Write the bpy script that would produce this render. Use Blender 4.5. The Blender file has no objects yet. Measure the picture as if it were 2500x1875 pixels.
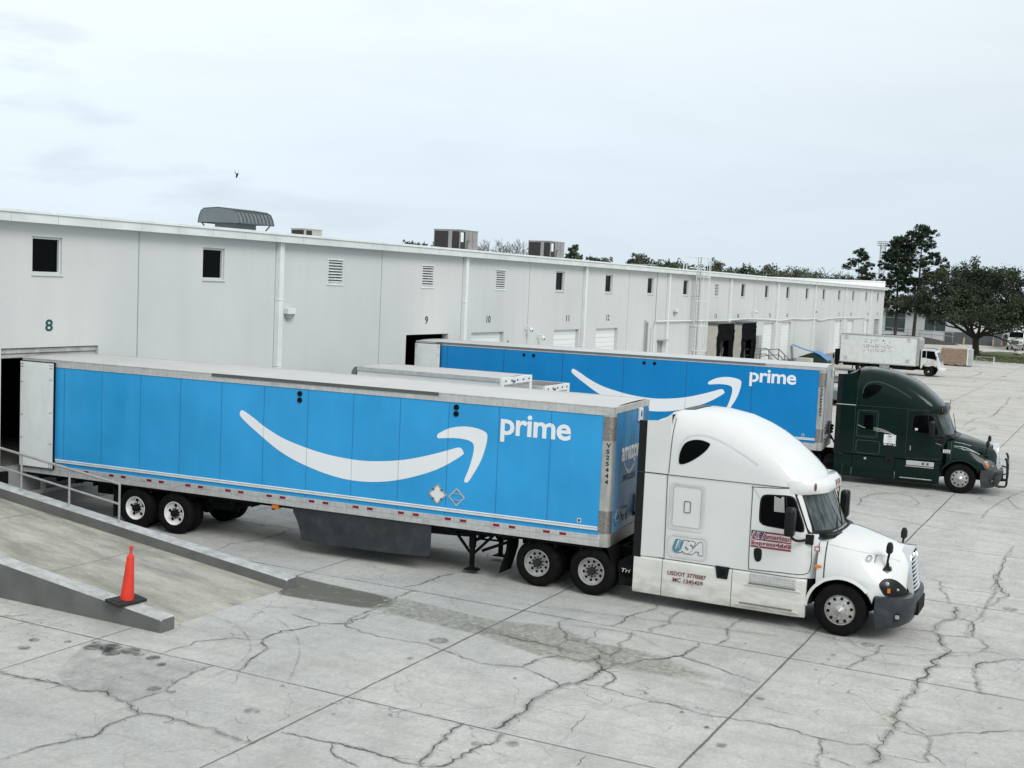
import bpy, bmesh, math, random
from mathutils import Vector, Matrix
from mathutils.geometry import tessellate_polygon
import numpy as np
R = math.radians
SC = bpy.context.scene
COL = SC.collection
random.seed(7)

# ------------------------------------------------------------------ camera, sky, sun
cam = bpy.data.cameras.new('camera'); camo = bpy.data.objects.new('camera', cam); COL.objects.link(camo)
cam.sensor_width = 36.0; cam.lens = 36.0 * 2989.64 / 2500.0; cam.clip_end = 3000; cam.clip_start = 0.1
def cam_matrix(loc, yaw, pitch, roll):
    cy, sy, cp, sp = math.cos(yaw), math.sin(yaw), math.cos(pitch), math.sin(pitch)
    f = Vector((sy*cp, cy*cp, -sp)); r = Vector((cy, -sy, 0)); u = r.cross(f)
    cr, sr = math.cos(roll), math.sin(roll)
    r2 = r*cr + u*sr; u2 = -r*sr + u*cr
    m = Matrix((r2, u2, -f)).transposed().to_4x4(); m.translation = Vector(loc)
    return m
camo.matrix_world = cam_matrix((-14.3562, -25.8352, 6.5851), 1.1018, 0.083, 0.045)
SC.camera = camo
SC.view_settings.view_transform = 'Standard'; SC.view_settings.look = 'None'
SC.view_settings.gamma = 1.0; SC.view_settings.exposure = 0.44
try: SC.view_settings.use_curve_mapping = False
except Exception: pass
SC.cycles.max_bounces = 8

SUN_EL, SUN_AZ = R(42), R(212)      # azimuth clockwise from +Y (the sun stands behind the camera's left)
W = bpy.data.worlds.new('World'); SC.world = W; W.use_nodes = True
nt = W.node_tree; nt.nodes.clear()
def wn(t, **k):
    n = nt.nodes.new(t)
    for a, b in k.items(): setattr(n, a, b)
    return n
sky = wn('ShaderNodeTexSky', sky_type='NISHITA', sun_disc=False, sun_elevation=SUN_EL, sun_rotation=SUN_AZ)
sky.dust_density = 3.0
bg1 = wn('ShaderNodeBackground'); bg1.inputs['Strength'].default_value = 0.10
nt.links.new(sky.outputs[0], bg1.inputs[0])
tc = wn('ShaderNodeTexCoord'); sep = wn('ShaderNodeSeparateXYZ'); nt.links.new(tc.outputs['Generated'], sep.inputs[0])
# overcast layer: colour from elevation, a little brighter towards the veiled sun
ramp = wn('ShaderNodeValToRGB'); nt.links.new(sep.outputs['Z'], ramp.inputs[0])
e = ramp.color_ramp.elements
e[0].position = 0.0; e[0].color = (0.500, 0.580, 0.640, 1)
e[1].position = 0.42; e[1].color = (0.690, 0.730, 0.755, 1)
x = e.new(0.10); x.color = (0.545, 0.618, 0.675, 1)
x = e.new(0.22); x.color = (0.620, 0.680, 0.720, 1)
dotp = wn('ShaderNodeVectorMath', operation='DOT_PRODUCT'); nt.links.new(tc.outputs['Generated'], dotp.inputs[0])
dotp.inputs[1].default_value = (0.25, 0.95, 0.15)
mr = wn('ShaderNodeMapRange'); nt.links.new(dotp.outputs['Value'], mr.inputs[0])
mr.inputs[1].default_value = 0.30; mr.inputs[2].default_value = 0.95; mr.inputs[3].default_value = 0.97; mr.inputs[4].default_value = 1.17
mp = wn('ShaderNodeMapping'); nt.links.new(tc.outputs['Generated'], mp.inputs[0])
mp.inputs['Scale'].default_value = (1.0, 1.0, 5.5)
nz = wn('ShaderNodeTexNoise'); nt.links.new(mp.outputs[0], nz.inputs['Vector'])
nz.inputs['Scale'].default_value = 3.2; nz.inputs['Detail'].default_value = 7; nz.inputs['Roughness'].default_value = 0.55; nz.inputs['Distortion'].default_value = 0.35
cr = wn('ShaderNodeMapRange'); nt.links.new(nz.outputs[0], cr.inputs[0])
cr.inputs[1].default_value = 0.36; cr.inputs[2].default_value = 0.55; cr.inputs[3].default_value = 0.972; cr.inputs[4].default_value = 1.01
m1 = wn('ShaderNodeMath', operation='MULTIPLY'); nt.links.new(mr.outputs[0], m1.inputs[0]); nt.links.new(cr.outputs[0], m1.inputs[1])
# a few darker cloud rags low on the left
nz2 = wn('ShaderNodeTexNoise'); mp2 = wn('ShaderNodeMapping'); nt.links.new(tc.outputs['Generated'], mp2.inputs[0]); mp2.inputs['Scale'].default_value = (1.0, 1.0, 4.0); nt.links.new(mp2.outputs[0], nz2.inputs['Vector'])
nz2.inputs['Scale'].default_value = 6.0; nz2.inputs['Detail'].default_value = 6; nz2.inputs['Roughness'].default_value = 0.5
rg = wn('ShaderNodeMapRange'); nt.links.new(nz2.outputs[0], rg.inputs[0]); rg.inputs[1].default_value = 0.53; rg.inputs[2].default_value = 0.66; rg.inputs[3].default_value = 0.0; rg.inputs[4].default_value = 0.13
rl_ = wn('ShaderNodeMapRange'); nt.links.new(dotp.outputs['Value'], rl_.inputs[0]); rl_.inputs[1].default_value = 0.66; rl_.inputs[2].default_value = 0.86; rl_.inputs[3].default_value = 0.0; rl_.inputs[4].default_value = 1.0
rm = wn('ShaderNodeMath', operation='MULTIPLY'); nt.links.new(rg.outputs[0], rm.inputs[0]); nt.links.new(rl_.outputs[0], rm.inputs[1])
ri = wn('ShaderNodeMath', operation='SUBTRACT'); ri.inputs[0].default_value = 1.0; nt.links.new(rm.outputs[0], ri.inputs[1])
m2 = wn('ShaderNodeMath', operation='MULTIPLY'); nt.links.new(m1.outputs[0], m2.inputs[0]); nt.links.new(ri.outputs[0], m2.inputs[1]); m1 = m2
bg2 = wn('ShaderNodeBackground'); nt.links.new(ramp.outputs[0], bg2.inputs[0]); nt.links.new(m1.outputs[0], bg2.inputs['Strength'])
mix = wn('ShaderNodeMixShader'); mix.inputs[0].default_value = 0.97
nt.links.new(bg1.outputs[0], mix.inputs[1]); nt.links.new(bg2.outputs[0], mix.inputs[2])
wo = wn('ShaderNodeOutputWorld'); nt.links.new(mix.outputs[0], wo.inputs[0])
sl = bpy.data.lights.new('sun', 'SUN'); sl.energy = 1.5; sl.angle = R(28); sl.color = (1.0, 0.975, 0.94)
so = bpy.data.objects.new('sun', sl); COL.objects.link(so)
sd = Vector((math.sin(SUN_AZ)*math.cos(SUN_EL), math.cos(SUN_AZ)*math.cos(SUN_EL), math.sin(SUN_EL)))
so.rotation_euler = sd.to_track_quat('Z', 'Y').to_euler(); so.location = (0, -30, 40)

# ------------------------------------------------------------------ materials
class NT:
    def __init__(s, name):
        s.m = bpy.data.materials.new(name); s.m.use_nodes = True; s.t = s.m.node_tree
        s.b = s.t.nodes['Principled BSDF']; s.o = s.t.nodes['Material Output']
    def n(s, t, ins=None, **k):
        q = s.t.nodes.new(t)
        for a, b in k.items(): setattr(q, a, b)
        for a, b in (ins or {}).items(): s.set(q, a, b)
        return q
    def set(s, q, a, b):
        if isinstance(b, bpy.types.NodeSocket): s.t.links.new(b, q.inputs[a])
        else: q.inputs[a].default_value = b
    def math(s, op, a, b=0.0, c=0.0):
        q = s.t.nodes.new('ShaderNodeMath'); q.operation = op
        s.set(q, 0, a); s.set(q, 1, b)
        if op in ('MULTIPLY_ADD', 'COMPARE', 'WRAP', 'SMOOTH_MIN'): s.set(q, 2, c)
        return q.outputs[0]
    def coord(s, kind='Object', scale=(1, 1, 1)):
        c = s.n('ShaderNodeTexCoord').outputs[kind]
        if scale != (1, 1, 1): c = s.n('ShaderNodeMapping', {0: c, 'Scale': scale}).outputs[0]
        return c
    def noise(s, co, scale, detail=4, rough=.55, dist=0.0):
        return s.n('ShaderNodeTexNoise', {'Vector': co, 'Scale': scale, 'Detail': detail, 'Roughness': rough, 'Distortion': dist}).outputs[0]
    def rng(s, v, a, b, c=0.0, d=1.0):
        return s.n('ShaderNodeMapRange', {0: v, 1: a, 2: b, 3: c, 4: d}).outputs[0]
    def mix(s, f, a, b, mode='MIX'):
        q = s.t.nodes.new('ShaderNodeMix'); q.data_type = 'RGBA'; q.blend_type = mode
        s.set(q, 0, f); s.set(q, 6, a); s.set(q, 7, b)
        return q.outputs[2]
    def bump(s, h, st=.3, d=.02):
        s.set(s.b, 'Normal', s.n('ShaderNodeBump', {'Height': h, 'Strength': st, 'Distance': d}).outputs[0])
    def col(s, c): s.set(s.b, 'Base Color', c)
def c4(c): return (c[0], c[1], c[2], 1)
def paint(name, c, rough=.5, metal=0.0, var=.10, vs=2.0, bump=0.0, bs=40., dirt_or_reflection=None, coat=0.0, spec=.5, stretch=(1, 1, 1)):
    k = NT(name); co = k.coord('Object', stretch)
    n = k.noise(co, vs, 5)
    d = tuple(v*(1-var*1.6) for v in c); l = tuple(min(1, v*(1+var*.6)) for v in c)
    cc = k.mix(k.rng(n, .3, .7), c4(d), c4(l))
    if dirt_or_reflection:
        dn = k.noise(k.coord('Object', dirt_or_reflection[3] if len(dirt_or_reflection) > 3 else (1, 1, 1)), dirt_or_reflection[2], 7, .65)
        cc = k.mix(k.rng(dn, .48, .78, 0, dirt_or_reflection[1]), cc, c4(dirt_or_reflection[0]))
    k.col(cc)
    rn = k.noise(co, vs*4, 3); k.set(k.b, 'Roughness', k.rng(rn, .3, .7, max(0.02, rough*.85), min(1, rough*1.15)))
    k.set(k.b, 'Metallic', metal); k.set(k.b, 'Specular IOR Level', spec)
    if coat: k.set(k.b, 'Coat Weight', coat); k.set(k.b, 'Coat Roughness', .06)
    if bump: k.bump(k.noise(co, bs, 5, .6), bump)
    return k.m
M = {}
M['wall'] = None
def wall_mat():
    k = NT('painted_wall'); co = k.coord()
    n1 = k.noise(co, .22, 4); n2 = k.noise(k.coord('Object', (1, 1, .12)), 1.3, 5)
    c = k.mix(k.rng(n1, .3, .7), (.510, .535, .525, 1), (.575, .597, .585, 1))
    c = k.mix(k.rng(n2, .48, .75, 0, .18), c, (.40, .42, .40, 1)); c = k.mix(k.rng(k.noise(k.coord('Object', (1, 1, .06)), 5, 5, .65), .60, .80, 0, .10), c, (.36, .365, .345, 1))
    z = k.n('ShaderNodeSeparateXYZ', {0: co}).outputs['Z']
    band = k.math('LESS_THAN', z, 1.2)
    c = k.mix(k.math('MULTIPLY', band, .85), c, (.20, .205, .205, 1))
    k.col(c); k.set(k.b, 'Roughness', .85)
    k.bump(k.noise(co, 9, 6, .6), .25, .02); return k.m
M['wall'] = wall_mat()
M['trim'] = paint('white_trim', (.70, .735, .73), .5, var=.05, dirt_or_reflection=((.4, .4, .37), .35, 3, (1, 1, .3)))
M['frame'] = paint('window_frame_paint', (.56, .59, .58), .5, var=.05)
M['joint'] = paint('wall_joint', (.28, .30, .30), .8)
def fascia_mat():
    k = NT('fascia_panels'); co = k.coord(); x = k.n('ShaderNodeSeparateXYZ', {0: co}).outputs['X']
    f = k.math('FRACT', k.math('DIVIDE', x, 1.52)); ln = k.math('LESS_THAN', f, .012)
    c = k.mix(k.rng(k.noise(co, 1.2, 5), .35, .7), (.66, .70, .69, 1), (.56, .59, .58, 1))
    c = k.mix(k.math('MULTIPLY', ln, .6), c, (.25, .26, .25, 1)); k.col(c); k.set(k.b, 'Roughness', .6)
    return k.m
M['fascia'] = fascia_mat()
M['roof'] = paint('white_roof', (.70, .72, .72), .7, var=.1, vs=.5)
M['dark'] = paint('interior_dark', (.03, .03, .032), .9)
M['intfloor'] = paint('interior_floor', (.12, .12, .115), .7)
M['glass'] = paint('dark_glass', (.0015, .002, .0025), .06, spec=.06)
M['door_white'] = paint('roller_door_paint', (.75, .78, .77), .45, var=.04, dirt_or_reflection=((.45, .45, .42), .3, 2))
M['door_grey'] = paint('grey_metal_door', (.33, .34, .33), .5)
M['louver'] = paint('louver_blade', (.68, .71, .70), .5)
M['black'] = paint('black_rubber', (.008, .008, .009), .7, spec=.15, var=.3, vs=6)
M['plastic'] = paint('black_plastic', (.008, .009, .010), .38, spec=.25, var=.2, vs=5)
M['under'] = paint('undercarriage_black', (.006, .006, .007), .75, spec=.12, var=.4, vs=4, dirt_or_reflection=((.03, .027, .024), .4, 6))
M['alu'] = paint('dull_aluminium', (.46, .46, .44), .42, .55, var=.12, vs=5, dirt_or_reflection=((.22, .20, .17), .5, 5, (1, 1, .3)))
def rail_mat():
    k = NT('riveted_aluminium'); co = k.coord(); s = k.n('ShaderNodeSeparateXYZ', {0: co}); n = k.noise(co, 5, 6, .6); n2 = k.noise(k.coord('Object', (.5, 1, 1.4)), 5, 6, .7)
    c = k.mix(k.rng(n, .3, .7), (.47, .48, .47, 1), (.58, .59, .58, 1)); c = k.mix(k.rng(n2, .50, .74, 0, .55), c, (.27, .255, .23, 1))
    fx = k.math('ABSOLUTE', k.math('SUBTRACT', k.math('FRACT', k.math('DIVIDE', s.outputs['X'], .152)), .5)); fz = k.math('ABSOLUTE', k.math('SUBTRACT', k.math('FRACT', k.math('DIVIDE', s.outputs['Z'], .058)), .5))
    d = k.math('MULTIPLY', k.math('LESS_THAN', fx, .05), k.math('LESS_THAN', fz, .14)); c = k.mix(k.math('MULTIPLY', d, .65), c, (.12, .12, .115, 1))
    k.col(c); k.set(k.b, 'Roughness', .42); k.set(k.b, 'Metallic', .3); return k.m
M['alu_light'] = rail_mat()
M['tread'] = paint('tread_plate', (.30, .28, .255), .4, .7, var=.3, vs=30, bump=.5, bs=60)
M['chrome'] = paint('chrome', (.75, .77, .78), .09, 1.0, var=.05)
M['rim'] = paint('wheel_aluminium', (.50, .49, .47), .30, .6, var=.14, vs=9, dirt_or_reflection=((.28, .26, .23), .4, 9))
M['rim_white'] = paint('wheel_white', (.78, .78, .76), .45, 0, var=.10, vs=9, dirt_or_reflection=((.35, .32, .28), .4, 8))
M['rim_drive'] = paint('wheel_machined_grey', (.44, .435, .42), .34, .35, var=.10, vs=9, dirt_or_reflection=((.34, .32, .29), .4, 8))
M['hub'] = paint('hub_black', (.015, .015, .016), .45)
def tyre_mat():
    k = NT('tyre_rubber'); co = k.coord(); n = k.noise(co, 6, 6, .65)
    k.col(k.mix(k.rng(n, .35, .75), (.004, .004, .005, 1), (.011, .0105, .010, 1))); k.set(k.b, 'Roughness', .82)
    k.set(k.b, 'Specular IOR Level', .10); k.bump(k.noise(co, 45, 4, .6), .25, .01); return k.m
M['tyre'] = tyre_mat()
def seam_panel(name, col, seam_col, t0, step, fade=.10, streak=.55, amt=.42):
    k = NT(name); co = k.coord(); s = k.n('ShaderNodeSeparateXYZ', {0: co})
    u = k.math('DIVIDE', k.math('SUBTRACT', s.outputs['X'], t0), step)
    f = k.math('ABSOLUTE', k.math('SUBTRACT', k.math('FRACT', k.math('ADD', u, .5)), .5))
    line = k.rng(f, .0035, .0095, 1, 0)
    rv = k.math('LESS_THAN', k.math('FRACT', k.math('MULTIPLY', s.outputs['Z'], 13.)), .45)
    riv = k.math('MULTIPLY', k.math('LESS_THAN', k.math('ABSOLUTE', k.math('SUBTRACT', f, .016)), .005), rv)
    n1 = k.noise(k.coord('Object', (1, 1, .15)), 2.4, 6, .6); n2 = k.noise(co, .5, 3); n3 = k.noise(k.coord('Object', (.25, 1, 2)), 6, 5, .7)
    d = tuple(v*(1-fade) for v in col); l = tuple(min(1, v*(1+fade)+fade*.05) for v in col)
    c = k.mix(k.rng(n2, .3, .7), c4(d), c4(l))
    c = k.mix(k.rng(n1, .5, .8, 0, streak*.35), c, c4(tuple(min(1, v*1.25+.05) for v in col)))
    c = k.mix(k.rng(n3, .62, .78, 0, .35*streak), c, c4(tuple(v*.7 for v in col)))
    # panel to panel tone shift
    wn_ = k.n('ShaderNodeTexWhiteNoise', {'W': k.math('FLOOR', k.math('ADD', u, 20.))}, noise_dimensions='1D').outputs[0]
    c = k.mix(k.rng(wn_, 0, 1, 0, .10), c, c4(d))
    c = k.mix(k.math('MULTIPLY', line, amt), c, c4(seam_col)); c = k.mix(k.math('MULTIPLY', riv, amt*.8), c, c4(seam_col))
    k.col(c); k.set(k.b, 'Roughness', k.rng(n1, .3, .7, .26, .40)); k.set(k.b, 'Specular IOR Level', .32)
    h = k.math('SUBTRACT', k.math('MULTIPLY', k.noise(co, 1.1, 3), .4), line)
    k.bump(h, .6, .03); return k.m
M['blue1'] = seam_panel('faded_blue_panel', (.024, .310, .640), (.004, .14, .37), 1.39, 1.213)
M['blue2'] = seam_panel('deep_blue_panel', (.001, .205, .51), (.001, .13, .37), 1.39, 2.43, fade=.05, streak=.25, amt=.6)
M['decal1'] = seam_panel('white_vinyl_old', (.76, .79, .80), (.48, .52, .54), 1.39, 1.213, fade=.03, streak=.2, amt=.32)
M['decal2'] = seam_panel('white_vinyl_new', (.80, .83, .85), (.62, .65, .67), 1.39, 2.43, fade=.02, streak=.1, amt=.25)
M['front1'] = paint('front_wall_blue', (.022, .235, .50), .30, var=.22, vs=1.6, dirt_or_reflection=((.10, .15, .19), .45, 2.5, (1, 1, .35)), stretch=(1, 1.6, .25), spec=.35)
M['front2'] = paint('front_wall_pale', (.27, .38, .52), .25, var=.35, vs=2.0, dirt_or_reflection=((.09, .09, .09), .7, 3, (1, 1, .3)), stretch=(1, 2, .2), coat=.3)
M['roof1'] = paint('trailer_roof', (.50, .50, .49), .40, var=.06, vs=.7, dirt_or_reflection=((.40, .38, .34), .4, 1.2, (.3, 1, 1)))
M['strip'] = paint('dark_roof_strip', (.09, .095, .095), .5)
M['red_ref'] = paint('red_reflector', (.22, .006, .02), .25)
M['grey_ref'] = paint('grey_reflector', (.42, .43, .43), .3)
M['amber'] = paint('amber_lens', (.75, .20, .02), .2)
M['lens'] = paint('clear_lens', (.42, .44, .45), .08, .5)
M['marker'] = paint('marker_lens', (.14, .03, .012), .15)
M['skirt'] = paint('grey_skirt', (.024, .030, .034), .45, var=.2, vs=2, dirt_or_reflection=((.10, .10, .10), .35, 3))
M['white'] = paint('white_truck_paint', (.655, .675, .66), .18, var=.03, vs=1, coat=.8, dirt_or_reflection=((.60, .60, .56), .25, 1.6, (1, 1, .35)))
M['fairing'] = None
def fairing_mat():
    k = NT('dirty_white_fairing'); co = k.coord(); z = k.n('ShaderNodeSeparateXYZ', {0: co}).outputs['Z']
    n = k.noise(co, 1.2, 6, .62); n2 = k.noise(k.coord('Object', (.5, 1, 1.6)), 4, 5, .6)
    c = k.mix(k.rng(n, .3, .7), (.62, .62, .58, 1), (.70, .71, .68, 1))
    low = k.rng(z, .95, .18, 0, 1.25)
    dn = k.math('MULTIPLY', k.math('ADD', low, .25), k.rng(n2, .35, .75))
    st = k.noise(k.coord('Object', (.5, 1, 3)), 3.0, 5, .6)
    c = k.mix(k.rng(st, .55, .75, 0, .25), c, (.50, .49, .45, 1)); c = k.mix(k.math('MINIMUM', k.math('MULTIPLY', dn, .8), .72), c, (.36, .335, .275, 1)); sc_ = k.noise(k.coord('Object', (.6, 1, 1)), 2.0, 8, .75); c = k.mix(k.rng(sc_, .60, .68, 0, .22), c, (.30, .29, .26, 1)); k.col(c)
    k.set(k.b, 'Roughness', k.rng(n2, .3, .7, .3, .55)); return k.m
M['fairing'] = fairing_mat()
M['green'] = paint('dark_green_paint', (.002, .0125, .0095), .20, var=.12, vs=1, coat=.16, spec=.14)
M['bumper'] = paint('grey_bumper', (.030, .037, .043), .42, spec=.3, var=.15, vs=3, dirt_or_reflection=((.11, .11, .10), .4, 4))
M['seam'] = paint('panel_gap', (.03, .032, .032), .8)
M['groove'] = paint('soft_groove_shade', (.60, .62, .61), .4)  # slightly darker strips paint the shade of moulded grooves and creases
M['screen'] = paint('windscreen_glass', (.035, .048, .047), .05, spec=.35, var=.9, vs=5, stretch=(1, 2.5, .5), dirt_or_reflection=((.22, .26, .255), .65, 4, (1, 2.4, .3)))  # pale streaks in the colour paint grey-green reflections on the glass
M['groove_g'] = paint('soft_groove_green', (.022, .045, .038), .3)
M['txt_black'] = paint('black_lettering', (.012, .014, .016), .5)
M['txt_green'] = paint('green_number', (.012, .055, .055), .5)
M['txt_red'] = paint('dark_red_lettering', (.16, .03, .03), .5)
M['txt_white'] = paint('white_lettering', (.72, .74, .74), .5)
M['txt_navy'] = paint('navy_print', (.025, .025, .09), .5)
M['txt_flagred'] = paint('flag_red', (.27, .035, .055), .45)
M['txt_pink'] = paint('flag_white', (.70, .64, .64), .45)
M['usa_blue'] = paint('usa_blue', (.08, .26, .38), .4, var=.3, vs=25)
M['usa_grey'] = paint('usa_white', (.66, .68, .68), .4)
M['swoosh_g'] = paint('green_pinstripe', (.10, .26, .09), .4)
M['kerb_side'] = paint('grey_painted_kerb', (.135, .137, .134), .8, var=.12, vs=1.5, bump=.4, bs=18, dirt_or_reflection=((.075, .073, .068), .6, 2.2))
M['kerb_top'] = paint('weathered_kerb_top', (.46, .475, .465), .9, var=.18, vs=4, bump=.5, bs=22, dirt_or_reflection=((.20, .19, .17), .65, 5))
M['rail'] = paint('galvanised_rail', (.36, .365, .36), .5, .25, var=.12, vs=6)
M['cone'] = paint('orange_cone', (.70, .040, .018), .5, var=.10, vs=8, dirt_or_reflection=((.24, .035, .018), .6, 7, (1, 1, .5)))
M['conebase'] = paint('black_rubber_base', (.018, .018, .019), .7, var=.2, vs=10)
M['ply'] = paint('weathered_plywood', (.30, .215, .15), .85, var=.18, vs=2, stretch=(1, .4, 2.5), dirt_or_reflection=((.18, .13, .09), .5, 3, (1, .5, 3)))
M['yellow'] = paint('faded_yellow', (.55, .40, .20), .6, var=.15)
M['dumpster'] = paint('green_dumpster', (.008, .035, .022), .5, var=.2, vs=3)
M['bluelid'] = paint('blue_plastic_lid', (.03, .20, .46), .4, var=.15, vs=3)
M['tarp_black'] = paint('black_dock_curtain', (.005, .006, .007), .85, spec=.05, var=.5, vs=3, bump=.5, bs=4)
M['tarp_white'] = paint('cream_dock_curtain', (.50, .48, .43), .8, var=.12, vs=3, bump=.4, bs=4, dirt_or_reflection=((.3, .28, .24), .4, 3))
M['hvac'] = paint('hvac_sheet_metal', (.34, .33, .33), .45, .5, var=.12, vs=2, dirt_or_reflection=((.2, .18, .17), .4, 3))
M['hvac_coil'] = paint('hvac_coil', (.022, .020, .018), .7, var=.2, vs=6)
M['brown_roof'] = paint('dirty_brown_roof', (.16, .14, .125), .7, var=.2, vs=2)
M['hvac_beige'] = paint('hvac_beige', (.42, .42, .37), .6, var=.12, vs=3)
M['vent_grey'] = paint('roof_vent_grey', (.16, .19, .20), .4, .35, var=.08, vs=3)
M['vent_edge'] = paint('roof_vent_edge', (.06, .07, .075), .5)
def leaf_mat(name, a, b):
    k = NT(name); co = k.coord(); n = k.noise(co, .55, 4, .6); n2 = k.noise(co, 5, 3)
    c = k.mix(k.rng(n, .35, .68), c4(a), c4(b)); c = k.mix(k.rng(n2, .3, .7, 0, .5), c, c4(tuple(v*.6 for v in a)))
    k.col(c); k.set(k.b, 'Roughness', .75); k.set(k.b, 'Specular IOR Level', .15); return k.m
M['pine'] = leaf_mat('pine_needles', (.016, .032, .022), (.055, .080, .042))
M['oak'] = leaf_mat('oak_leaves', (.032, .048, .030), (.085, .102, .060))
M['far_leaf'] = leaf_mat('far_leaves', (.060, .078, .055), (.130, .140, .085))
M['bark'] = paint('bark', (.050, .042, .036), .9, var=.3, vs=3, bump=.6, bs=8)
M['twig'] = paint('grey_twigs', (.13, .12, .105), .9)
M['grass'] = paint('mown_grass', (.075, .100, .030), .95, var=.35, vs=1.2, bump=.8, bs=6, dirt_or_reflection=((.16, .14, .07), .5, .8))
M['mulch'] = paint('dark_mulch', (.060, .050, .042), .95, var=.5, vs=3, bump=.8, bs=5)
M['bright_white'] = paint('bright_white_parapet', (.90, .91, .91), .6, var=.02)
M['far_white'] = paint('far_white_wall', (.50, .53, .53), .7, var=.06, vs=.5)
M['far_grey'] = paint('far_grey_base', (.095, .108, .115), .8, var=.12, vs=.5)
M['far_glass'] = paint('far_green_glass', (.045, .070, .070), .3, var=.2, vs=.4)
M['step_grey'] = paint('step_grey', (.17, .18, .185), .8)
M['bird'] = paint('bird_feathers', (.010, .012, .014), .8)

def ground_mat():
    k = NT('concrete_yard'); co = k.coord('Object')
    big = k.noise(co, .11, 4, .5, .3); mid = k.noise(co, .9, 6, .6); fine = k.noise(co, 14, 6, .7); xf = k.noise(k.coord('Object', (1, .12, 1)), .55, 5, .6)
    c = k.mix(k.rng(big, .35, .65), (.432, .435, .415, 1), (.525, .522, .495, 1))
    c = k.mix(k.rng(mid, .42, .70, 0, .60), c, (.295, .298, .285, 1))
    c = k.mix(k.rng(k.noise(co, .42, 5, .65), .50, .30, 0, .55), c, (.56, .55, .51, 1))
    c = k.mix(k.rng(xf, .50, .74, 0, .35), c, (.47, .455, .40, 1))
    c = k.mix(k.rng(k.noise(co, 4.2, 7, .7), .46, .70, 0, .38), c, (.245, .245, .235, 1))
    c = k.mix(k.rng(k.noise(co, 38, 4, .7), .45, .75, 0, .42), c, (.19, .19, .185, 1))
    c = k.mix(k.rng(fine, .45, .75, 0, .42), c, (.21, .21, .205, 1))
    c = k.mix(k.rng(fine, .45, .25, 0, .5), c, (.56, .56, .54, 1))
    # far lanes: warm worn streaks across the yard
    far = k.rng(k.n('ShaderNodeSeparateXYZ', {0: co}).outputs['X'], 30, 60, 0, 1)
    st = k.noise(k.coord('Object', (.32, .035, 1)), 1.6, 6, .65)
    c = k.mix(k.math('MULTIPLY', far, k.rng(st, .40, .66, 0, .7)), c, (.52, .485, .41, 1))
    c = k.mix(k.math('MULTIPLY', far, k.rng(st, .45, .30, 0, .45)), c, (.30, .30, .28, 1))
    # small spots
    v = k.n('ShaderNodeTexVoronoi', {'Vector': co, 'Scale': 1.1, 'Randomness': 1.0}); rnd = k.n('ShaderNodeSeparateColor', {0: v.outputs['Color']})
    sp = k.math('LESS_THAN', v.outputs['Distance'], k.math('MULTIPLY', k.math('POWER', rnd.outputs[0], 5.), .085))
    c = k.mix(k.math('MULTIPLY', sp, k.rng(rnd.outputs[1], 0, 1, .25, .8)), c, (.12, .12, .115, 1))
    v2 = k.n('ShaderNodeTexVoronoi', {'Vector': co, 'Scale': 3.6, 'Randomness': 1.0}); r2 = k.n('ShaderNodeSeparateColor', {0: v2.outputs['Color']})
    sp2 = k.math('LESS_THAN', v2.outputs['Distance'], k.math('MULTIPLY', k.math('POWER', r2.outputs[0], 6.), .09))
    c = k.mix(k.math('MULTIPLY', sp2, .55), c, (.12, .12, .115, 1))
    # hairline crazing on some slabs
    hv = k.n('ShaderNodeVectorMath', {0: co, 1: k.n('ShaderNodeVectorMath', {0: k.n('ShaderNodeTexNoise', {'Vector': co, 'Scale': .9, 'Detail': 6.0}).outputs[1], 'Scale': 1.3}, operation='SCALE').outputs[0]}, operation='ADD').outputs[0]
    he = k.n('ShaderNodeTexVoronoi', {'Vector': hv, 'Scale': .62}, feature='DISTANCE_TO_EDGE').outputs['Distance']
    hm = k.math('MULTIPLY', k.rng(he, .001, .006, 1, 0), k.rng(k.noise(co, .23, 3), .46, .56))
    c = k.mix(k.math('MULTIPLY', hm, .75), c, (.15, .148, .135, 1))
    # faint sweeping scuffs
    w = k.n('ShaderNodeTexWave', {'Vector': k.n('ShaderNodeMapping', {0: co, 'Rotation': (0, 0, .5), 'Scale': (.22, .03, 1)}).outputs[0], 'Scale': 2.2, 'Distortion': 9.0, 'Detail': 5.0, 'Detail Scale': 1.6})
    c = k.mix(k.rng(w.outputs[1], .80, 1.0, 0, .16), c, (.24, .245, .24, 1))
    # far fine cracks
    wv = k.n('ShaderNodeVectorMath', {0: co, 1: k.n('ShaderNodeVectorMath', {0: k.n('ShaderNodeTexNoise', {'Vector': co, 'Scale': .35, 'Detail': 5.0}).outputs[1], 'Scale': 2.6}, operation='SCALE').outputs[0]}, operation='ADD').outputs[0]
    ce = k.n('ShaderNodeTexVoronoi', {'Vector': wv, 'Scale': .17}, feature='DISTANCE_TO_EDGE').outputs['Distance']
    cm = k.math('MULTIPLY', k.rng(ce, .004, .012, 1, 0), k.rng(k.noise(co, .3, 2), .5, .56))
    c = k.mix(k.math('MULTIPLY', k.math('MULTIPLY', cm, .7), k.rng(k.n('ShaderNodeSeparateXYZ', {0: co}).outputs['X'], 24, 34, 0, 1)), c, (.13, .125, .11, 1))
    k.col(c); k.set(k.b, 'Roughness', k.rng(mid, .3, .7, .72, .92)); k.set(k.b, 'Specular IOR Level', .35)
    k.bump(k.math('ADD', k.math('MULTIPLY', mid, .5), k.math('MULTIPLY', fine, .35)), .35, .02); return k.m
M['ground'] = ground_mat()
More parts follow.
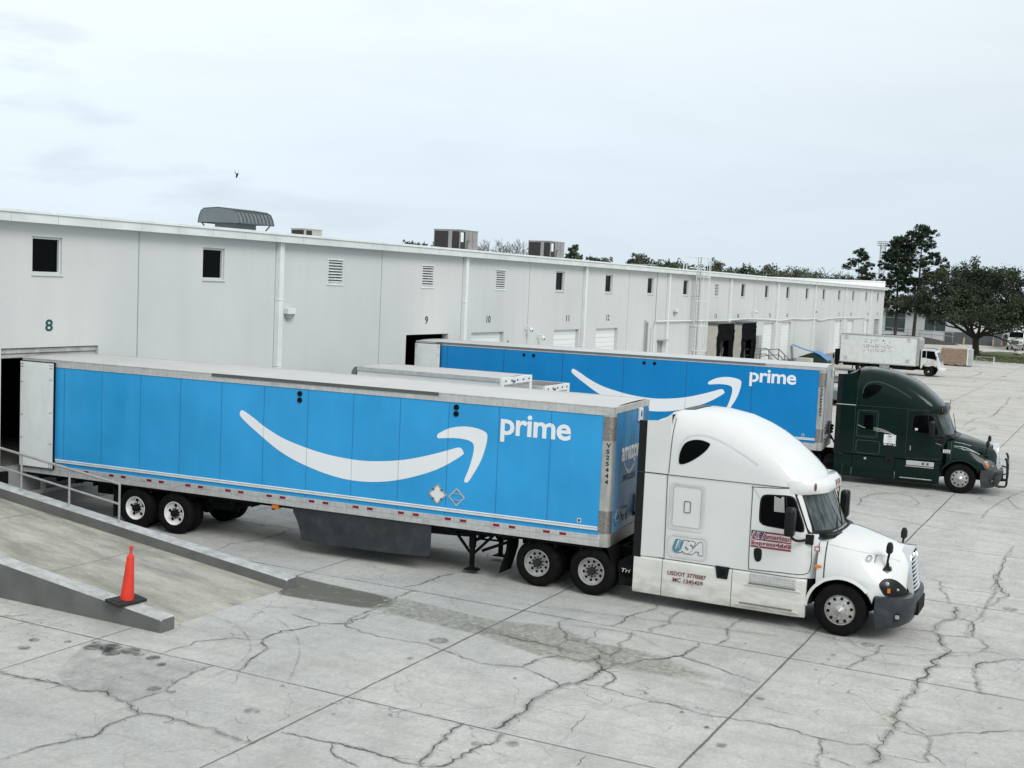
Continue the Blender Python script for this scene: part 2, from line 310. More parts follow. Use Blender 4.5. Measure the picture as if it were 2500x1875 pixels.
def ramp_mat():
    k = NT('ramp_concrete'); co = k.coord('Object')
    a = k.noise(k.coord('Object', (1.3, .35, 1)), 1.3, 7, .65); b = k.noise(co, 12, 6, .7); d = k.noise(co, .5, 4)
    c = k.mix(k.rng(d, .35, .65), (.365, .355, .305, 1), (.435, .425, .370, 1))
    c = k.mix(k.rng(a, .44, .64, 0, .85), c, (.205, .20, .172, 1)); c = k.mix(k.rng(b, .5, .75, 0, .35), c, (.17, .165, .14, 1))
    c = k.mix(k.rng(b, .45, .25, 0, .3), c, (.50, .49, .42, 1))
    k.col(c); k.set(k.b, 'Roughness', .85); c2 = k.noise(k.coord('Object', (2.2, .9, 1)), 3.5, 7, .7); c = k.mix(k.rng(c2, .50, .70, 0, .55), c, (.23, .225, .185, 1)); k.col(c)
    k.bump(b, .3, .015); return k.m
M['rampc'] = ramp_mat()
def alpha_mat(name, col, lo, hi, scale, amax, rough=.8, stretch=(1, 1, 1)):
    k = NT(name); n = k.noise(k.coord('Object', stretch), scale, 7, .65)
    att = k.n('ShaderNodeAttribute', attribute_name='fade').outputs['Fac']
    k.col(c4(col)); k.set(k.b, 'Roughness', rough)
    k.set(k.b, 'Alpha', k.math('MULTIPLY', k.rng(n, lo, hi, 0, amax), att)); return k.m
M['crack'] = alpha_mat('crack_dark', (.065, .063, .056), .22, .48, 9, .88)
M['smudge'] = alpha_mat('crack_smudge', (.12, .12, .11), .30, .7, 5, .55)
M['jointm'] = alpha_mat('joint_dark', (.12, .12, .108), .18, .50, 3, .78)
M['wet'] = alpha_mat('wet_stain', (.12, .116, .088), .22, .46, 5, .74, .6, (1, .5, 1))
M['wetlight'] = alpha_mat('drying_stain', (.22, .215, .155), .32, .66, 9, .55, .7)
M['oil'] = alpha_mat('oil_stain', (.055, .056, .055), .30, .58, 7, .80, .7)
M['slab'] = alpha_mat('dark_slab_stain', (.22, .225, .22), .30, .75, 2.2, .34)
M['efflor'] = alpha_mat('yellow_crust', (.60, .60, .46), .46, .70, 9, .75)
M['scuff'] = alpha_mat('tyre_scuff', (.14, .14, .135), .35, .65, 3, .35)

# ------------------------------------------------------------------ mesh builder
class MB:
    def __init__(s): s.v = []; s.f = []; s.m = []
    def add(s, vs, fs, mi=0):
        o = len(s.v); s.v += [tuple(p) for p in vs]; s.f += [tuple(i+o for i in f) for f in fs]; s.m += [mi]*len(fs); return s
    def box(s, x0, x1, y0, y1, z0, z1, mi=0):
        vs = [(x0, y0, z0), (x1, y0, z0), (x1, y1, z0), (x0, y1, z0), (x0, y0, z1), (x1, y0, z1), (x1, y1, z1), (x0, y1, z1)]
        return s.add(vs, [(0, 3, 2, 1), (4, 5, 6, 7), (0, 1, 5, 4), (1, 2, 6, 5), (2, 3, 7, 6), (3, 0, 4, 7)], mi)
    def loft(s, rings, close=True, cap0=True, cap1=True, mi=0):
        n = len(rings[0]); vs = [p for r in rings for p in r]; fs = []
        for i in range(len(rings)-1):
            for j in range(n if close else n-1):
                a = i*n+j; b = i*n+(j+1) % n; fs.append((a, b, b+n, a+n))
        if cap0: fs.append(tuple(range(n))[::-1])
        if cap1: fs.append(tuple(range((len(rings)-1)*n, len(rings)*n)))
        return s.add(vs, fs, mi)
    def tube(s, pts, r, n=8, mi=0, cap=True):
        pts = [Vector(p) for p in pts]; rings = []
        rr = r if isinstance(r, (list, tuple)) else [r]*len(pts)
        up = None
        for i, p in enumerate(pts):
            d = (pts[min(i+1, len(pts)-1)] - pts[max(i-1, 0)])
            if d.length < 1e-9: d = Vector((0, 0, 1))
            d.normalize()
            if up is None or abs(up.dot(d)) > .95: up = Vector((0, 0, 1)) if abs(d.z) < .9 else Vector((1, 0, 0))
            a = d.cross(up).normalized(); b = a.cross(d).normalized(); up = b
            rings.append([tuple(p + (a*math.cos(2*math.pi*k/n) + b*math.sin(2*math.pi*k/n))*rr[i]) for k in range(n)])
        return s.loft(rings, True, cap, cap, mi)
    def lathe(s, prof, c, n=32, mi=0, axis='y', sgn=1, cap=True):      # prof: (radius, offset along the axis)
        rings = []
        for r, a in prof:
            ring = []
            for k in range(n):
                th = 2*math.pi*k/n; u, w = r*math.cos(th), r*math.sin(th)
                if axis == 'y': ring.append((c[0]+u, c[1]+a*sgn, c[2]+w))
                elif axis == 'z': ring.append((c[0]+u, c[1]+w, c[2]+a*sgn))
                else: ring.append((c[0]+a*sgn, c[1]+u, c[2]+w))
            rings.append(ring)
        return s.loft(rings, True, cap and prof[0][0] > 1e-4, cap and prof[-1][0] > 1e-4, mi)
    def prism(s, out, a0, a1, axis='y', mi=0):               # out: 2-D outline, extruded along the axis
        def P(q, a):
            return (q[0], a, q[1]) if axis == 'y' else ((q[0], q[1], a) if axis == 'z' else (a, q[0], q[1]))
        n = len(out); vs = [P(q, a0) for q in out]+[P(q, a1) for q in out]
        tri = tessellate_polygon([[Vector((q[0], q[1], 0)) for q in out]])
        fs = [tuple(t) for t in tri]+[tuple(i+n for i in reversed(t)) for t in tri]
        fs += [(i, (i+1) % n, (i+1) % n+n, i+n) for i in range(n)]
        return s.add(vs, fs, mi)
    def flat(s, out, fn, mi=0):
        tri = tessellate_polygon([[Vector((q[0], q[1], 0)) for q in out]])
        return s.add([fn(*q) for q in out], [tuple(t) for t in tri], mi)
    def build(s, name, mats, parent=None, smooth=None, bevel=0, label=None):
        me = bpy.data.meshes.new(name); me.from_pydata(s.v, [], s.f)
        for m in (mats if isinstance(mats, (list, tuple)) else [mats]): me.materials.append(m)
        me.polygons.foreach_set('material_index', s.m)
        bm = bmesh.new(); bm.from_mesh(me); bmesh.ops.recalc_face_normals(bm, faces=bm.faces); bm.to_mesh(me); bm.free()
        if smooth is not None:
            me.polygons.foreach_set('use_smooth', [True]*len(me.polygons))
            me.set_sharp_from_angle(angle=R(smooth))
        me.update(); o = bpy.data.objects.new(name, me); COL.objects.link(o)
        if parent: o.parent = parent
        if bevel:
            b = o.modifiers.new('bevel', 'BEVEL'); b.width = bevel; b.segments = 2; b.limit_method = 'ANGLE'; b.angle_limit = R(40)
        if label: o['label'] = label
        return o
def tag(o, label, cat, group=None):
    o['label'] = label; o['category'] = cat
    if group: o['group'] = group
    return o
def struct(o, kind='structure'): o['kind'] = kind; return o
def thing(name, loc, rz, label, cat, group=None):
    o = bpy.data.objects.new(name, None); COL.objects.link(o); o.location = loc; o.rotation_euler = (0, 0, rz); o.empty_display_size = .3
    return tag(o, label, cat, group)
def kids(o): return [c for c in bpy.data.objects if c.parent == o]
def copy_tree(o, parent=None):
    c = o.copy(); COL.objects.link(c)
    if parent: c.parent = parent
    for ch in kids(o): copy_tree(ch, c)
    return c
def smooth_loop(pts, k=6):
    n = len(pts); out = []
    for i in range(n):
        p0, p1, p2, p3 = (Vector(pts[(i+j-1) % n]) for j in range(4))
        for q in range(k):
            t = q/k
            out.append(tuple(.5*((2*p1)+(-p0+p2)*t+(2*p0-5*p1+4*p2-p3)*t*t+(-p0+3*p1-3*p2+p3)*t**3)))
    return out
def smooth_line(pts, k=6):
    P = [pts[0]]+list(pts)+[pts[-1]]; out = []
    for i in range(1, len(P)-2):
        p0, p1, p2, p3 = (Vector(P[i+j-1]) for j in range(4))
        for q in range(k):
            t = q/k; out.append(tuple(.5*((2*p1)+(-p0+p2)*t+(2*p0-5*p1+4*p2-p3)*t*t+(-p0+3*p1-3*p2+p3)*t**3)))
    out.append(tuple(pts[-1])); return out
def rrect(x0, x1, z0, z1, r, k=5):
    out = []
    for cx, cz, a in ((x1-r, z1-r, 0), (x0+r, z1-r, 90), (x0+r, z0+r, 180), (x1-r, z0+r, 270)):
        for i in range(k+1):
            th = R(a+90*i/k); out.append((cx+r*math.cos(th), cz+r*math.sin(th)))
    return out
_txt = {}
def text_geo(s, offset=0.0, shear=0.0, space=1.0):
    key = (s, offset, shear, space)
    if key in _txt: return _txt[key]
    cu = bpy.data.curves.new('t', 'FONT'); cu.body = s; cu.offset = offset; cu.shear = shear; cu.space_character = space
    cu.resolution_u = 3; cu.fill_mode = 'FRONT'
    o = bpy.data.objects.new('t', cu); COL.objects.link(o)
    bpy.context.view_layer.update()
    me = bpy.data.meshes.new_from_object(o.evaluated_get(bpy.context.evaluated_depsgraph_get()))
    vs = [(v.co.x, v.co.y) for v in me.vertices]; fs = [tuple(p.vertices) for p in me.polygons]
    bpy.data.objects.remove(o); bpy.data.curves.remove(cu); bpy.data.meshes.remove(me)
    x0 = min(v[0] for v in vs); x1 = max(v[0] for v in vs); y0 = min(v[1] for v in vs); y1 = max(v[1] for v in vs)
    vs = [((a-x0)/(x1-x0), (b-y0)/(y1-y0)) for a, b in vs]
    _txt[key] = (vs, fs); return _txt[key]
def put_text(mb, s, box, fn, offset=0.0, shear=0.0, space=1.0, mi=0, slope=0.0):
    vs, fs = text_geo(s, offset, shear, space); a0, a1, b0, b1 = box
    return mb.add([fn(a0+(a1-a0)*u, b0+(b1-b0)*w+slope*u) for u, w in vs], fs, mi)

CRACKS=[(3.0,[(-0.87,-10.03),(-0.92,-10.32),(-0.9,-10.63),(-0.84,-10.9),(-0.79,-11.21),(-0.78,-11.44),(-0.85,-11.74),(-0.77,-11.89),(-0.66,-12.13),(-0.8,-12.48),(-0.81,-12.7),(-0.99,-12.97),(-1.08,-13.22),(-0.99,-13.39),(-0.94,-13.73),(-0.97,-14.04),(-0.98,-14.33),(-1.0,-14.59),(-1.04,-14.93),(-1.04,-15.32)]),(2.0,[(-0.81,-12.7),(-0.72,-12.73),(-0.4,-12.77),(-0.12,-12.81),(0.25,-12.67),(0.64,-12.63),(0.99,-12.61),(1.23,-12.61)]),(2.0,[(-1.09,-13.22),(-1.36,-13.17),(-1.62,-13.15),(-1.94,-13.3),(-2.07,-13.33),(-2.2,-13.25),(-2.46,-13.14),(-2.73,-13.0),(-2.97,-12.99),(-3.15,-12.94),(-3.31,-12.91)]),(1.5,[(1.26,-11.47),(1.62,-11.46),(2.13,-11.46),(2.29,-11.59),(2.6,-11.81),(2.71,-12.02),(2.89,-12.31)]),(2.0,[(1.27,-13.09),(1.71,-12.95),(2.0,-12.86),(2.33,-12.78),(2.61,-12.6),(2.69,-12.46),(2.9,-12.32),(3.25,-12.27),(3.5,-12.27),(3.67,-12.41),(4.01,-12.5),(4.19,-12.61),(4.34,-12.52),(4.58,-12.96),(4.85,-12.89),(5.38,-12.93)]),(1.5,[(4.51,-11.75),(4.41,-12.2),(4.35,-12.5)]),(1.5,[(-0.51,-15.35),(-0.47,-15.55),(-0.46,-15.8),(-0.43,-16.18),(-0.41,-16.43),(-0.42,-16.8)]),(1.5,[(-0.42,-16.21),(-0.68,-16.35),(-0.82,-16.57),(-0.88,-16.75),(-0.96,-17.0)]),(1.2,[(4.57,-12.99),(4.34,-13.24),(4.3,-13.65)]),(0.7,[(2.08,-12.69),(1.07,-13.24),(0.54,-13.48)]),(2.0,[(1.25,-7.53),(1.39,-7.72),(1.63,-7.82)]),(2.0,[(-0.44,-16.12),(-0.42,-16.57),(-0.41,-16.92),(-0.43,-17.18),(-0.48,-17.34),(-0.44,-17.66)]),(2.6,[(1.25,-17.32),(0.94,-17.34),(0.68,-17.37),(0.46,-17.45),(0.19,-17.49),(-0.03,-17.55),(-0.23,-17.56),(-0.49,-17.69)]),(2.2,[(1.21,-18.04),(0.94,-18.11),(0.73,-18.08),(0.56,-17.99),(0.35,-18.0),(0.09,-17.99),(-0.14,-17.96),(-0.32,-17.9),(-0.44,-17.77)]),(3.6,[(1.32,-17.86),(1.59,-17.88),(1.88,-17.88),(2.14,-17.89),(2.46,-17.84),(2.77,-17.75),(3.05,-17.82),(3.35,-17.82),(3.61,-17.84),(3.78,-17.92),(3.93,-18.01),(4.17,-18.07),(4.55,-18.07),(4.83,-18.09),(5.04,-17.99),(5.28,-17.76),(5.66,-17.73)]),(2.0,[(4.22,-15.26),(4.13,-15.64),(4.03,-15.99),(3.98,-16.32),(4.06,-16.6),(4.16,-16.9),(4.47,-16.94),(4.73,-16.91),(5.02,-17.07),(5.14,-17.24),(5.07,-17.47),(5.14,-17.69),(5.32,-17.74)]),(1.5,[(4.15,-16.94),(4.01,-17.23),(3.89,-17.51),(3.8,-17.69),(3.61,-17.84)]),(1.6,[(4.4,-12.65),(4.56,-12.96),(4.41,-13.14),(4.32,-13.43),(4.32,-13.69),(4.27,-14.12),(4.29,-14.5),(4.36,-14.74),(4.32,-14.98),(4.22,-15.26)]),(1.8,[(4.56,-12.96),(4.94,-12.81),(5.39,-12.82),(5.79,-12.86)]),(2.0,[(7.6,-12.36),(8.02,-12.51),(8.58,-12.52),(8.97,-12.54),(9.31,-12.6)]),(1.8,[(7.49,-12.75),(7.11,-12.7),(6.6,-12.74)]),(2.4,[(5.63,-15.29),(5.69,-15.65),(5.63,-15.93),(5.58,-16.16),(5.66,-16.43),(5.59,-16.77),(5.59,-16.94),(5.2,-17.16)]),(1.5,[(5.62,-16.89),(6.09,-16.87),(6.4,-16.72),(6.68,-16.45),(7.5,-16.3)]),(2.0,[(6.09,-16.87),(6.15,-17.19),(5.97,-17.47),(5.73,-17.73),(5.72,-17.89),(6.0,-17.94),(6.3,-17.84),(6.78,-17.8),(7.35,-17.67)]),(1.3,[(6.15,-17.19),(6.53,-17.19),(7.2,-17.08),(7.44,-17.02)]),(2.0,[(5.72,-17.89),(5.24,-18.12),(5.36,-18.3),(5.72,-18.47),(5.95,-18.64),(6.16,-18.84),(6.42,-18.97),(6.72,-18.96),(7.14,-19.02)]),(2.0,[(5.24,-18.12),(4.99,-18.17),(4.84,-18.11),(4.75,-18.3),(4.51,-18.47),(4.23,-18.45),(4.01,-18.45)]),(1.4,[(3.91,-18.02),(3.96,-18.24),(4.01,-18.45),(3.94,-18.69),(3.84,-18.96),(3.81,-19.26),(3.83,-19.54),(3.85,-19.81),(3.78,-20.15)]),(1.2,[(4.47,-18.49),(4.33,-18.74),(4.23,-18.96),(4.19,-19.12),(4.04,-19.32),(3.83,-19.44)]),(1.0,[(3.63,-18.8),(3.14,-18.82),(2.84,-18.72),(2.49,-18.79),(2.08,-18.81),(1.83,-18.91),(1.5,-18.89),(1.24,-18.9)]),(1.2,[(1.17,-19.41),(0.9,-19.44),(0.67,-19.47)]),(1.8,[(7.48,-17.17),(8.08,-17.21),(8.58,-17.26),(8.96,-17.37),(9.58,-17.34)]),(2.2,[(7.51,-17.98),(8.01,-18.0),(8.57,-17.98),(9.15,-17.94),(9.7,-17.94)]),(1.0,[(9.08,-17.52),(8.76,-17.87)]),(1.0,[(7.1,-15.25),(7.15,-15.52),(7.38,-15.85)]),(0.8,[(0.17,-17.51),(0.17,-17.73),(0.09,-17.99)]),(0.7,[(5.28,-13.47),(4.75,-13.7),(4.37,-13.63)]),(2.0,[(7.45,-19.29),(7.83,-19.36),(8.24,-19.28),(8.69,-19.13),(9.12,-19.13),(9.72,-19.23)]),(1.8,[(7.42,-18.97),(6.94,-19.0),(6.62,-18.99),(6.4,-18.97),(6.15,-18.83),(5.91,-18.67)]),(1.6,[(6.4,-18.97),(6.31,-19.15),(6.21,-19.5),(6.12,-19.77),(5.96,-20.03),(5.85,-20.33),(5.78,-20.61)]),(1.8,[(7.42,-21.71),(7.8,-21.76),(8.17,-21.87),(8.58,-21.94),(8.92,-21.97),(9.39,-22.0)]),(1.4,[(9.39,-22.0),(9.53,-22.38),(9.55,-22.68),(9.46,-23.09),(9.44,-23.27),(9.6,-23.51),(10.08,-23.69),(10.16,-23.98),(10.04,-24.44)]),(3.6,[(13.38,-22.8),(13.03,-22.88),(12.42,-22.92),(12.0,-22.77),(11.26,-22.68),(10.96,-22.66),(10.79,-22.81),(10.43,-22.89),(9.98,-23.01),(9.26,-23.07),(8.66,-23.08),(8.08,-22.99),(7.6,-22.92),(7.05,-22.98),(6.76,-23.0),(6.33,-22.88),(5.89,-22.87),(5.45,-22.89),(5.23,-22.96),(4.96,-22.95),(4.79,-23.02),(4.47,-22.96),(4.06,-22.96),(3.77,-22.87),(3.56,-23.01),(3.25,-22.99),(2.99,-22.93)]),(1.8,[(10.75,-22.08),(10.9,-22.35),(10.96,-22.66)]),(1.8,[(10.78,-22.84),(10.89,-23.11),(10.97,-23.41)]),(2.6,[(7.37,-23.96),(7.87,-23.85),(8.44,-23.73),(8.88,-23.71),(9.33,-23.77),(9.56,-24.01),(10.04,-24.44)]),(2.0,[(12.42,-22.92),(12.28,-23.26),(11.61,-23.36),(11.07,-23.4),(10.94,-23.6),(10.52,-23.77),(10.08,-23.69)]),(1.6,[(15.88,-21.8),(15.21,-22.23),(15.07,-22.55),(15.17,-22.93),(15.19,-23.58),(15.17,-24.04)]),(2.2,[(17.51,-23.25),(16.37,-23.37),(15.54,-23.54),(14.8,-23.54),(14.05,-23.48),(13.57,-23.39)]),(1.8,[(15.13,-22.25),(14.52,-22.44),(13.54,-22.67)]),(1.7,[(3.84,-19.44),(3.85,-19.66),(3.77,-20.02),(3.71,-20.4),(3.78,-20.62),(3.78,-20.7),(3.84,-20.97),(3.87,-21.33),(3.84,-21.59),(3.74,-21.82),(3.73,-22.17),(3.74,-22.42),(3.75,-22.61),(3.78,-22.87)]),(0.9,[(4.54,-20.68),(4.56,-20.98),(4.51,-21.31),(4.54,-21.55)]),(1.8,[(3.74,-22.12),(3.45,-22.16),(3.1,-22.26),(2.93,-22.24),(2.55,-22.34)]),(1.5,[(2.99,-22.27),(2.99,-22.48),(2.92,-22.66),(2.87,-22.79)]),(1.8,[(5.23,-22.96),(5.06,-23.16),(4.84,-23.39),(4.67,-23.52),(4.31,-23.57),(3.85,-23.57),(3.66,-23.66)]),(1.2,[(4.8,-23.03),(4.69,-23.24),(4.63,-23.52)]),(1.6,[(4.75,-23.5),(5.04,-23.75),(5.29,-24.01),(5.51,-24.28),(5.85,-24.76)]),(1.0,[(4.27,-23.57),(4.34,-23.85),(4.38,-24.07),(4.48,-24.39),(4.59,-24.86)]),(1.4,[(3.59,-23.0),(3.59,-23.23),(3.61,-23.49),(3.71,-23.79)]),(1.2,[(4.1,-23.6),(3.89,-23.74),(3.63,-23.89)]),(0.9,[(3.75,-22.14),(4.07,-22.25),(4.39,-22.36),(4.64,-22.48),(4.93,-22.93)]),(1.3,[(9.27,-20.04),(9.46,-20.49),(9.54,-20.73)]),(1.3,[(9.25,-20.78),(9.15,-21.2),(9.29,-21.49)]),(1.2,[(12.16,-22.25),(12.15,-22.62),(12.35,-22.93)]),(1.1,[(11.33,-23.37),(11.15,-23.7),(10.87,-24.07),(10.97,-24.37)]),(1.0,[(16.92,-23.56),(16.97,-23.9)]),(1.0,[(16.06,-21.77),(16.45,-22.41),(16.66,-22.95)]),(1.6,[(24.94,-18.39),(26.01,-18.3),(27.05,-18.28),(27.66,-18.34),(28.33,-18.77),(28.48,-19.11),(28.15,-19.53),(27.34,-19.84),(26.39,-19.93),(26.13,-20.06)]),(1.2,[(29.85,-17.82),(28.67,-18.19),(27.66,-18.34)]),(1.0,[(28.15,-19.53),(28.96,-20.13),(28.99,-20.49)]),(2.5,[(54.96,-17.97),(57.98,-18.02),(60.55,-18.18)]),(3.0,[(60.95,-18.53),(64.94,-18.62),(69.05,-18.49),(72.21,-18.54),(79.87,-18.15)]),(2.0,[(56.94,-18.77),(55.94,-19.5),(54.29,-19.87)]),(2.5,[(51.83,-18.51),(54.32,-18.66)]),(1.6,[(29.96,-21.59),(28.99,-21.73),(28.8,-22.13),(29.44,-22.55),(30.68,-22.41)]),(1.5,[(29.44,-22.55),(28.37,-22.81),(28.06,-23.05)]),(3.5,[(99.41,-12.9),(106.0,-13.1),(110.28,-12.93)]),(2.5,[(62.76,-17.16),(63.94,-17.4),(61.24,-17.34)]),(2.5,[(78.15,-18.73),(80.94,-18.96)]),(1.0,[(54.77,-11.09),(53.96,-11.09)]),(1.0,[(24.53,-18.63),(24.72,-19.41),(24.6,-20.1)]),(1.6,[(32.51,-22.7),(29.14,-22.22),(25.41,-22.04)]),(2.0,[(21.44,-23.3),(17.77,-23.29),(15.35,-23.42),(12.93,-23.38),(10.86,-23.34)]),(1.0,[(23.15,-20.21),(23.37,-21.74),(23.86,-23.37)]),(1.0,[(17.09,-19.59),(18.32,-20.29),(18.32,-21.57)]),(1.5,[(10.87,-5.4),(10.8,-5.72),(10.77,-6.09),(10.92,-6.4),(10.79,-6.9),(10.89,-7.03)]),(1.5,[(8.99,-6.94),(9.67,-7.05),(10.29,-7.06),(10.72,-6.95)]),(1.4,[(8.66,-12.59),(9.21,-12.51),(9.69,-12.51),(10.3,-12.45)]),(1.4,[(10.67,-12.28),(11.18,-12.25),(11.2,-12.5),(11.7,-12.45)]),(1.2,[(12.04,-11.94),(11.71,-12.23),(11.01,-12.49),(10.93,-12.82)]),(1.5,[(7.41,-7.12),(8.15,-6.96),(8.92,-6.92),(9.63,-7.02),(10.37,-7.12)])]

# ------------------------------------------------------------------ ground, joints, cracks and stains
def add_fade(o, vals):
    a = o.data.attributes.new('fade', 'FLOAT', 'POINT'); a.data.foreach_set('value', vals)
g = MB(); g.add([(-400, -500, 0), (900, -500, 0), (900, 900, 0), (-400, 900, 0)], [(0, 1, 2, 3)])
struct(g.build('ground', M['ground']))
class Strips:
    def __init__(s, z): s.z = z; s.v = []; s.f = []; s.a = []
    def line(s, pts, w, fade=1.0, soft=False):
        n = len(pts); o = len(s.v); k = 4 if soft else 2
        for i, p in enumerate(pts):
            a = pts[max(i-1, 0)]; b = pts[min(i+1, n-1)]; dx, dy = b[0]-a[0], b[1]-a[1]; L = math.hypot(dx, dy) or 1
            nx, ny = -dy/L, dx/L; ww = (w[i] if isinstance(w, list) else w)/2
            offs = (-ww, -ww*.35, ww*.35, ww) if soft else (-ww, ww)
            for q, t in enumerate(offs):
                s.v.append((p[0]+nx*t, p[1]+ny*t, s.z)); s.a.append(fade*(0.0 if soft and q in (0, 3) else 1.0))
        for i in range(n-1):
            for j in range(k-1):
                q = o+i*k+j; s.f.append((q, q+1, q+k+1, q+k))
    def blob(s, out, fade=1.0, core=.72):
        c = (sum(p[0] for p in out)/len(out), sum(p[1] for p in out)/len(out)); o = len(s.v); n = len(out)
        s.v.append((c[0], c[1], s.z)); s.a.append(fade)
        for sc, f in ((core, fade), (1.0, 0.0)):
            for p in out: s.v.append((c[0]+(p[0]-c[0])*sc, c[1]+(p[1]-c[1])*sc, s.z)); s.a.append(f)
        for i in range(n):
            j = (i+1) % n; s.f.append((o, o+1+i, o+1+j)); s.f.append((o+1+i, o+1+n+i, o+1+n+j, o+1+j))
    def build(s, name, mat):
        me = bpy.data.meshes.new(name); me.from_pydata(s.v, [], s.f); me.materials.append(mat)
        o = bpy.data.objects.new(name, me); COL.objects.link(o); add_fade(o, s.a); return struct(o)
rc = random.Random(11)
def jag(pts, amp=.10, lev=3):
    for _ in range(lev):
        out = [pts[0]]
        for a, b in zip(pts, pts[1:]):
            L = math.hypot(b[0]-a[0], b[1]-a[1]); nx, ny = -(b[1]-a[1])/(L or 1), (b[0]-a[0])/(L or 1)
            d = rc.gauss(0, 1)*min(amp*L, .09); out += [((a[0]+b[0])/2+nx*d, (a[1]+b[1])/2+ny*d), b]
        pts = out
    return pts
cs = Strips(.0105); sm = Strips(.0065)
for w, pts in CRACKS:
    q = jag(list(pts)); wd = []; cur = 1.0
    for i in range(len(q)):
        cur = max(.35, min(2.2, cur*math.exp(rc.gauss(0, .35)))); edge = min(1, (i+1)/6, (len(q)-i)/6)
        wd.append(w*.0050*cur*edge)
    cs.line(q, wd, 1.0)
    if w >= 1.5: sm.line(pts if len(pts) < 3 else [(p[0], p[1]) for p in q[::4]], w*.060, .65, True)
    if w >= 1.8:
        for _ in range(int(len(pts)*.7)):             # little side spurs
            i = rc.randrange(1, len(q)-1); a = rc.uniform(0, 6.28); L = rc.uniform(.08, .35)
            p = [(q[i][0]+math.cos(a)*L*t+rc.gauss(0, .02), q[i][1]+math.sin(a)*L*t+rc.gauss(0, .02)) for t in (0, .35, .7, 1)]
            p[0] = q[i]; cs.line(p, [w*.005, w*.004, w*.003, .002], .8)
cs.build('pavement_cracks', M['crack']); sm.build('crack_dirt', M['smudge'])
js = Strips(.0085)
def joint(a, b, w=.03):
    L = math.hypot(b[0]-a[0], b[1]-a[1]); n = max(2, int(L/.6))
    pts = [(a[0]+(b[0]-a[0])*i/n+rc.gauss(0, .006), a[1]+(b[1]-a[1])*i/n+rc.gauss(0, .006)) for i in range(n+1)]
    js.line(pts, [w*rc.uniform(.7, 1.25) for _ in pts], 1.0)
for y, w in ((-4.65, .022), (-15.28, .034), (-20.68, .036), (-26.1, .04), (-31.5, .04), (-37, .04)): joint((-25 if y < -11 else 6.6, y), (150, y), w)
joint((-25, -9.98), (2.2, -9.98), .022); joint((6.6, -9.98), (130, -9.98), .022)
for i in range(-2, 22): joint((1.25+6.2*i, -45), (1.25+6.2*i, 0 if i > 0 else (-.1 if i < 0 else -.1)), .024)
js.build('pavement_joints', M['jointm'])
st = Strips(.0045)
st.blob(smooth_loop([(6.95, -8.9), (7.05, -9.75), (6.87, -10.9), (6.66, -12.75), (5.80, -12.90), (5.58, -11.8), (5.50, -10.8), (5.62, -10.5), (6.1, -10.3), (6.4, -9.6)], 4), 1.0, .86)
st.build('wet_stain', M['wet'])
st = Strips(.0125)
st.blob(smooth_loop([(6.75, -12.55), (6.72, -13.5), (6.52, -15.1), (6.86, -16.3), (6.3, -17.4), (6.3, -18.6), (5.9, -19.4), (5.55, -20.1), (5.2, -19.6), (5.0, -18.4), (4.85, -17.2), (4.95, -16.6), (5.38, -15.3), (5.5, -14.2), (5.72, -12.8), (6.1, -12.4)], 4), 1.0, .84)
st.build('drying_stain', M['wetlight'])
st = Strips(.0145)
for p in ([(5.4, -16.0), (5.25, -16.9), (5.1, -17.6)], [(6.5, -12.6), (6.2, -12.75), (5.75, -12.8), (6.0, -13.05), (6.45, -12.9)], [(6.1, -15.4), (5.95, -16.2), (5.7, -16.6)], [(5.75, -18.9), (5.4, -19.4), (5.45, -19.9)], [(5.62, -21.9), (5.6, -22.3), (5.4, -22.8), (5.2, -22.92)],
          [(5.5, -22.6), (5.0, -22.85), (5.3, -22.95), (5.9, -22.6)], [(5.2, -18.1), (4.9, -18.3), (5.0, -18.7)]): st.line(smooth_line(p, 4), .16, .9, True)
st.blob([(5.65, -22.65), (5.35, -22.60), (4.95, -22.80), (5.1, -22.98), (5.45, -22.95), (5.7, -22.85)], 1.0, .5)
st.build('yellow_crust_stain', M['efflor'])
st = Strips(.0055)
st.blob([(1.24, -10.05), (.9, -10.0), (.1, -10.45), (-.4, -10.7), (-.78, -11.3), (-.72, -12.1), (-.82, -12.7), (-.4, -12.78), (.25, -12.68), (1.2, -12.6), (1.24, -11.5)], 1.0, .93)
st.build('dark_slab_stain', M['slab'])
st = Strips(.0165)
def disc(x, y, r, e=1.0, f=1.0):
    st.blob([(x+r*rc.uniform(.88, 1.12)*math.cos(a*.524), y+r*e*rc.uniform(.88, 1.12)*math.sin(a*.524)) for a in range(12)], f, .82)
for x, y, r in ((.85, -10.29, .20), (1.02, -10.53, .22), (1.05, -10.95, .20), (.80, -10.76, .20), (.9, -10.6, .17), (1.0, -11.2, .12), (.99, -11.52, .15), (.81, -11.87, .10), (.57, -9.19, .12), (.17, -9.39, .13), (.82, -9.72, .08), (-.11, -12.93, .09), (-.15, -12.62, .14), (-.07, -14.48, .15), (.5, -15.56, .045), (1.06, -10.14, .09), (1.07, -14.15, .06),
                (4.66, -14.94, .22), (3.47, -15.08, .09), (.66, -17.92, .11), (.94, -18.35, .13), (9.22, -21.75, .17), (8.12, -21.33, .07), (7.8, -21.31, .05), (7.46, -21.28, .04), (7.05, -21.26, .04), (4.96, -20.84, .09), (13.87, -23.87, .2), (2.59, -20.93, .1)):
    disc(x, y, r*.9, 1.0, .5 if y < -11.9 else .85)
for _ in range(230):
    x, y = rc.uniform(-6, 24), rc.uniform(-25, -8); disc(x, y, abs(rc.gauss(.006, .014))+.006, 1, rc.uniform(.3, .9))
st.build('oil_spots', M['oil'])
st = Strips(.0185)
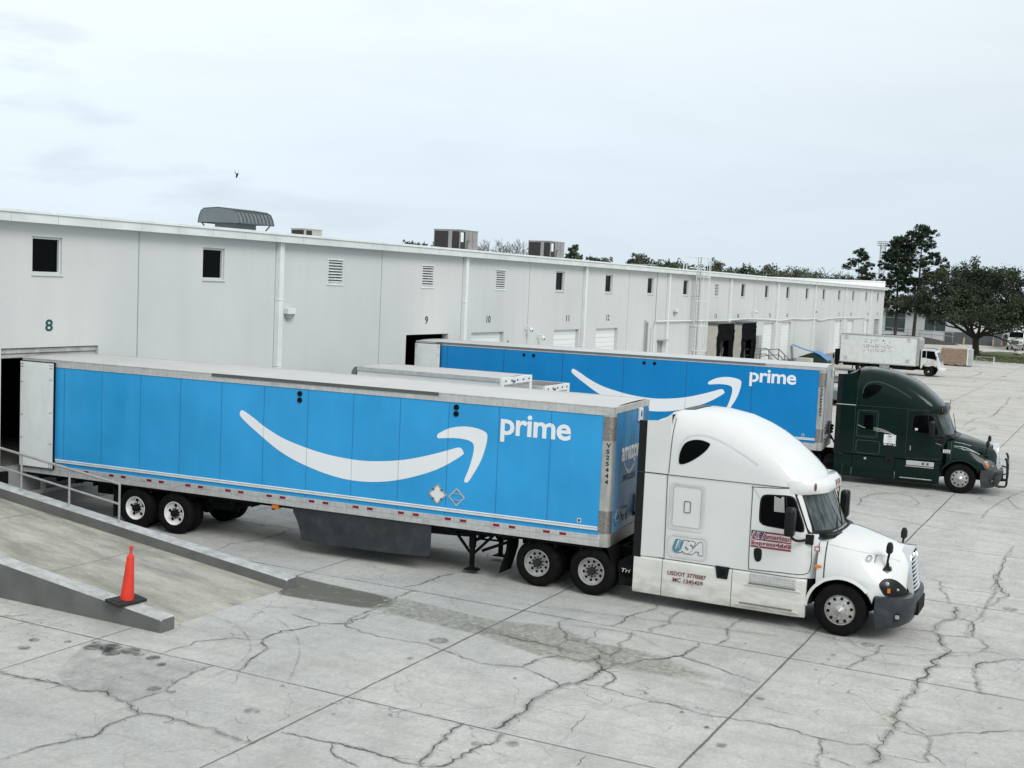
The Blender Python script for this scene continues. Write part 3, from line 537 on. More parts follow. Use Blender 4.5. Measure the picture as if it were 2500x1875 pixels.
st.line(smooth_line([(3.62, -10.3), (3.56, -10.45), (3.33, -11.28), (2.89, -11.95), (2.46, -12.4), (2.07, -12.66), (1.5, -12.9), (.9, -12.95)], 6), .06, .9, True)
st.line(smooth_line([(4.4, -10.7), (4.22, -11.35), (3.91, -11.99), (3.33, -12.74), (2.65, -13.32), (1.87, -13.8), (1.36, -14.07)], 6), .06, .9, True)
st.line(smooth_line([(9.0, -23.9), (8.4, -22.9), (8.2, -22.0), (8.9, -21.2), (10, -21)], 6), .10, .8, True)
st.line(smooth_line([(9.9, -23.5), (9.0, -22.6), (8.8, -21.8), (9.4, -21.3)], 6), .10, .8, True)
st.line(smooth_line([(6.9, -16.0), (7.2, -17.6), (6.6, -18.6), (6.2, -19.6)], 6), .12, .8, True)
for _ in range(14):
    x, y = rc.uniform(2, 40), rc.uniform(-24, -12); a = rc.uniform(-.5, .5)+1.57; L = rc.uniform(2, 6); b = rc.uniform(-.6, .6)
    st.line(smooth_line([(x, y), (x+math.cos(a)*L*.5+b*.4, y+math.sin(a)*L*.5), (x+math.cos(a)*L+b, y+math.sin(a)*L)], 6), rc.uniform(.08, .3), .7, True)
st.build('tyre_scuffs', M['scuff'])
g = MB(); g.box(-400, 900, -500, 900, -1.2, -.05); struct(g.build('subsoil', M['mulch']))

# ------------------------------------------------------------------ dock ramp with kerb walls
rt = thing('dock_ramp', (0, 0, 0), 0, 'long sloping concrete ramp between two grey kerb walls rising to the loading dock', 'ramp')
rz = lambda y: max(.004, .107*(y+10.46))
g = MB(); ys = [-10.46, -7, -3.5, -.02]
g.loft([[(2.44, y, rz(y)), (5.98, y, rz(y)), (5.98, y, -.04), (2.44, y, -.04)] for y in ys]); g.build('ramp_surface', M['rampc'], rt)
for y0 in (-6.84, -3.4):
    g = MB(); z = rz(y0)+.005; g.add([(2.5, y0-.012, z), (5.93, y0-.012, z-.001), (5.93, y0+.016, z+.003), (2.5, y0+.016, z+.003)], [(0, 1, 2, 3)]); g.build('ramp_joint', M['joint'], rt)
def kerb(x0, x1, zt, y0):
    out = lambda y: [(x0, y, -.03), (x0, y, zt(y)-.03), (x0+.03, y, zt(y)), (x1-.03, y, zt(y)), (x1, y, zt(y)-.03), (x1, y, -.03)]
    b = MB(); yy = [y0, y0+.03]+[y0+(0-y0)*i/12 for i in range(1, 12)]+[-.02]
    rings = [out(y) for y in yy]; rings[0] = [(p[0]*.9+.1*(x0+x1)/2, p[1], p[2]-.02 if i not in (0, 5) else p[2]) for i, p in enumerate(rings[0])]
    b.loft(rings); o = b.build('kerb_wall', [M['kerb_side'], M['kerb_top']], rt)
    for p in o.data.polygons:
        if p.normal.z > .3: p.material_index = 1
    return o
zn = lambda y: .27+.107*(y+10.55); zf = lambda y: .235+.111*(y+10.45)
kerb(2.13, 2.50, zn, -10.62); kerb(5.92, 6.28, zf, -10.52)
rl = thing('ramp_railing', (0, 0, 0), 0, 'grey two-bar pipe railing standing on the kerb wall beside the nearest trailer', 'railing')
g = MB(); g.tube([(6.08, -5.67, zf(-5.67)+.88), (6.08, -.1, zf(-.1)+.88)], .030, 10); g.build('top_rail', M['rail'], rl, 40)
g = MB(); g.tube([(6.08, -5.67, zf(-5.67)+.42), (6.08, -.1, zf(-.1)+.42)], .025, 10); g.build('mid_rail', M['rail'], rl, 40)
for y in (-5.67, -4.11, -2.54, -.97):
    g = MB(); g.tube([(6.08, y, zf(y)-.01), (6.08, y, zf(y)+.90)], .026, 10); g.build('post', M['rail'], rl, 40)
# orange cone on the near kerb wall
cn = thing('traffic_cone', (2.33, -9.60, zn(-9.6)+.0), R(-4), 'tall orange cone with black rubber base perched on the near kerb wall', 'cone')
cn.rotation_euler = (R(5.5), 0, R(-8))
g = MB(); g.box(-.34, .30, -.20, .20, .006, .065); g.box(-.27, -.16, -.10, .10, .065, .075); g.box(.16, .25, -.1, .1, .065, .075); g.build('base', M['conebase'], cn, None, .012)
g = MB(); g.lathe([(.128, .06), (.124, .10), (.104, .35), (.083, .62), (.068, .86), (.066, .87), (.062, .885), (.045, .89), (.030, .93), (.020, .96), (.026, 1.0), (.034, 1.045), (.030, 1.075), (.0, 1.08)], (0, 0, 0), 28, 0, 'z'); g.build('cone_body', M['cone'], cn, 50)

# ------------------------------------------------------------------ warehouse
WX0, WX1, DEP = -24.0, 129.2, 46.0
wh = thing('warehouse', (0, 0, 0), 0, 'long low white warehouse with numbered dock doors and a row of small high windows', 'building')
bay0 = 18.77; BAY = 12.78
wins = [8.57, 15.14, 40.95, 47.3, 53.72, 60.09, 72.87, 79.26, 85.72, 92.3, 98.73, 105.24, 111.81, 118.47, 125.02, 2.1, -4.3]
louv = [21.66, 28.10, 34.50, 66.47]
doors = {8: (7.62, 10.92), 9: (27.13, 30.48), 10: (32.49, 35.55), 11: (41.0, 44.05), 12: (46.32, 49.4), 13: (66.0, 68.72), 14: (71.9, 74.9), 15: (79.45, 82.45), 16: (84.85, 87.85), 17: (104.6, 107.6), 18: (110.3, 113.3), 19: (119.1, 122.1), 20: (124.2, 127.2)}
ZF = 1.18
holes = [(x, x+1.0, 6.24, 7.22) for x in wins]+[(x+.03, x+.99, 6.24, 7.10) for x in louv]+[(a, b, ZF, 4.30) for a, b in doors.values()]+[(55.9, 56.85, ZF, 3.40), (2.6, 5.6, ZF, 4.3)]
def holed_wall(mb, x0, x1, z0, z1, holes, y, depth):
    xs = sorted({x0, x1} | {h[0] for h in holes} | {h[1] for h in holes})
    for a, b in zip(xs, xs[1:]):
        hs = sorted([(h[2], h[3]) for h in holes if h[0] <= a+1e-6 and h[1] >= b-1e-6]); z = z0
        for p, q in hs+[(z1, z1)]:
            if p > z+1e-6: mb.add([(a, y, z), (b, y, z), (b, y, p), (a, y, p)], [(0, 1, 2, 3)])
            z = q
    for a, b, p, q in holes:
        mb.add([(a, y, p), (b, y, p), (b, y, q), (a, y, q), (a, y+depth, p), (b, y+depth, p), (b, y+depth, q), (a, y+depth, q)], [(0, 1, 5, 4), (1, 2, 6, 5), (2, 3, 7, 6), (3, 0, 4, 7)])
g = MB(); holed_wall(g, WX0, WX1, 0, 7.62, holes, 0, .30)
g.add([(WX1, 0, 0), (WX1, DEP, 0), (WX1, DEP, 7.9), (WX1, 0, 7.62)], [(0, 1, 2, 3)]); g.add([(WX0, 0, 0), (WX0, DEP, 0), (WX0, DEP, 7.9), (WX0, 0, 7.62)], [(0, 1, 2, 3)]); g.add([(WX0, DEP, 0), (WX1, DEP, 0), (WX1, DEP, 7.9), (WX0, DEP, 7.9)], [(0, 1, 2, 3)])
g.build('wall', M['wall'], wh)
g = MB(); g.add([(WX0+.1, .3, ZF), (WX1-.1, .3, ZF), (WX1-.1, 14, ZF), (WX0+.1, 14, ZF)], [(0, 1, 2, 3)]); g.build('dock_floor', M['intfloor'], wh)
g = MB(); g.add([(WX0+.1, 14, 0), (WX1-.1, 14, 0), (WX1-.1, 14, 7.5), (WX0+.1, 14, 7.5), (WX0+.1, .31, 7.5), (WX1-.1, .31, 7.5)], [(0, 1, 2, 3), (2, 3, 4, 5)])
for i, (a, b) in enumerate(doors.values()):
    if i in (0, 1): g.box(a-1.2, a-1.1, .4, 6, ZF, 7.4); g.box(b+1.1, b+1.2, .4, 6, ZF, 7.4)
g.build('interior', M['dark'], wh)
g = MB(); g.loft([[(WX0-.3, -.33, 7.56), (WX1+.2, -.33, 7.56), (WX1+.2, -.33, 7.82), (WX0-.3, -.33, 7.82)], [(WX0-.3, .0, 7.56), (WX1+.2, .0, 7.56), (WX1+.2, .0, 7.82), (WX0-.3, .0, 7.82)]]); g.build('fascia', M['fascia'], wh)
g = MB(); g.box(WX0-.3, WX1+.2, -.36, .10, 7.822, 7.872); g.box(WX0-.3, WX1+.2, -.37, -.332, 7.79, 7.823); g.build('fascia_cap', M['trim'], wh, None, .008)
g = MB(); g.add([(WX0-.3, .1, 7.84), (WX1+.2, .1, 7.84), (WX1+.2, 20, 7.99), (WX0-.3, 20, 7.99), (WX1+.2, DEP, 7.9), (WX0-.3, DEP, 7.9)], [(0, 1, 2, 3), (3, 2, 4, 5)]); g.build('roof', M['roof'], wh)
g = MB(); g.box(129.0, 129.42, .02, 15, 7.0, 8.50); g.box(128.9, 129.5, 0.0, 15, 8.502, 8.57); g.build('end_parapet', M['bright_white'], wh)
g = MB()
for a, b, h in ((36, 62, .09), (66, 84, .11), (90, 100, .08)): g.box(a, b, 1.2, 1.6, 7.8, 7.86+h)
g.build('roof_curb', M['trim'], wh)
g = MB()
for k in range(-3, 10):
    x = bay0+BAY*k
    if x > WX1: break
    p = MB(); p.box(x+.02, x+.24, -.15, .01, .35, 7.555); p.box(x+.005, x+.255, -.163, 0.0, 5.62, 5.66); p.box(x+.005, x+.255, -.163, 0.0, 3.40, 3.44); p.build('downspout', M['trim'], wh, None, .01)
    xj = x+6.42
    for xx, w in ((xj, .035), (x-.04, .03)):
        if xx < WX1: g = MB(); g.box(xx-w/2, xx+w/2, -.004, .004, 1.2, 7.55); g.build('wall_joint', M['joint'], wh)
g = MB(); g.box(55.24, 55.30, -.02, .004, 1.2, 7.55)
g.build('wall_joint', M['joint'], wh)
for x in wins:
    f = MB(); z0, z1 = 6.24, 7.22
    for a, b, c, d, y in ((x-.03, x+1.03, z1, z1+.045, -.015), (x-.02, x+1.04, z0-.05, z0, -.04)): f.box(a, b, y, .02, c, d)
    for a, b, c, d in ((x+.001, x+.06, z0, z1), (x+.94, x+.999, z0, z1), (x+.06, x+.94, z1-.06, z1), (x+.06, x+.94, z0, z0+.06)): f.box(a, b, .05, .16, c, d)
    fo = f.build('window', M['frame'], wh, None, .006)
    p = MB(); p.box(x+.06, x+.94, .12, .13, z0+.06, z1-.06); p.build('pane', M['glass'], fo)
for x in louv:
    f = MB(); z0, z1 = 6.26, 7.08
    f.box(x+.03, x+.06, -.02, .1, z0, z1); f.box(x+.96, x+.99, -.02, .1, z0, z1); f.box(x+.0, x+1.02, -.03, .05, z1, z1+.05); f.box(x+.0, x+1.02, -.03, .05, z0-.08, z0)
    for k in range(8):
        z = z0+.02+k*.1025; f.add([(x+.06, -.015, z), (x+.96, -.015, z), (x+.96, .085, z+.062), (x+.06, .085, z+.062), (x+.06, -.015, z+.012), (x+.96, -.015, z+.012), (x+.96, .085, z+.074), (x+.06, .085, z+.074)], [(0, 1, 2, 3), (4, 7, 6, 5), (0, 4, 5, 1)])
    fo = f.build('louver_vent', M['louver'], wh); p = MB(); p.box(x+.04, x+.98, .11, .12, z0, z1); p.build('backing', M['dark'], fo)
for n_, (a, b) in doors.items():
    if n_ not in (8, 9):
        d = MB(); ns = 6; h = (4.30-ZF)/ns
        for k in range(ns):
            z0 = ZF+h*k; d.box(a+.01, b-.01, .17, .24, z0+.012, z0+h*.5-.004); d.box(a+.01, b-.01, .165, .24, z0+h*.5+.004, z0+h-.012); d.box(a+.01, b-.01, .20, .25, z0, z0+h)
        do = d.build('dock_door', M['door_grey'] if n_ == 20 else M['door_white'], wh, None, .006)
        p = MB(); p.box(a+.35, a+.43, .13, .17, 2.3, 2.5); p.build('handle', M['black'], do)
    elif n_ == 8:
        d = MB(); d.box(a, b-.02, .10, .22, 4.03, 4.15); d.box(a, b-.02, .06, .22, 4.15, 4.28); d.build('raised_door', M['kerb_top'], wh, None, .02)
    for xx in (a-.02, b-.18): bb = MB(); bb.box(xx, xx+.2, -.12, 0, .70, 1.12); bb.build('dock_bumper', M['black'], wh, None, .02)
d = MB(); d.box(55.93, 56.82, .10, .15, ZF, 3.38); do = d.build('side_door', M['door_grey'], wh); p = MB(); p.box(55.75, 57.0, -.30, .0, 3.44, 3.50); p.build('door_canopy', M['door_grey'], wh)
for s_, x, w in (('8', 9.16, .26), ('9', 28.65, .24), ('10', 34.02, .38), ('11', 42.57, .36), ('12', 47.88, .42), ('13', 67.11, .42), ('14', 72.42, .42), ('15', 81.06, .42), ('16', 86.44, .42), ('17', 106.15, .42), ('18', 111.66, .42), ('19', 120.43, .42), ('20', 125.92, .42)):
    t = MB(); put_text(t, s_, (x-w/2, x+w/2, 4.72, 5.04), lambda a, b: (a, -.006, b), .022); t.build('door_number', M['txt_green'] if s_ == '8' else M['txt_black'], wh)
# services on the wall
c = MB(); pts = [(54.92, -.12, 1.3), (54.92, -.12, 4.45), (55.1, -.12, 4.62), (59, -.12, 4.62), (64, -.12, 4.60), (68, -.12, 4.56), (72, -.12, 4.62), (75, -.12, 4.66), (79, -.12, 4.60), (84, -.12, 4.46), (88, -.12, 4.60), (92, -.12, 4.50), (96, -.12, 4.55), (98, -.12, 4.36), (101, -.12, 4.5), (106, -.12, 4.56), (112, -.12, 4.5), (118, -.12, 4.54), (118.3, -.12, 4.4), (118.3, -.12, 3.0)]
c.tube(pts, .045, 8); c.tube([(54.6, -.1, 1.3), (54.6, -.1, 4.3)], .035, 8); c.build('conduit', M['trim'], wh, 40)
c = MB(); c.tube([(53.53, -.08, 1.3), (53.53, -.08, 4.7)], .035, 8); c.tube([(53.86, -.08, 1.3), (53.86, -.08, 4.6)], .05, 8); c.build('vertical_conduit', M['rail'], wh, 40)
c = MB(); c.box(35.93, 36.03, -.05, 0, 3.78, 3.90); c.build('switch_box', M['door_grey'], wh)
c = MB(); c.box(77.3, 78.2, -.25, 0, 1.5, 3.36); c.build('electric_cabinet', M['door_grey'], wh, None, .01)
for x, z, lab in ((19.22, 5.02, 'boxy wall light beside the downspout between the second window and first louver'), (58.4, 5.05, 'boxy wall light near the caged roof ladder, mid building'), (95.9, 5.05, 'small wall light far along the warehouse above the green dumpster')):
    w = thing('wall_light', (x, 0, z), 0, lab, 'wall light', 'lights on the warehouse wall')
    g = MB(); g.box(0, .42, -.22, -.003, .14, .34); g.build('housing', M['trim'], w, None, .015)
    g = MB(); g.loft([[(.02, -.20, .14), (.40, -.20, .14), (.40, -.01, .14), (.02, -.01, .14)], [(.06, -.14, 0), (.36, -.14, 0), (.36, -.01, 0), (.06, -.01, 0)]]); g.build('diffuser', M['door_grey'], w)
for x, z, lab in ((37.8, 4.42, 'white security camera on the wall just left of the wall joint past door 10'), (39.15, 4.0, 'white dome security camera low on the wall between doors 10 and 11'), (76.0, 5.2, 'small white security camera on the far wall above the dock curtains')):
    w = thing('security_camera', (x, 0, z), 0, lab, 'security camera', 'cameras on the warehouse wall')
    g = MB(); g.box(-.10, .02, -.07, -.003, -.05, .14); g.tube([(-.04, -.06, .1), (-.02, -.28, .1), (-.02, -.30, .02)], .03, 8); g.build('bracket', M['trim'], w, 40)
    g = MB(); g.lathe([(.0, .06), (.07, .05), (.10, .0), (.10, -.06), (.085, -.07), (.085, -.10), (.05, -.15), (0, -.17)], (-.02, -.30, 0), 16, 0, 'z'); g.build('dome', M['trim'], w, 50)
    g = MB(); g.lathe([(.045, 0), (.04, .02), (0, .025)], (-.02, -.375, -.09), 12, 0, 'y', -1); g.build('lens', M['black'], w, 50)
# caged ladder
ld = thing('roof_ladder', (61.95, 0, 0), 0, 'tall white caged access ladder fixed to the warehouse wall and rising above the roof', 'ladder')
g = MB(); g.tube([(-.3, -.35, 2.0), (-.3, -.35, 8.72)], .035, 6); g.tube([(.3, -.35, 2.0), (.3, -.35, 8.72)], .035, 6)
for k in range(22): g.tube([(-.3, -.35, 2.1+k*.30), (.3, -.35, 2.1+k*.30)], .018, 6)
for z in (2.2, 4.2, 6.2, 7.3): g.tube([(-.3, 0, z), (-.3, -.35, z)], .02, 6); g.tube([(.3, 0, z), (.3, -.35, z)], .02, 6)
g.build('rungs', M['rail'], ld, 40)
g = MB()
def arc(z): return [(.42*math.cos(R(a))*.95, -.35-.78*math.sin(R(a)), z) for a in range(0, 181, 20)]
for z in (2.7, 4.3, 5.9, 7.45, 8.72): g.tube(arc(z), .028, 6)
for a in (0, 36, 72, 108, 144, 180): g.tube([(.40*math.cos(R(a)), -.35-.78*math.sin(R(a)), 2.7), (.40*math.cos(R(a)), -.35-.78*math.sin(R(a)), 8.72)], .022, 6)
g.build('safety_cage', M['trim'], ld, 40)
g = MB(); g.box(-.6, 2.2, -.1, .1, 8.0, 8.06); g.tube([(-.3, -.35, 8.72), (-.3, .6, 8.72), (-.3, .6, 7.9)], .03, 6); g.tube([(.3, -.35, 8.72), (.3, .6, 8.72), (.3, .6, 7.9)], .03, 6); g.build('roof_handrail', M['trim'], ld, 40)
# dock curtains at doors 13 and 14
for x0, x1, lab in ((65.35, 69.2, 'ragged black and cream dock curtain shelter at door 13, left of the pair'), (71.0, 74.7, 'torn black dock curtain shelter at door 14, right of the pair')):
    w = thing('dock_shelter', (x0, 0, 0), 0, lab, 'dock shelter', 'fabric dock shelters'); L = x1-x0; rr = random.Random(int(x0))
    def sheet(y0, x_, z0, z1, mat, nm, mi=None):
        g = MB(); n = 7; m = 8; vs = []
        for i in range(n):
            for j in range(m):
                u, v_ = i/(n-1), j/(m-1); vs.append((x_[0]+(x_[1]-x_[0])*u, y0[0]+(y0[1]-y0[0])*u+rr.gauss(0, .03), z0+(z1-z0)*v_+(rr.gauss(0, .07) if j == 0 else 0)))
        g.add(vs, [(i*m+j, (i+1)*m+j, (i+1)*m+j+1, i*m+j+1) for i in range(n-1) for j in range(m-1)]); g.build(nm, mat, w, 60)
    sheet((0, -.75), (0, 0), 1.25, 4.30, M['tarp_white'], 'side_curtain'); sheet((0, -.75), (L, L), 1.25, 4.30, M['tarp_black'], 'side_curtain')
    sheet((-.75, -.75), (0, L), 3.25, 4.40, M['tarp_black'], 'head_curtain'); sheet((-.74, -.70), (0.0, 1.15), 1.25, 3.6, M['tarp_black'], 'flap'); sheet((-.70, -.68), (L-1.0, L), 1.25, 3.6, M['tarp_black'], 'flap')
    sheet((-.3, -.3), (1.1, 1.7), 1.25, 3.4, M['tarp_white'], 'inner_flap')
    g = MB(); g.box(-.05, L+.05, -.80, 0, 4.40, 4.48); g.box(-.05, .02, -.80, -.0, 4.30, 4.40); g.build('frame', M['strip'], w)
# rooftop machines
def hvac(x, y, sx, sy, h, lab, scale=1):
    w = thing('rooftop_unit', (x, y, 7.86), 0, lab, 'rooftop air conditioner', 'rooftop air conditioners')
    g = MB(); g.box(0, sx, 0, sy, .10, h); g.box(.05, sx-.05, .05, sy-.05, 0, .1); g.box(-.02, sx+.02, -.02, sy+.02, h, h+.04); g.build('cabinet', M['hvac'], w, None, .01)
    g = MB(); g.box(-.012, 0.002, .45*sy, .97*sy, .14, h-.05); g.box(-.012, 0.002, .03*sy, .30*sy, .14, h-.05); g.box(.04, sx*.28, -.012, .002, .14, h-.05); g.build('condenser_coil', M['hvac_coil'], w)
    g = MB(); g.box(sx*.02, sx*.16, -.03, -.011, h*.5, h-.1); g.build('control_panel', M['trim'], w)
    g = MB(); g.box(sx*.45, sx*.455, -.006, .002, .12, h); g.box(sx*.7, sx*.705, -.006, .002, .12, h); g.tube([(sx*.35, -.05, .1), (sx*.35, -.05, h*.55), (sx*.5, -.05, h*.58)], .025, 6); g.build('service_pipe', M['strip'], w)
hvac(38.2, 4.0, 1.8, 1.5, 1.14, 'large brown-grey air conditioner on the roof left of the bare tree')
hvac(48.6, 4.0, 1.85, 1.42, 1.10, 'large brown-grey air conditioner on the roof right of the bare tree')
w = thing('rooftop_unit', (25.66, 4.0, 7.86), 0, 'low beige air conditioner on the roof just right of the curved roof vent', 'rooftop air conditioner', 'rooftop air conditioners')
g = MB(); g.box(0, 1.15, 0, .7, .04, .46); g.box(-.02, 1.17, -.02, .72, .46, .49); g.build('cabinet', M['hvac_beige'], w, None, .01)
g = MB(); g.box(-.012, 0.002, .06, .64, .10, .42); g.box(.08, .45, -.012, .002, .10, .42); g.build('condenser_coil', M['hvac_coil'], w)
w = thing('rooftop_unit', (64.4, 4.2, 7.86), 0, 'small flat grey air conditioner far along the roof left of the ladder', 'rooftop air conditioner', 'rooftop air conditioners')
g = MB(); g.box(0, 1.9, 0, 1.4, .06, .34); g.build('cabinet', M['hvac'], w, None, .01); g = MB(); g.box(.1, .85, -.012, .002, .1, .3); g.box(1.0, 1.8, -.012, .002, .1, .3); g.build('grille', M['hvac_coil'], w)
# big curved exhaust hood
vt = thing('roof_vent', (21.0, 4.0, 7.86), 0, 'wide grey curved exhaust hood with dark ribs standing on the roof', 'roof vent')
prof = [(-.56, .42), (-.50, .62), (-.40, .80), (-.22, .88), (.45, .96), (1.12, .92), (1.26, .84), (1.34, .66), (1.40, .42)]
g = MB(); n_ = len(prof)
g.loft([[(0, p[0]*1, p[1]) for p in prof], [(1.95, p[0]*1, p[1]) for p in prof]], close=False, cap0=False, cap1=False)
g.prism(prof, -.01, .012, 'x'); g.prism(prof, 1.94, 1.962, 'x'); g.build('hood', M['vent_grey'], vt, 30)
g = MB()
for i in range(10):
    xx = 1.95*i/9; g.tube([(xx, p[0]-.01*(p[0] < 0)+.01*(p[0] > 0), p[1]+.012) for p in prof], .022, 6)
g.tube([(0, -.57, .42), (1.95, -.57, .42)], .022, 6); g.tube([(0, 1.41, .42), (1.95, 1.41, .42)], .022, 6); g.build('rib', M['vent_edge'], vt, 40)
g = MB(); g.box(.4, 1.55, -.05, .95, 0, .5); g.build('duct_base', M['vent_grey'], vt); g = MB()
for xx, sx in ((.1, 1), (1.85, -1)):
    for yy in (-.45, 1.3): g.tube([(xx, yy, .40), (xx+sx*.35, yy*.9+.05, .02)], .025, 6)
g.build('brace', M['vent_edge'], vt)

# ------------------------------------------------------------------ wheels
def wheel(parent, t, v, sgn, kind, r=.52, wd=.27, name='wheel'):
    """v = the outer sidewall plane, sgn = -1 when that side faces the camera (local -Y)."""
    c = (t, v, r+.0)
    w = MB(); s = -sgn                                    # the tyre goes inward from v
    prof = [(.295*r/.52, .030), (.31*r/.52, .012), (.38*r/.52, .0), (.46*r/.52, .012), (.500*r/.52, .035), (r-.004, .065), (r, .09)]
    gro = []
    for k in range(4):
        a = .105+k*(wd-.17)/4; gro += [(r, a), (r-.012, a+.003), (r-.012, a+.011), (r, a+.014)]
    prof = prof+gro+[(r, wd-.06), (r-.012, wd-.04), (.46*r/.52, wd-.01), (.30*r/.52, wd-.02), (.295*r/.52, wd-.03)]
    w.lathe(prof+[prof[0]], c, 48, 0, 'y', s, False)
    ty = w.build(name, M['tyre'], parent, 30)
    k = r/.52; m = M['rim']; g = MB(); n = 10
    if kind == 'steer':
        g.lathe([(.300*k, .035), (.293*k, .018), (.285*k, .022), (.275*k, .045), (.265*k, .030), (.19*k, .018), (.185*k, -.01), (.175*k, -.015), (.12*k, -.018), (.10*k, -.030), (.055*k, -.055), (.0, -.095)], c, 40, 0, 'y', s, False); hole_r, hole_o, nut_r, nut_o = .228*k, .017, .150*k, -.022
    elif kind == 'drive':
        m = M['rim_drive']; g.lathe([(.300*k, .02), (.293*k, .002), (.283*k, .004), (.276*k, .03), (.262*k, .095), (.225*k, .105), (.150*k, .110), (.145*k, .095), (.10*k, .09), (0.0, .09)], c, 40, 0, 'y', s, False); hole_r, hole_o, nut_r, nut_o = .203*k, .102, .125*k, .088
    else:
        m = M['rim_white']
        g.lathe([(.300*k, .03), (.292*k, .010), (.280*k, .014), (.272*k, .04), (.262*k, .09), (.235*k, .105), (.14*k, .115), (.13*k, .10), (0.0, .10)], c, 40, 0, 'y', s, False); hole_r, hole_o, nut_r, nut_o = .190*k, .104, .12*k, .098; n = 5
    ro = g.build('rim', m, ty, 35)
    h = MB()
    for i in range(n):
        th = 2*math.pi*(i+.3)/n; rr = .031*k if n == 10 else .042*k
        h.lathe([(rr, 0), (rr, .002*1)], (t+hole_r*math.cos(th), v+s*(hole_o-.004), r+hole_r*math.sin(th)), 12, 0, 'y', s)
    h.build('hand_hole', M['under'], ty)
    h = MB()
    for i in range(10):
        th = 2*math.pi*(i+.5)/10; h.lathe([(.019*k, .0), (.017*k, -.028), (.0, -.034)], (t+nut_r*math.cos(th), v+s*nut_o, r+nut_r*math.sin(th)), 8, 0, 'y', s)
    h.build('wheel_nut', M['alu'] if kind == 'steer' else M['under'], ty, 40)
    if kind != 'steer':
        h = MB(); h.lathe([(.095*k, .10), (.09*k, .02), (.075*k, -.02), (.06*k, -.022), (.055*k, -.035), (0, -.035)], c, 20, 0, 'y', s); h.build('hub', M['hub'] if kind == 'drive' else M['under'], ty, 40)
    return ty
def dual(parent, t, v0, v1, kind, r=.52):
    wheel(parent, t, v0, -1, kind, r); wheel(parent, t, v1, 1, kind, r)
    for a, b in ((v0+.33, v0+.60), (v1-.60, v1-.33)):
        g = MB(); g.lathe([(.28*r/.52, 0), (.42*r/.52, 0), (r-.03, .03), (r, .07), (r, .20), (r-.03, .24), (.42*r/.52, .27), (.28*r/.52, .27)], (t, a, r), 36, 0, 'y', 1); g.build('inner_wheel', M['tyre'], parent, 30)

# ------------------------------------------------------------------ semi trailer
SM_U = [(6.78, 3.15), (6.80, 3.22), (6.88, 3.245), (7.19, 3.09), (7.48, 2.92), (8.0, 2.69), (8.67, 2.515), (9.29, 2.41), (9.9, 2.365), (10.35, 2.37), (10.9, 2.43), (11.38, 2.52), (11.88, 2.66), (12.3, 2.80), (12.54, 2.885), (12.64, 2.885), (12.70, 2.81), (12.67, 2.725)]
SM_L = [(12.22, 2.43), (11.73, 2.21), (11.13, 2.02), (10.55, 1.91), (9.92, 1.88), (9.31, 1.945), (8.69, 2.09), (8.22, 2.245), (7.82, 2.43), (7.41, 2.68), (7.07, 2.90), (6.85, 3.06)]
SM_A = [(12.04, 3.10), (12.09, 3.17), (12.34, 3.30), (12.67, 3.37), (12.99, 3.36), (13.20, 3.30), (13.265, 3.21), (13.23, 2.95), (13.12, 2.62), (12.95, 2.31), (12.85, 2.16), (12.78, 2.135), (12.755, 2.19), (12.86, 2.47), (12.94, 2.78), (12.95, 2.96), (12.89, 3.045), (12.74, 3.085), (12.48, 3.095), (12.15, 3.06), (12.07, 3.055)]
TL, TW, TH = 16.15, 2.59, 4.11
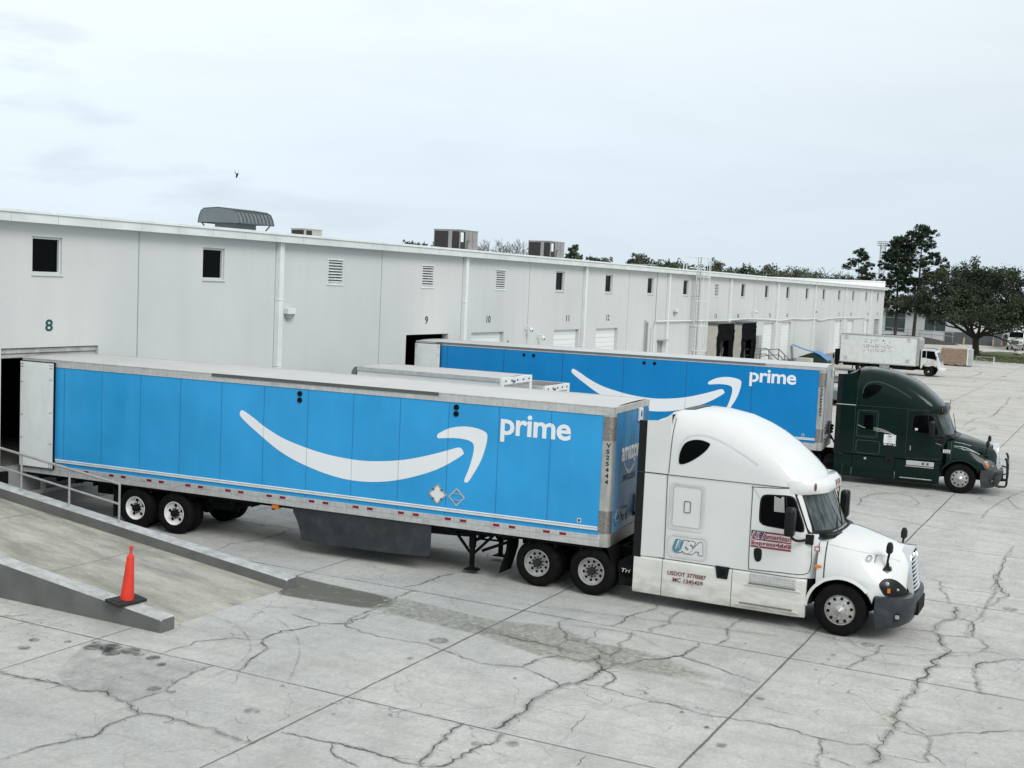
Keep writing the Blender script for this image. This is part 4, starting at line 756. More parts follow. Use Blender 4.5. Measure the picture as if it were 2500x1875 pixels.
def make_trailer(loc, rz, label, new):
    root = thing('semi_trailer', loc, rz, label, 'trailer', 'blue semi trailers backed to the docks')
    B, D, F = (M['blue2'], M['decal2'], M['front2']) if new else (M['blue1'], M['decal1'], M['front1'])
    AL = M['alu_light']
    for v0, v1 in ((0, .03), (TW-.03, TW)):
        g = MB(); g.box(.02, TL-.22, v0, v1, 1.12, 3.98); g.build('side_panel', B, root)
    g = MB(); g.box(TL-.035, TL-.005, .12, TW-.12, 1.12, 4.0); g.build('front_wall', F, root)
    g = MB(); n = 16
    vs = []
    for i in range(n+1):
        for j in range(7):
            v = .012+(TW-.024)*j/6; vs.append((.015+(TL-.03)*i/n, v, TH-.045+.04*math.sin(math.pi*j/6)**.5+random.gauss(0, .0025)))
    g.add(vs, [(i*7+j, i*7+j+1, (i+1)*7+j+1, (i+1)*7+j) for i in range(n) for j in range(6)]); g.build('roof', M['roof1'], root, 60)
    zt0 = 3.95 if new else 3.885
    for v0, v1 in ((-.012, .035), (TW-.035, TW+.012)):
        g = MB(); g.box(0, TL-.1, v0, v1, zt0, TH-.035); g.box(0, TL-.1, v0-.008, v1+.008, TH-.055, TH-.035+.004); g.box(0, TL-.2, v0-.004, v1+.004, zt0, zt0+.02); g.build('top_rail', AL, root, None, .006)
    g = MB(); g.box(TL-.05, TL+.012, .1, TW-.1, 3.93, TH-.035); g.build('front_top_rail', AL, root, None, .006)
    for v0, v1 in ((-.016, .05), (TW-.05, TW+.016)):
        g = MB(); g.box(.05, TL-.2, v0, v1, 1.22, 1.335); g.box(.05, TL-.2, v0-.006 if v0 < 0 else v0, v1 if v0 < 0 else v1+.006, 1.09, 1.215); g.build('bottom_rail', AL, root, None, .005)
    g = MB(); g.box(TL-.06, TL+.014, .1, TW-.1, 1.10, 1.37); g.build('front_bottom_rail', M['tread'] if not new else M['alu'], root, None, .006)
    for v, s in ((-.03, 1), (TW+.03, -1)):
        g = MB(); g.tube([(1.15, v, 1.505), (TL-.25, v, 1.505)], .018, 6); g.box(1.15, TL-.25, min(v, v+s*.035), max(v, v+s*.035), 1.44, 1.485); g.build('rub_rail', M['trim'], root, 40)
    # rounded corner posts with tread plate at both ends
    for side in (0, 1):
        def plan(off=0.0, t0=TL-.235, ):
            r = .13+off; cx, cy = TL-.13, .13; p = [(t0, -.006-off)]
            for i in range(9):
                a = R(-90+90*i/8); p.append((cx+r*math.cos(a), cy-.005+r*math.sin(a)))
            p += [(TL-.0+off, .16), (TL-.03, .16), (TL-.03, .12), (t0, .03)]
            return [(a, b if side == 0 else TW-b) for a, b in p]
        g = MB(); g.prism(plan(), 1.09, TH-.05, 'z'); po = g.build('corner_post', M['alu'] if new else M['alu'], root, 35)
        for z0, z1 in ((3.36, 3.86), (1.38, 1.86)):
            g = MB(); g.prism(plan(.006), z0, z1, 'z'); g.build('tread_plate', M['tread'], po, 35)
    # roof edge strip
    g = MB(); g.box(5.96 if not new else .9, 12.05 if not new else 14.0, -.028, -.0085, 4.00 if not new else 4.005, 4.062); g.box(5.96 if not new else .9, 12.05 if not new else 14.0, -.03, .05, 4.064, 4.078); g.build('roof_strip', M['strip'] if not new else M['vent_grey'], root)
    # swung-open rear doors lying along the sides
    for v0, v1, s in ((-.085, -.035, -1), (TW+.035, TW+.085, 1)):
        g = MB(); g.box(.0, 1.12, v0, v1, 1.26, 3.99); do = g.build('rear_door', M['trim'], root, None, .01)
        e = v0-.004 if s < 0 else v1+.004; h = MB()
        for z in (1.30, 1.36, 1.9, 2.0, 2.6, 2.7, 3.45, 3.55, 3.85, 3.92):
            for t in (.05, .09, 1.0, 1.06): 
                if (t < .5) == (int(z*10) % 2 == 0) or z > 3.8: h.lathe([(.014, 0), (.012, .006*1), (0, .008)], (t, e+.002, z), 6, 0, 'y', s)
        h.build('bolt', M['black'], do); h = MB(); ee = (v0-.002, v1+.002)
        h.box(1.115, 1.135, ee[0], ee[1], 1.25, 4.0); h.box(0, 1.135, ee[0], ee[1], 3.985, 4.005); h.box(0, 1.12, ee[0], ee[1], 1.25, 1.265); h.build('gasket', M['black'], do)
    g = MB(); g.box(.0, .12, .03, .12, 1.12, 4.02); g.box(.0, .12, TW-.12, TW-.03, 1.12, 4.02); g.box(0, .12, .12, TW-.12, 3.9, 4.02); g.box(0, .12, .1, TW-.1, 1.05, 1.2); g.build('rear_frame', M['alu'], root)
    # decals
    S = lambda a, b: (a, -.0045, b)
    dt, dz = (0, 0)
    sm1 = [(x+(-.14 if new else 0), z+(.135 if new else 0)) for x, z in SM_U+SM_L]; sm2 = [(x+(-.10 if new else 0), z+(.115 if new else 0)) for x, z in SM_A]
    g = MB(); g.flat(smooth_loop(sm1, 4), S); g.build('smile_decal', D, root)
    g = MB(); g.flat(smooth_loop(sm2, 4), S); g.build('arrow_decal', D, root)
    g = MB(); put_text(g, 'prime', (13.57, 15.20, 3.12, 3.745) if not new else (13.45, 15.12, 3.22, 3.85), S, .022, 0, .96, slope=0); g.build('lettering', D, root)
    for tt, zz in (((8.445, 3.77), (8.445, 3.62), (12.49, 3.78), (12.49, 3.635)) if not new else ((4.67, 3.79), (5.07, 3.79), (9.49, 3.80), (9.89, 3.80))):
        g = MB(); g.lathe([(.062, .0), (.062, -.02), (.05, -.024), (.045, -.008), (0, -.008)], (tt, -.001, zz), 20, 0, 'y', 1); g.build('marker_light', M['black'], root, 40)
    def diamond(cx, cz, r, fn, bordered):
        o = [(cx, cz+r*1.02), (cx+r, cz), (cx, cz-r*1.02), (cx-r, cz)]; i_ = [(cx, cz+r*.82), (cx+r*.80, cz), (cx, cz-r*.82), (cx-r*.80, cz)]
        g = MB(); g.add([fn(*p, .010) for p in o]+[fn(*p, .010) for p in i_], [(0, 1, 5, 4), (1, 2, 6, 5), (2, 3, 7, 6), (3, 0, 4, 7)])
        g.add([fn(*p, .0) for p in o]+[fn(*p, .010) for p in o], [(0, 1, 5, 4), (1, 2, 6, 5), (2, 3, 7, 6), (3, 0, 4, 7)])
        po = g.build('placard_holder', M['alu'] if bordered else M['alu_light'], root)
        if bordered:
            g = MB(); g.add([fn(*p, .006) for p in i_], [(0, 1, 2, 3)]); g.build('placard_plate', M['trim'], po)
            h = MB()
            for a in (45, 135, 225, 315): 
                q = fn(cx+r*.62*math.cos(R(a)), cz+r*.62*math.sin(R(a)), .016); h.box(q[0]-.025, q[0]+.025, q[1]-.004, q[1]+.004, q[2]-.02, q[2]+.02)
            h.build('clip', M['strip'], po)
        else:
            h = MB()
            for dz_ in (.07, -.07):
                a = fn(cx-r*.62, cz+dz_, .010); b = fn(cx+r*.62, cz+dz_, .010); h.tube([a, b], .006, 4)
            h.build('bar', M['alu_light'], po)
    if not new:
        side = lambda a, b, d: (a, -.004-d, b)
        diamond(12.11, 1.80, .235, side, True); diamond(12.585, 1.785, .205, side, False)
    fr = lambda a, b, d=0.004: (TL-.003+d, a, b)
    if not new:
        g = MB(); put_text(g, 'V\n5\n2\n5\n4\n4\n4', (TL-.150, TL-.045, 2.44, 3.31), lambda a, b: (TL-.13+.137*math.sin((a-TL+.13)/.137), .125-.137*math.cos((a-TL+.13)/.137), b), .030); g.build('trailer_number', M['txt_black'], root)
        g = MB(); put_text(g, 'amazon', (.62, 1.94, 2.84, 3.15), lambda a, b: fr(a, b), .03, 0, .95)
        sl = [(7.0+(x-6.8)*.0, 0) for x in (0,)]
        def sml(x, z): return fr(.82+(x-6.78)*.125, 2.52+(z-1.88)*.215)
        g.flat(smooth_loop(SM_U+SM_L, 3), sml); g.flat(smooth_loop(SM_A, 3), sml); g.build('front_lettering', M['txt_white'], root)
        g = MB(); put_text(g, 'SWING DOOR', (.80, 1.70, 2.39, 2.53), lambda a, b: fr(a, b), .02); g.build('door_notice', M['txt_black'], root)
        g = MB(); put_text(g, 'AZNG', (1.62, 1.95, 2.04, 2.14), lambda a, b: fr(a, b), .01); g.build('fleet_code', M['txt_white'], root)
        f2 = lambda a, b, d: (TL-.003+d, a, b)
        diamond(.98, 1.74, .20, f2, True); diamond(.52, 1.66, .18, f2, False)
    else:
        g = MB(); put_text(g, 'HV2365957', (-3.42, -2.30, TL-.165, TL-.075), lambda a, b: (TL-.13+.137*math.sin((b-TL+.13)/.137), .125-.137*math.cos((b-TL+.13)/.137), -a), .035); g.build('trailer_number', M['txt_black'], root)
        f2 = lambda a, b, d: (TL-.003+d, a, b); diamond(.9, 1.74, .20, f2, True)
    g = MB(); g.box(TL, TL+.05, 1.66, 1.90, 3.64, 3.93); g.build('document_holder', M['trim'], root, None, .01); g = MB(); g.box(TL+.05, TL+.053, 1.74, 1.82, 3.74, 3.86); g.build('document_window', M['black'], root)
    g = MB(); g.box(TL, TL+.06, 1.72, 2.12, 1.50, 2.0); g.build('connection_box', M['alu'], root, None, .01)
    g = MB()
    for k in range(3): g.lathe([(.06, 0), (.05, .06), (.03, .09), (0, .09)], (TL+.06, 1.82+.1*k, 1.62+.1*k), 12, 0, 'x', 1)
    g.build('coupling', M['black'], root, 40)
    g = MB(); g.box(15.43, 15.52, -.006, -.003, 1.56, 1.65); g.build('sticker', M['txt_white'], root); g = MB(); g.box(15.445, 15.505, -.009, -.0065, 1.575, 1.635); g.build('sticker_print', M['strip'], root)
    if not new: g = MB(); g.box(TL-.001, TL+.001, 1.25, 1.6, 1.46, 1.62); g.build('front_sticker', M['grey_ref'], root)
    # reflector tape
    ref = None
    for k in range(12):
        for a, mt in ((0, 'red_ref'), (.375, 'red_ref'), (-.19, 'grey_ref')):
            t = 1.72+1.178*k+a
            if t < 1.3 or t > 15.75: continue
            g = MB(); g.box(t, t+.15, -.0225, -.0165, 1.25, 1.305); g.build('reflector', M[mt], root)
    g = MB(); g.box(7.75, 7.93, -.0, .06, .98, 1.075); g.build('side_marker', M['amber'], root, None, .01)
    # underside
    g = MB(); g.box(.1, TL-.15, .06, TW-.06, 1.02, 1.10)
    for k in range(26): g.box(.5+.6*k, .55+.6*k, .08, TW-.08, .93, 1.02)
    g.build('floor_frame', M['under'], root)
    g = MB(); g.box(1.9, 6.2, .72, .84, .62, .94); g.box(1.9, 6.2, TW-.84, TW-.72, .62, .94)
    for t in (3.68, 4.87):
        g.tube([(t, .25, .52), (t, TW-.25, .52)], .07, 10); g.box(t-.35, t+.1, .62, .78, .40, .62); g.box(t-.35, t+.1, TW-.78, TW-.62, .40, .62); g.lathe([(.17, 0), (.17, .14), (0, .14)], (t+.3, .95, .60), 14, 0, 'y', 1)
    g.box(3.2, 5.4, .75, TW-.75, .55, .62); g.tube([(6.0, .9, .72), (6.0, 1.7, .72)], .14, 12); g.build('suspension', M['under'], root)
    for t in (3.68, 4.87): dual(root, t, .035, TW-.035, 'trailer', .515)
    for v in (.06, TW-.66):
        g = MB(); g.box(2.98, 3.0, v, v+.6, .22, .95); g.build('mud_flap', M['black'], root)
    g = MB(); g.box(.15, .25, .5, .6, .5, 1.05); g.box(.15, .25, TW-.6, TW-.5, .5, 1.05); g.box(.12, .22, .15, TW-.15, .45, .56); g.build('rear_guard', M['rail'], root)
    # landing gear
    lg = MB()
    for v in (.42, TW-.54):
        lg.box(12.74, 12.87, v, v+.12, .60, 1.1); lg.box(12.76, 12.85, v+.015, v+.105, .12, .62); lg.prism([(12.62, .085), (12.99, .085), (12.93, .12), (12.68, .12)], v-.05, v+.17, 'y')
        lg.tube([(12.80, v+.06, .42), (12.25, v+.06, 1.04)], .035, 6); lg.tube([(12.80, v+.06, .42), (13.42, v+.06, 1.04)], .035, 6)
        lg.tube([(13.05, v+.06, .55), (13.75, v+.06, .86)], .04, 6)
    lg.box(12.35, 13.35, .3, TW-.3, .92, 1.04); lg.tube([(12.8, .5, .8), (12.8, TW-.5, .45)], .03, 6); lg.tube([(12.8, .5, .72), (12.8, TW-.5, .72)], .03, 6); lg.build('landing_gear', M['under'], root)
    for v in (.03, TW-.05):
        g = MB(); o = smooth_line([(8.30, 1.085), (8.36, .92), (8.46, .74), (8.54, .52), (8.575, .36), (8.66, .305)], 4)+[(9.6, .30), (10.73, .305), (11.6, .335), (11.90, .35), (11.965, .42), (11.97, 1.085)]
        g.prism(o, v, v+.02, 'y'); g.build('side_skirt', M['skirt'], root, None)
    return root
t1 = make_trailer((8.164+.0721*.10, -.063-.10, 0), .0722-math.pi/2, 'sun-faded blue semi trailer with white smile arrow, nearest the camera beside the ramp', False)
t2 = make_trailer((27.743+.0948*.06, -.036-.06, 0), .0949-math.pi/2, 'deep blue semi trailer with white smile arrow, coupled to the dark green tractor', True)

# ------------------------------------------------------------------ highway tractors
def make_tractor(loc, rz, name_label, green):
    root = thing('semi_tractor', loc, rz, name_label, 'truck', 'semi tractors coupled to blue trailers')
    P = M['green'] if green else M['white']; PF = M['green'] if green else M['fairing']; GR = M['groove_g'] if green else M['groove']
    Cc, Wb = 1.22, 1.205
    def plan_tf(z):      # front reach of the cab (centre line) against height
        pts = [(1.0, 5.62), (1.9, 5.60), (2.62, 5.30), (2.80, 5.24), (3.2, 5.1)]
        for (a, b), (c, d) in zip(pts, pts[1:]):
            if z <= c: return b+(d-b)*(z-a)/(c-a)
        return pts[-1][1]
    RL, NP = .86, 2.7
    def cab_w(t, z):     # half width at station t
        t0 = plan_tf(z)-RL
        if t <= t0: return Wb
        return Wb*max(0, 1-((t-t0)/RL)**NP)**(1/NP)
    def cab_t(v, z):     # front surface t at offset v
        return plan_tf(z)-RL+RL*max(0, 1-(abs(v-Cc)/Wb)**NP)**(1/NP)
    # lower cab
    g = MB(); rings = []
    for z in (1.04, 1.06, 1.4, 1.9, 2.2, 2.5, 2.65, 2.785):
        tf = plan_tf(z); ring = [(2.24, Cc+Wb*.99, z), (2.24, Cc-Wb*.99, z)]
        for i in range(25):
            th = -math.pi/2+math.pi*i/24; s_, c_ = math.sin(th), math.cos(th)
            ring.append((tf-RL+RL*abs(c_)**(2/NP), Cc+Wb*math.copysign(abs(s_)**(2/NP), s_), z))
        rings.append(ring)
    g.loft(rings); body = g.build('cab_body', P, root, 40)
    # roof fairing
    st_ = [2.24, 2.30, 2.6, 3.0, 3.5, 3.9, 4.2, 4.5, 4.72, 4.9, 5.05, 5.16, 5.22]
    zt_ = [4.07, 4.10, 4.125, 4.115, 4.035, 3.90, 3.76, 3.57, 3.40, 3.24, 3.09, 2.97, 2.90]
    if green: zt_ = [4.03, 4.07, 4.11, 4.09, 4.00, 3.86, 3.72, 3.53, 3.36, 3.20, 3.06, 2.95, 2.89]
    ne_ = [5.5, 5.5, 4.8, 4.2, 3.7, 3.3, 3.0, 2.7, 2.5, 2.4, 2.3, 2.2, 2.2]
    def interp(t, A):
        for i in range(len(st_)-1):
            if t <= st_[i+1]: return A[i]+(A[i+1]-A[i])*(t-st_[i])/(st_[i+1]-st_[i])
        return A[-1]
    def roof_v(t, z):    # half width of the roof at height z
        n = interp(t, ne_); zt = interp(t, zt_); q = min(1, max(0, (z-2.78)/(zt-2.78)))
        return cab_w(t, 2.79)*max(0, 1-q**n)**(1/n)
    g = MB(); rings = []
    for t, zt, n in zip(st_, zt_, ne_):
        w = cab_w(t, 2.79); ring = []
        for i in range(29):
            th = math.pi*i/28; c_, s_ = math.cos(th), math.sin(th)
            ring.append((t, Cc-w*math.copysign(abs(c_)**(2/n), c_), 2.795+(zt-2.795)*abs(s_)**(2/n)))
        rings.append(ring)
    g.loft(rings); g.build('roof_fairing', P, root, 50)
    def side(t, z, off=.006):
        hw = cab_w(t, min(z, 2.785)) if z < 2.79 else roof_v(t, z)
        return (t, Cc-hw-off, z)
    def mir(p): return (p[0], 2*Cc-p[1], p[2])
    def patch(outline, fn, off, name, mat, parent, both=True, k=8, sm=40):
        obs = []
        for m_ in ((0, 1) if both else (0,)):
            cx = sum(p[0] for p in outline)/len(outline); cz = sum(p[1] for p in outline)/len(outline); vs = []
            n = len(outline)
            for q in range(k):
                s_ = (q+1)/k
                for p in outline: vs.append(fn(cx+(p[0]-cx)*s_, cz+(p[1]-cz)*s_, off))
            vs.append(fn(cx, cz, off))
            if m_: vs = [mir(p) for p in vs]
            fs = [(len(vs)-1, i, (i+1) % n) for i in range(n)]
            fs += [(q*n+i, (q+1)*n+i, (q+1)*n+(i+1) % n, q*n+(i+1) % n) for q in range(k-1) for i in range(n)]
            g = MB(); g.add(vs, fs); obs.append(g.build(name, mat, parent, sm))
        return obs
    def seam(mb, pts, w, off=.009, fn=side, closed=False):
        P_ = list(pts)+([pts[0]] if closed else [])
        vs = []
        for i, p in enumerate(P_):
            a = P_[max(i-1, 0)] if not (closed and i == 0) else P_[-2]; b = P_[min(i+1, len(P_)-1)] if not (closed and i == len(P_)-1) else P_[1]
            dx, dz = b[0]-a[0], b[1]-a[1]; L = math.hypot(dx, dz) or 1; nx, nz = -dz/L*w/2, dx/L*w/2
            vs += [fn(p[0]-nx, p[1]-nz, off), fn(p[0]+nx, p[1]+nz, off)]
        mb.add(vs, [(2*i, 2*i+1, 2*i+3, 2*i+2) for i in range(len(P_)-1)])
    def dens(pts, closed=False, d=.08):
        out = []; Q = list(pts)+([pts[0]] if closed else [])
        for a, b in zip(Q, Q[1:]):
            n = max(1, int(math.hypot(b[0]-a[0], b[1]-a[1])/d)); out += [(a[0]+(b[0]-a[0])*i/n, a[1]+(b[1]-a[1])*i/n) for i in range(n)]
        if not closed: out.append(Q[-1])
        return out
    g = MB(); seam(g, dens([(2.26, 1.05), (2.24, 2.78)]), .015); seam(g, dens([(2.25, 2.785), (4.95, 2.80)]), .014, .012)
    g.build('panel_gap', M['seam'] if not green else M['groove_g'], root)
    g = MB(); seam(g, dens([(2.26, 2.82), (2.29, 3.5), (2.32, 3.95)]), .014, .008); g.build('panel_gap', M['seam'], root)
    # side extenders with black rubber edge
    for s_ in (0, 1):
        f = (lambda p: p) if s_ == 0 else mir
        g = MB(); out = [(1.74, 1.03), (2.25, 1.05), (2.25, 4.02), (2.12, 3.93), (1.95, 3.88), (1.74, 3.865)]
        g.add([f((p[0], .02, p[1])) for p in out]+[f((p[0], .07, p[1])) for p in out], [tuple(range(6)), tuple(range(6, 12))]+[(i, (i+1) % 6, 6+(i+1) % 6, 6+i) for i in range(6)]); e_ = g.build('side_extender', P, root)
        g = MB(); y0, y1 = (.015, .075) if s_ == 0 else (2*Cc-.075, 2*Cc-.015); g.box(1.57, 1.74, y0, y1, 1.0, 2.775); g.box(1.57, 1.74, y0, y1, 2.80, 3.86); g.box(1.57, 2.25, y0-.003, y1+.003, 2.777, 2.797, 1); g.build('rubber_edge', [M['plastic'], M['white'] if green else M['seam']], e_)
    g = MB(); rings = []
    for t, zt in ((1.95, 3.87), (2.12, 3.94), (2.25, 4.05)):
        rings.append([(t, .05, zt-.02), (t, .15, zt+.02), (t, Cc, zt+.04), (t, 2.29, zt+.02), (t, 2.39, zt-.02), (t, Cc, zt-.06)])
    g.loft(rings); g.build('roof_trim', P, root, 40)
    g = MB(); g.box(2.10, 2.24, .10, 2.34, 1.04, 3.85); g.build('rear_wall', M['under'] if green else M['plastic'], root)
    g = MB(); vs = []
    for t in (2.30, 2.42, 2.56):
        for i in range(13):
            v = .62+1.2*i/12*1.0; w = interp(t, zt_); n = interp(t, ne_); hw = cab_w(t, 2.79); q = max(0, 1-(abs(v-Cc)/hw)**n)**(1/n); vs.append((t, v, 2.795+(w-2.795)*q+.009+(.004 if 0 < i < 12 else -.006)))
    g.add(vs, [(a*13+i, (a+1)*13+i, (a+1)*13+i+1, a*13+i+1) for a in range(2) for i in range(12)]); g.build('roof_gap_shade_strip', M['plastic'] if not green else P, root, 50)  # black strip paints the shade of the rear roof gap; body paint on green
    # upper quarter window with its moulded brow
    qw = smooth_loop([(2.47, 3.05), (2.475, 3.26), (2.56, 3.46), (2.72, 3.55), (2.90, 3.565), (3.06, 3.525), (3.09, 3.48), (3.0, 3.34), (2.80, 3.17), (2.60, 3.055)], 4)
    patch(qw, side, .010, 'quarter_window', M['glass'], root)
    g = MB(); seam(g, smooth_line([(2.45, 3.22), (2.50, 3.47), (2.66, 3.62), (2.95, 3.66), (3.3, 3.58), (3.7, 3.40), (4.1, 3.18)], 5), .035, .004); g.build('roof_crease', GR, root)
    # sleeper panels
    def groove(x0, x1, z0, z1, r, w=.03):
        g = MB(); seam(g, dens(rrect(x0, x1, z0, z1, r), True), w, .004, side, True); return g
    groove(2.33, 3.04, 1.69, 2.63, .07).build('sleeper_panel', GR, root); groove(2.385, 2.985, 1.745, 2.575, .05, .010).build('sleeper_panel', M['door_grey'] if not green else GR, root)
    groove(2.34, 3.15, 1.11, 1.56, .09).build('sleeper_panel', GR, root)
    if not green: groove(2.63, 2.76, 2.05, 2.28, .02, .014).build('vent_flap', M['seam'], root)
    else: patch(rrect(2.57, 2.87, 1.98, 2.47, .05), side, .010, 'sleeper_window', M['glass'], root)
    # door, window, handle
    do_ = smooth_loop([(4.03, 2.70), (4.04, 2.735), (4.5, 2.765), (4.82, 2.775), (4.95, 2.72), (5.03, 2.55), (5.14, 2.25), (5.23, 1.98), (5.245, 1.6), (5.24, 1.25), (5.14, 1.12), (4.7, 1.10), (4.10, 1.08), (4.045, 1.12), (4.03, 1.5), (4.03, 2.1)], 3)
    dd = patch(do_, side, .006, 'door', P, root)
    g = MB(); seam(g, do_, .014, .0085, side, True); g.build('door_gap', M['seam'], dd[0])
    wi = smooth_loop([(4.19, 2.10), (4.185, 2.35), (4.20, 2.52), (4.27, 2.61), (4.5, 2.635), (4.78, 2.64), (4.88, 2.57), (4.95, 2.40), (5.06, 2.13), (5.09, 2.0), (5.05, 1.945), (4.85, 1.96), (4.55, 1.975), (4.32, 1.99), (4.23, 2.03)], 3)
    cx = sum(p[0] for p in wi)/len(wi); cz = sum(p[1] for p in wi)/len(wi)
    for d in dd:
        m_ = d is dd[1]
        for sc, off, nm, mt in ((1.0, .010, 'window_gasket', M['plastic']), (.93, .013, 'window', M['glass'])):
            ww = [(cx+(p[0]-cx)*sc, cz+(p[1]-cz)*sc) for p in wi]; vs = []; n = len(ww)
            for q in range(6):
                s_ = (q+1)/6
                vs += [side(cx+(p[0]-cx)*s_, cz+(p[1]-cz)*s_, off) for p in ww]
            vs.append(side(cx, cz, off)); vs = [mir(p) for p in vs] if m_ else vs
            g = MB(); g.add(vs, [(len(vs)-1, i, (i+1) % n) for i in range(n)]+[(q*n+i, (q+1)*n+i, (q+1)*n+(i+1) % n, q*n+(i+1) % n) for q in range(5) for i in range(n)]); g.build(nm, mt, d, 40)
    g = MB(); seam(g, [(4.70, 2.62), (4.74, 2.3), (4.80, 1.98)], .03, .016); g.build('window_bar', M['plastic'], dd[0])
    if not green:
        patch([(4.48, 2.30), (4.47, 2.60), (4.66, 2.61), (4.69, 2.30)], side, .0145, 'paper_sheet', M['door_grey'], dd[0], False)
        patch(smooth_loop([(4.13, 1.49), (4.2, 1.525), (4.28, 1.50), (4.29, 1.35), (4.26, 1.27), (4.19, 1.255), (4.14, 1.33)], 3), side, .016, 'door_handle', M['plastic'], dd[0], False)
    else:
        g = MB(); g.tube([side(4.18, 1.52, .03), side(4.185, 1.36, .03)], .014, 6); g.build('door_handle', M['chrome'], dd[0], 40)
        patch([(4.28, 2.12), (4.32, 2.16), (4.34, 2.13), (4.37, 2.16), (4.40, 2.11), (4.37, 2.09), (4.38, 2.05), (4.34, 2.08), (4.30, 2.05), (4.31, 2.09)], side, .018, 'butterfly_sticker', M['usa_grey'], dd[0], False, 1)
    # windscreen
    g = MB(); vs = []; nv, nz_ = 21, 9
    def shield(v0, v1, z0f, z1f, off, nm, mt, par):
        g = MB(); vs = []
        for i in range(nv):
            v = v0+(v1-v0)*i/(nv-1); u = abs((v-Cc)/((v1-v0)/2))
            for j in range(nz_):
                z = z0f(u)+(z1f(u)-z0f(u))*j/(nz_-1); t = cab_t(v, z); d = Vector((1, -(Cc-v)*.0, .45)); side_ = (v-Cc)/Wb
                nrm = Vector((1, side_*abs(side_)*1.4, .42)).normalized(); vs.append((t+nrm.x*off, v+nrm.y*off, z+nrm.z*off))
        g.add(vs, [(i*nz_+j, (i+1)*nz_+j, (i+1)*nz_+j+1, i*nz_+j+1) for i in range(nv-1) for j in range(nz_-1)]); return g.build(nm, mt, par, 60)
    ws = shield(.085, 2.355, lambda u: 1.905+.02*u, lambda u: 2.70, .010, 'windscreen_frame', M['plastic'], root)
    shield(.17, 2.27, lambda u: 1.975+.015*u, lambda u: 2.66-.02*u, .018, 'windscreen', M['screen'], ws)
    g = MB(); g.tube([(cab_t(Cc, 2.0)+.03, Cc, 1.98), (cab_t(Cc, 2.35)+.04, Cc, 2.66)], .012, 6); g.build('centre_strip', M['plastic'], ws, 40)
    for v in (.75, 1.75):
        g = MB(); g.tube([(cab_t(v, 1.95)+.05, v, 1.95), (cab_t(v+.35, 2.25)+.04, v+.35, 2.2)], .010, 6); g.build('wiper', M['plastic'], ws, 40)
    # cowl behind the hood
    g = MB(); rings = []
    for i in range(15):
        v = .22+2.0*i/14; t = cab_t(v, 1.92); rings.append([(t-.05, v, 1.90), (t+.05, v, 1.955), (t+.17, v, 1.93), (t+.19, v, 1.86), (t-.05, v, 1.80)])
    g.loft(rings); g.build('wiper_cowl', M['plastic'], root, 50)
    # sun visor band
    g = MB(); rings = []; vis = .17 if not green else .05
    for i in range(25):
        a = -1.0+2.0*i/24; v = Cc+a*1.17; base = cab_t(Cc+a*1.15, 2.8); e_ = max(0, 1-abs(a)**6); q = vis*e_+.012
        lift = .10*(1-abs(a)**2.0)
        rings.append([(base-.10, v, 2.90+lift*.6), (base+q*.55, v, 2.955+lift*.4-.03*abs(a)), (base+q+.02, v, 2.88), (base+q+.035, v, 2.79), (base+q+.01, v, 2.69+.02*(1-abs(a))), (base+q*.6, v, 2.665), (base-.02, v, 2.70), (base-.12, v, 2.75)])
    g.loft(rings); vb = g.build('sun_visor', P, root, 50)
    for a in (-.80, -.13, 0, .13, .80):
        v = Cc+a*1.17; t = cab_t(Cc+a*1.15, 2.8)+vis*max(0, 1-abs(a)**6)+.046
        g = MB(); rings = []
        for q in range(5):
            th = -math.pi/2+math.pi*q/4; rings.append([(t+.02*math.cos(th)-.012*abs(a)*1.0, v+.045*math.cos(p)*math.cos(th), 2.80+.075*math.sin(th)+.0*math.sin(p)) for p in [2*math.pi*r_/8 for r_ in range(8)]])
        g = MB(); g.loft([[(t-.022+dx, v+.055*s2*math.cos(p), 2.83+.085*s2*math.sin(p)-dx*.3) for p in [2*math.pi*r_/10 for r_ in range(10)]] for dx, s2 in ((0, 1), (.018, .8), (.026, .4))]); g.build('marker_lamp', M['marker'], vb, 50)
    # hood and fenders
    TF, T0, NH = 7.08, 5.88, 3.0
    def hood_w(t): return 1.205 if t <= T0 else 1.205*max(0, 1-((t-T0)/(TF-T0))**NH)**(1/NH)
    hs = [5.38, 5.55, 5.8, 6.05, 6.3, 6.5, 6.65, 6.78, 6.88, 6.95, 7.0]
    ztop = {5.38: 1.95, 5.55: 1.955, 5.8: 1.935, 6.05: 1.895, 6.3: 1.85, 6.5: 1.805, 6.65: 1.77, 6.78: 1.735, 6.88: 1.705, 6.95: 1.665, 7.0: 1.60}
    if green: ztop = {k_: v_-(k_-5.38)*.045 for k_, v_ in ztop.items()}
    def ht(t):
        K_ = sorted(ztop)
        for a, b in zip(K_, K_[1:]):
            if t <= b: return ztop[a]+(ztop[b]-ztop[a])*(t-a)/(b-a)
        return ztop[K_[-1]]
    def zbase(t): return 1.17-.20*max(0, (t-6.2)/.8)
    def hexp(t):
        u = min(1, max(0, (t-5.45)/1.15)); u = u*u*(3-2*u); return (5.5-3.1*u, .62+.16*u)
    def hood_z(t, x): pp, qq = hexp(t); return zbase(t)+(ht(t)-zbase(t))*(max(0, 1-x**pp)**qq)    # x = |v-c|/w
    def arch(t):
        d = t-5.87
        if abs(d) < .63: return .5+math.sqrt(.63**2-d*d)
        return .30 if d < 0 else .88
    g = MB(); rings = []; K = 40; TS = sorted(set(hs+[5.95, 6.15, 6.4, 6.46, 6.58, 6.72]))
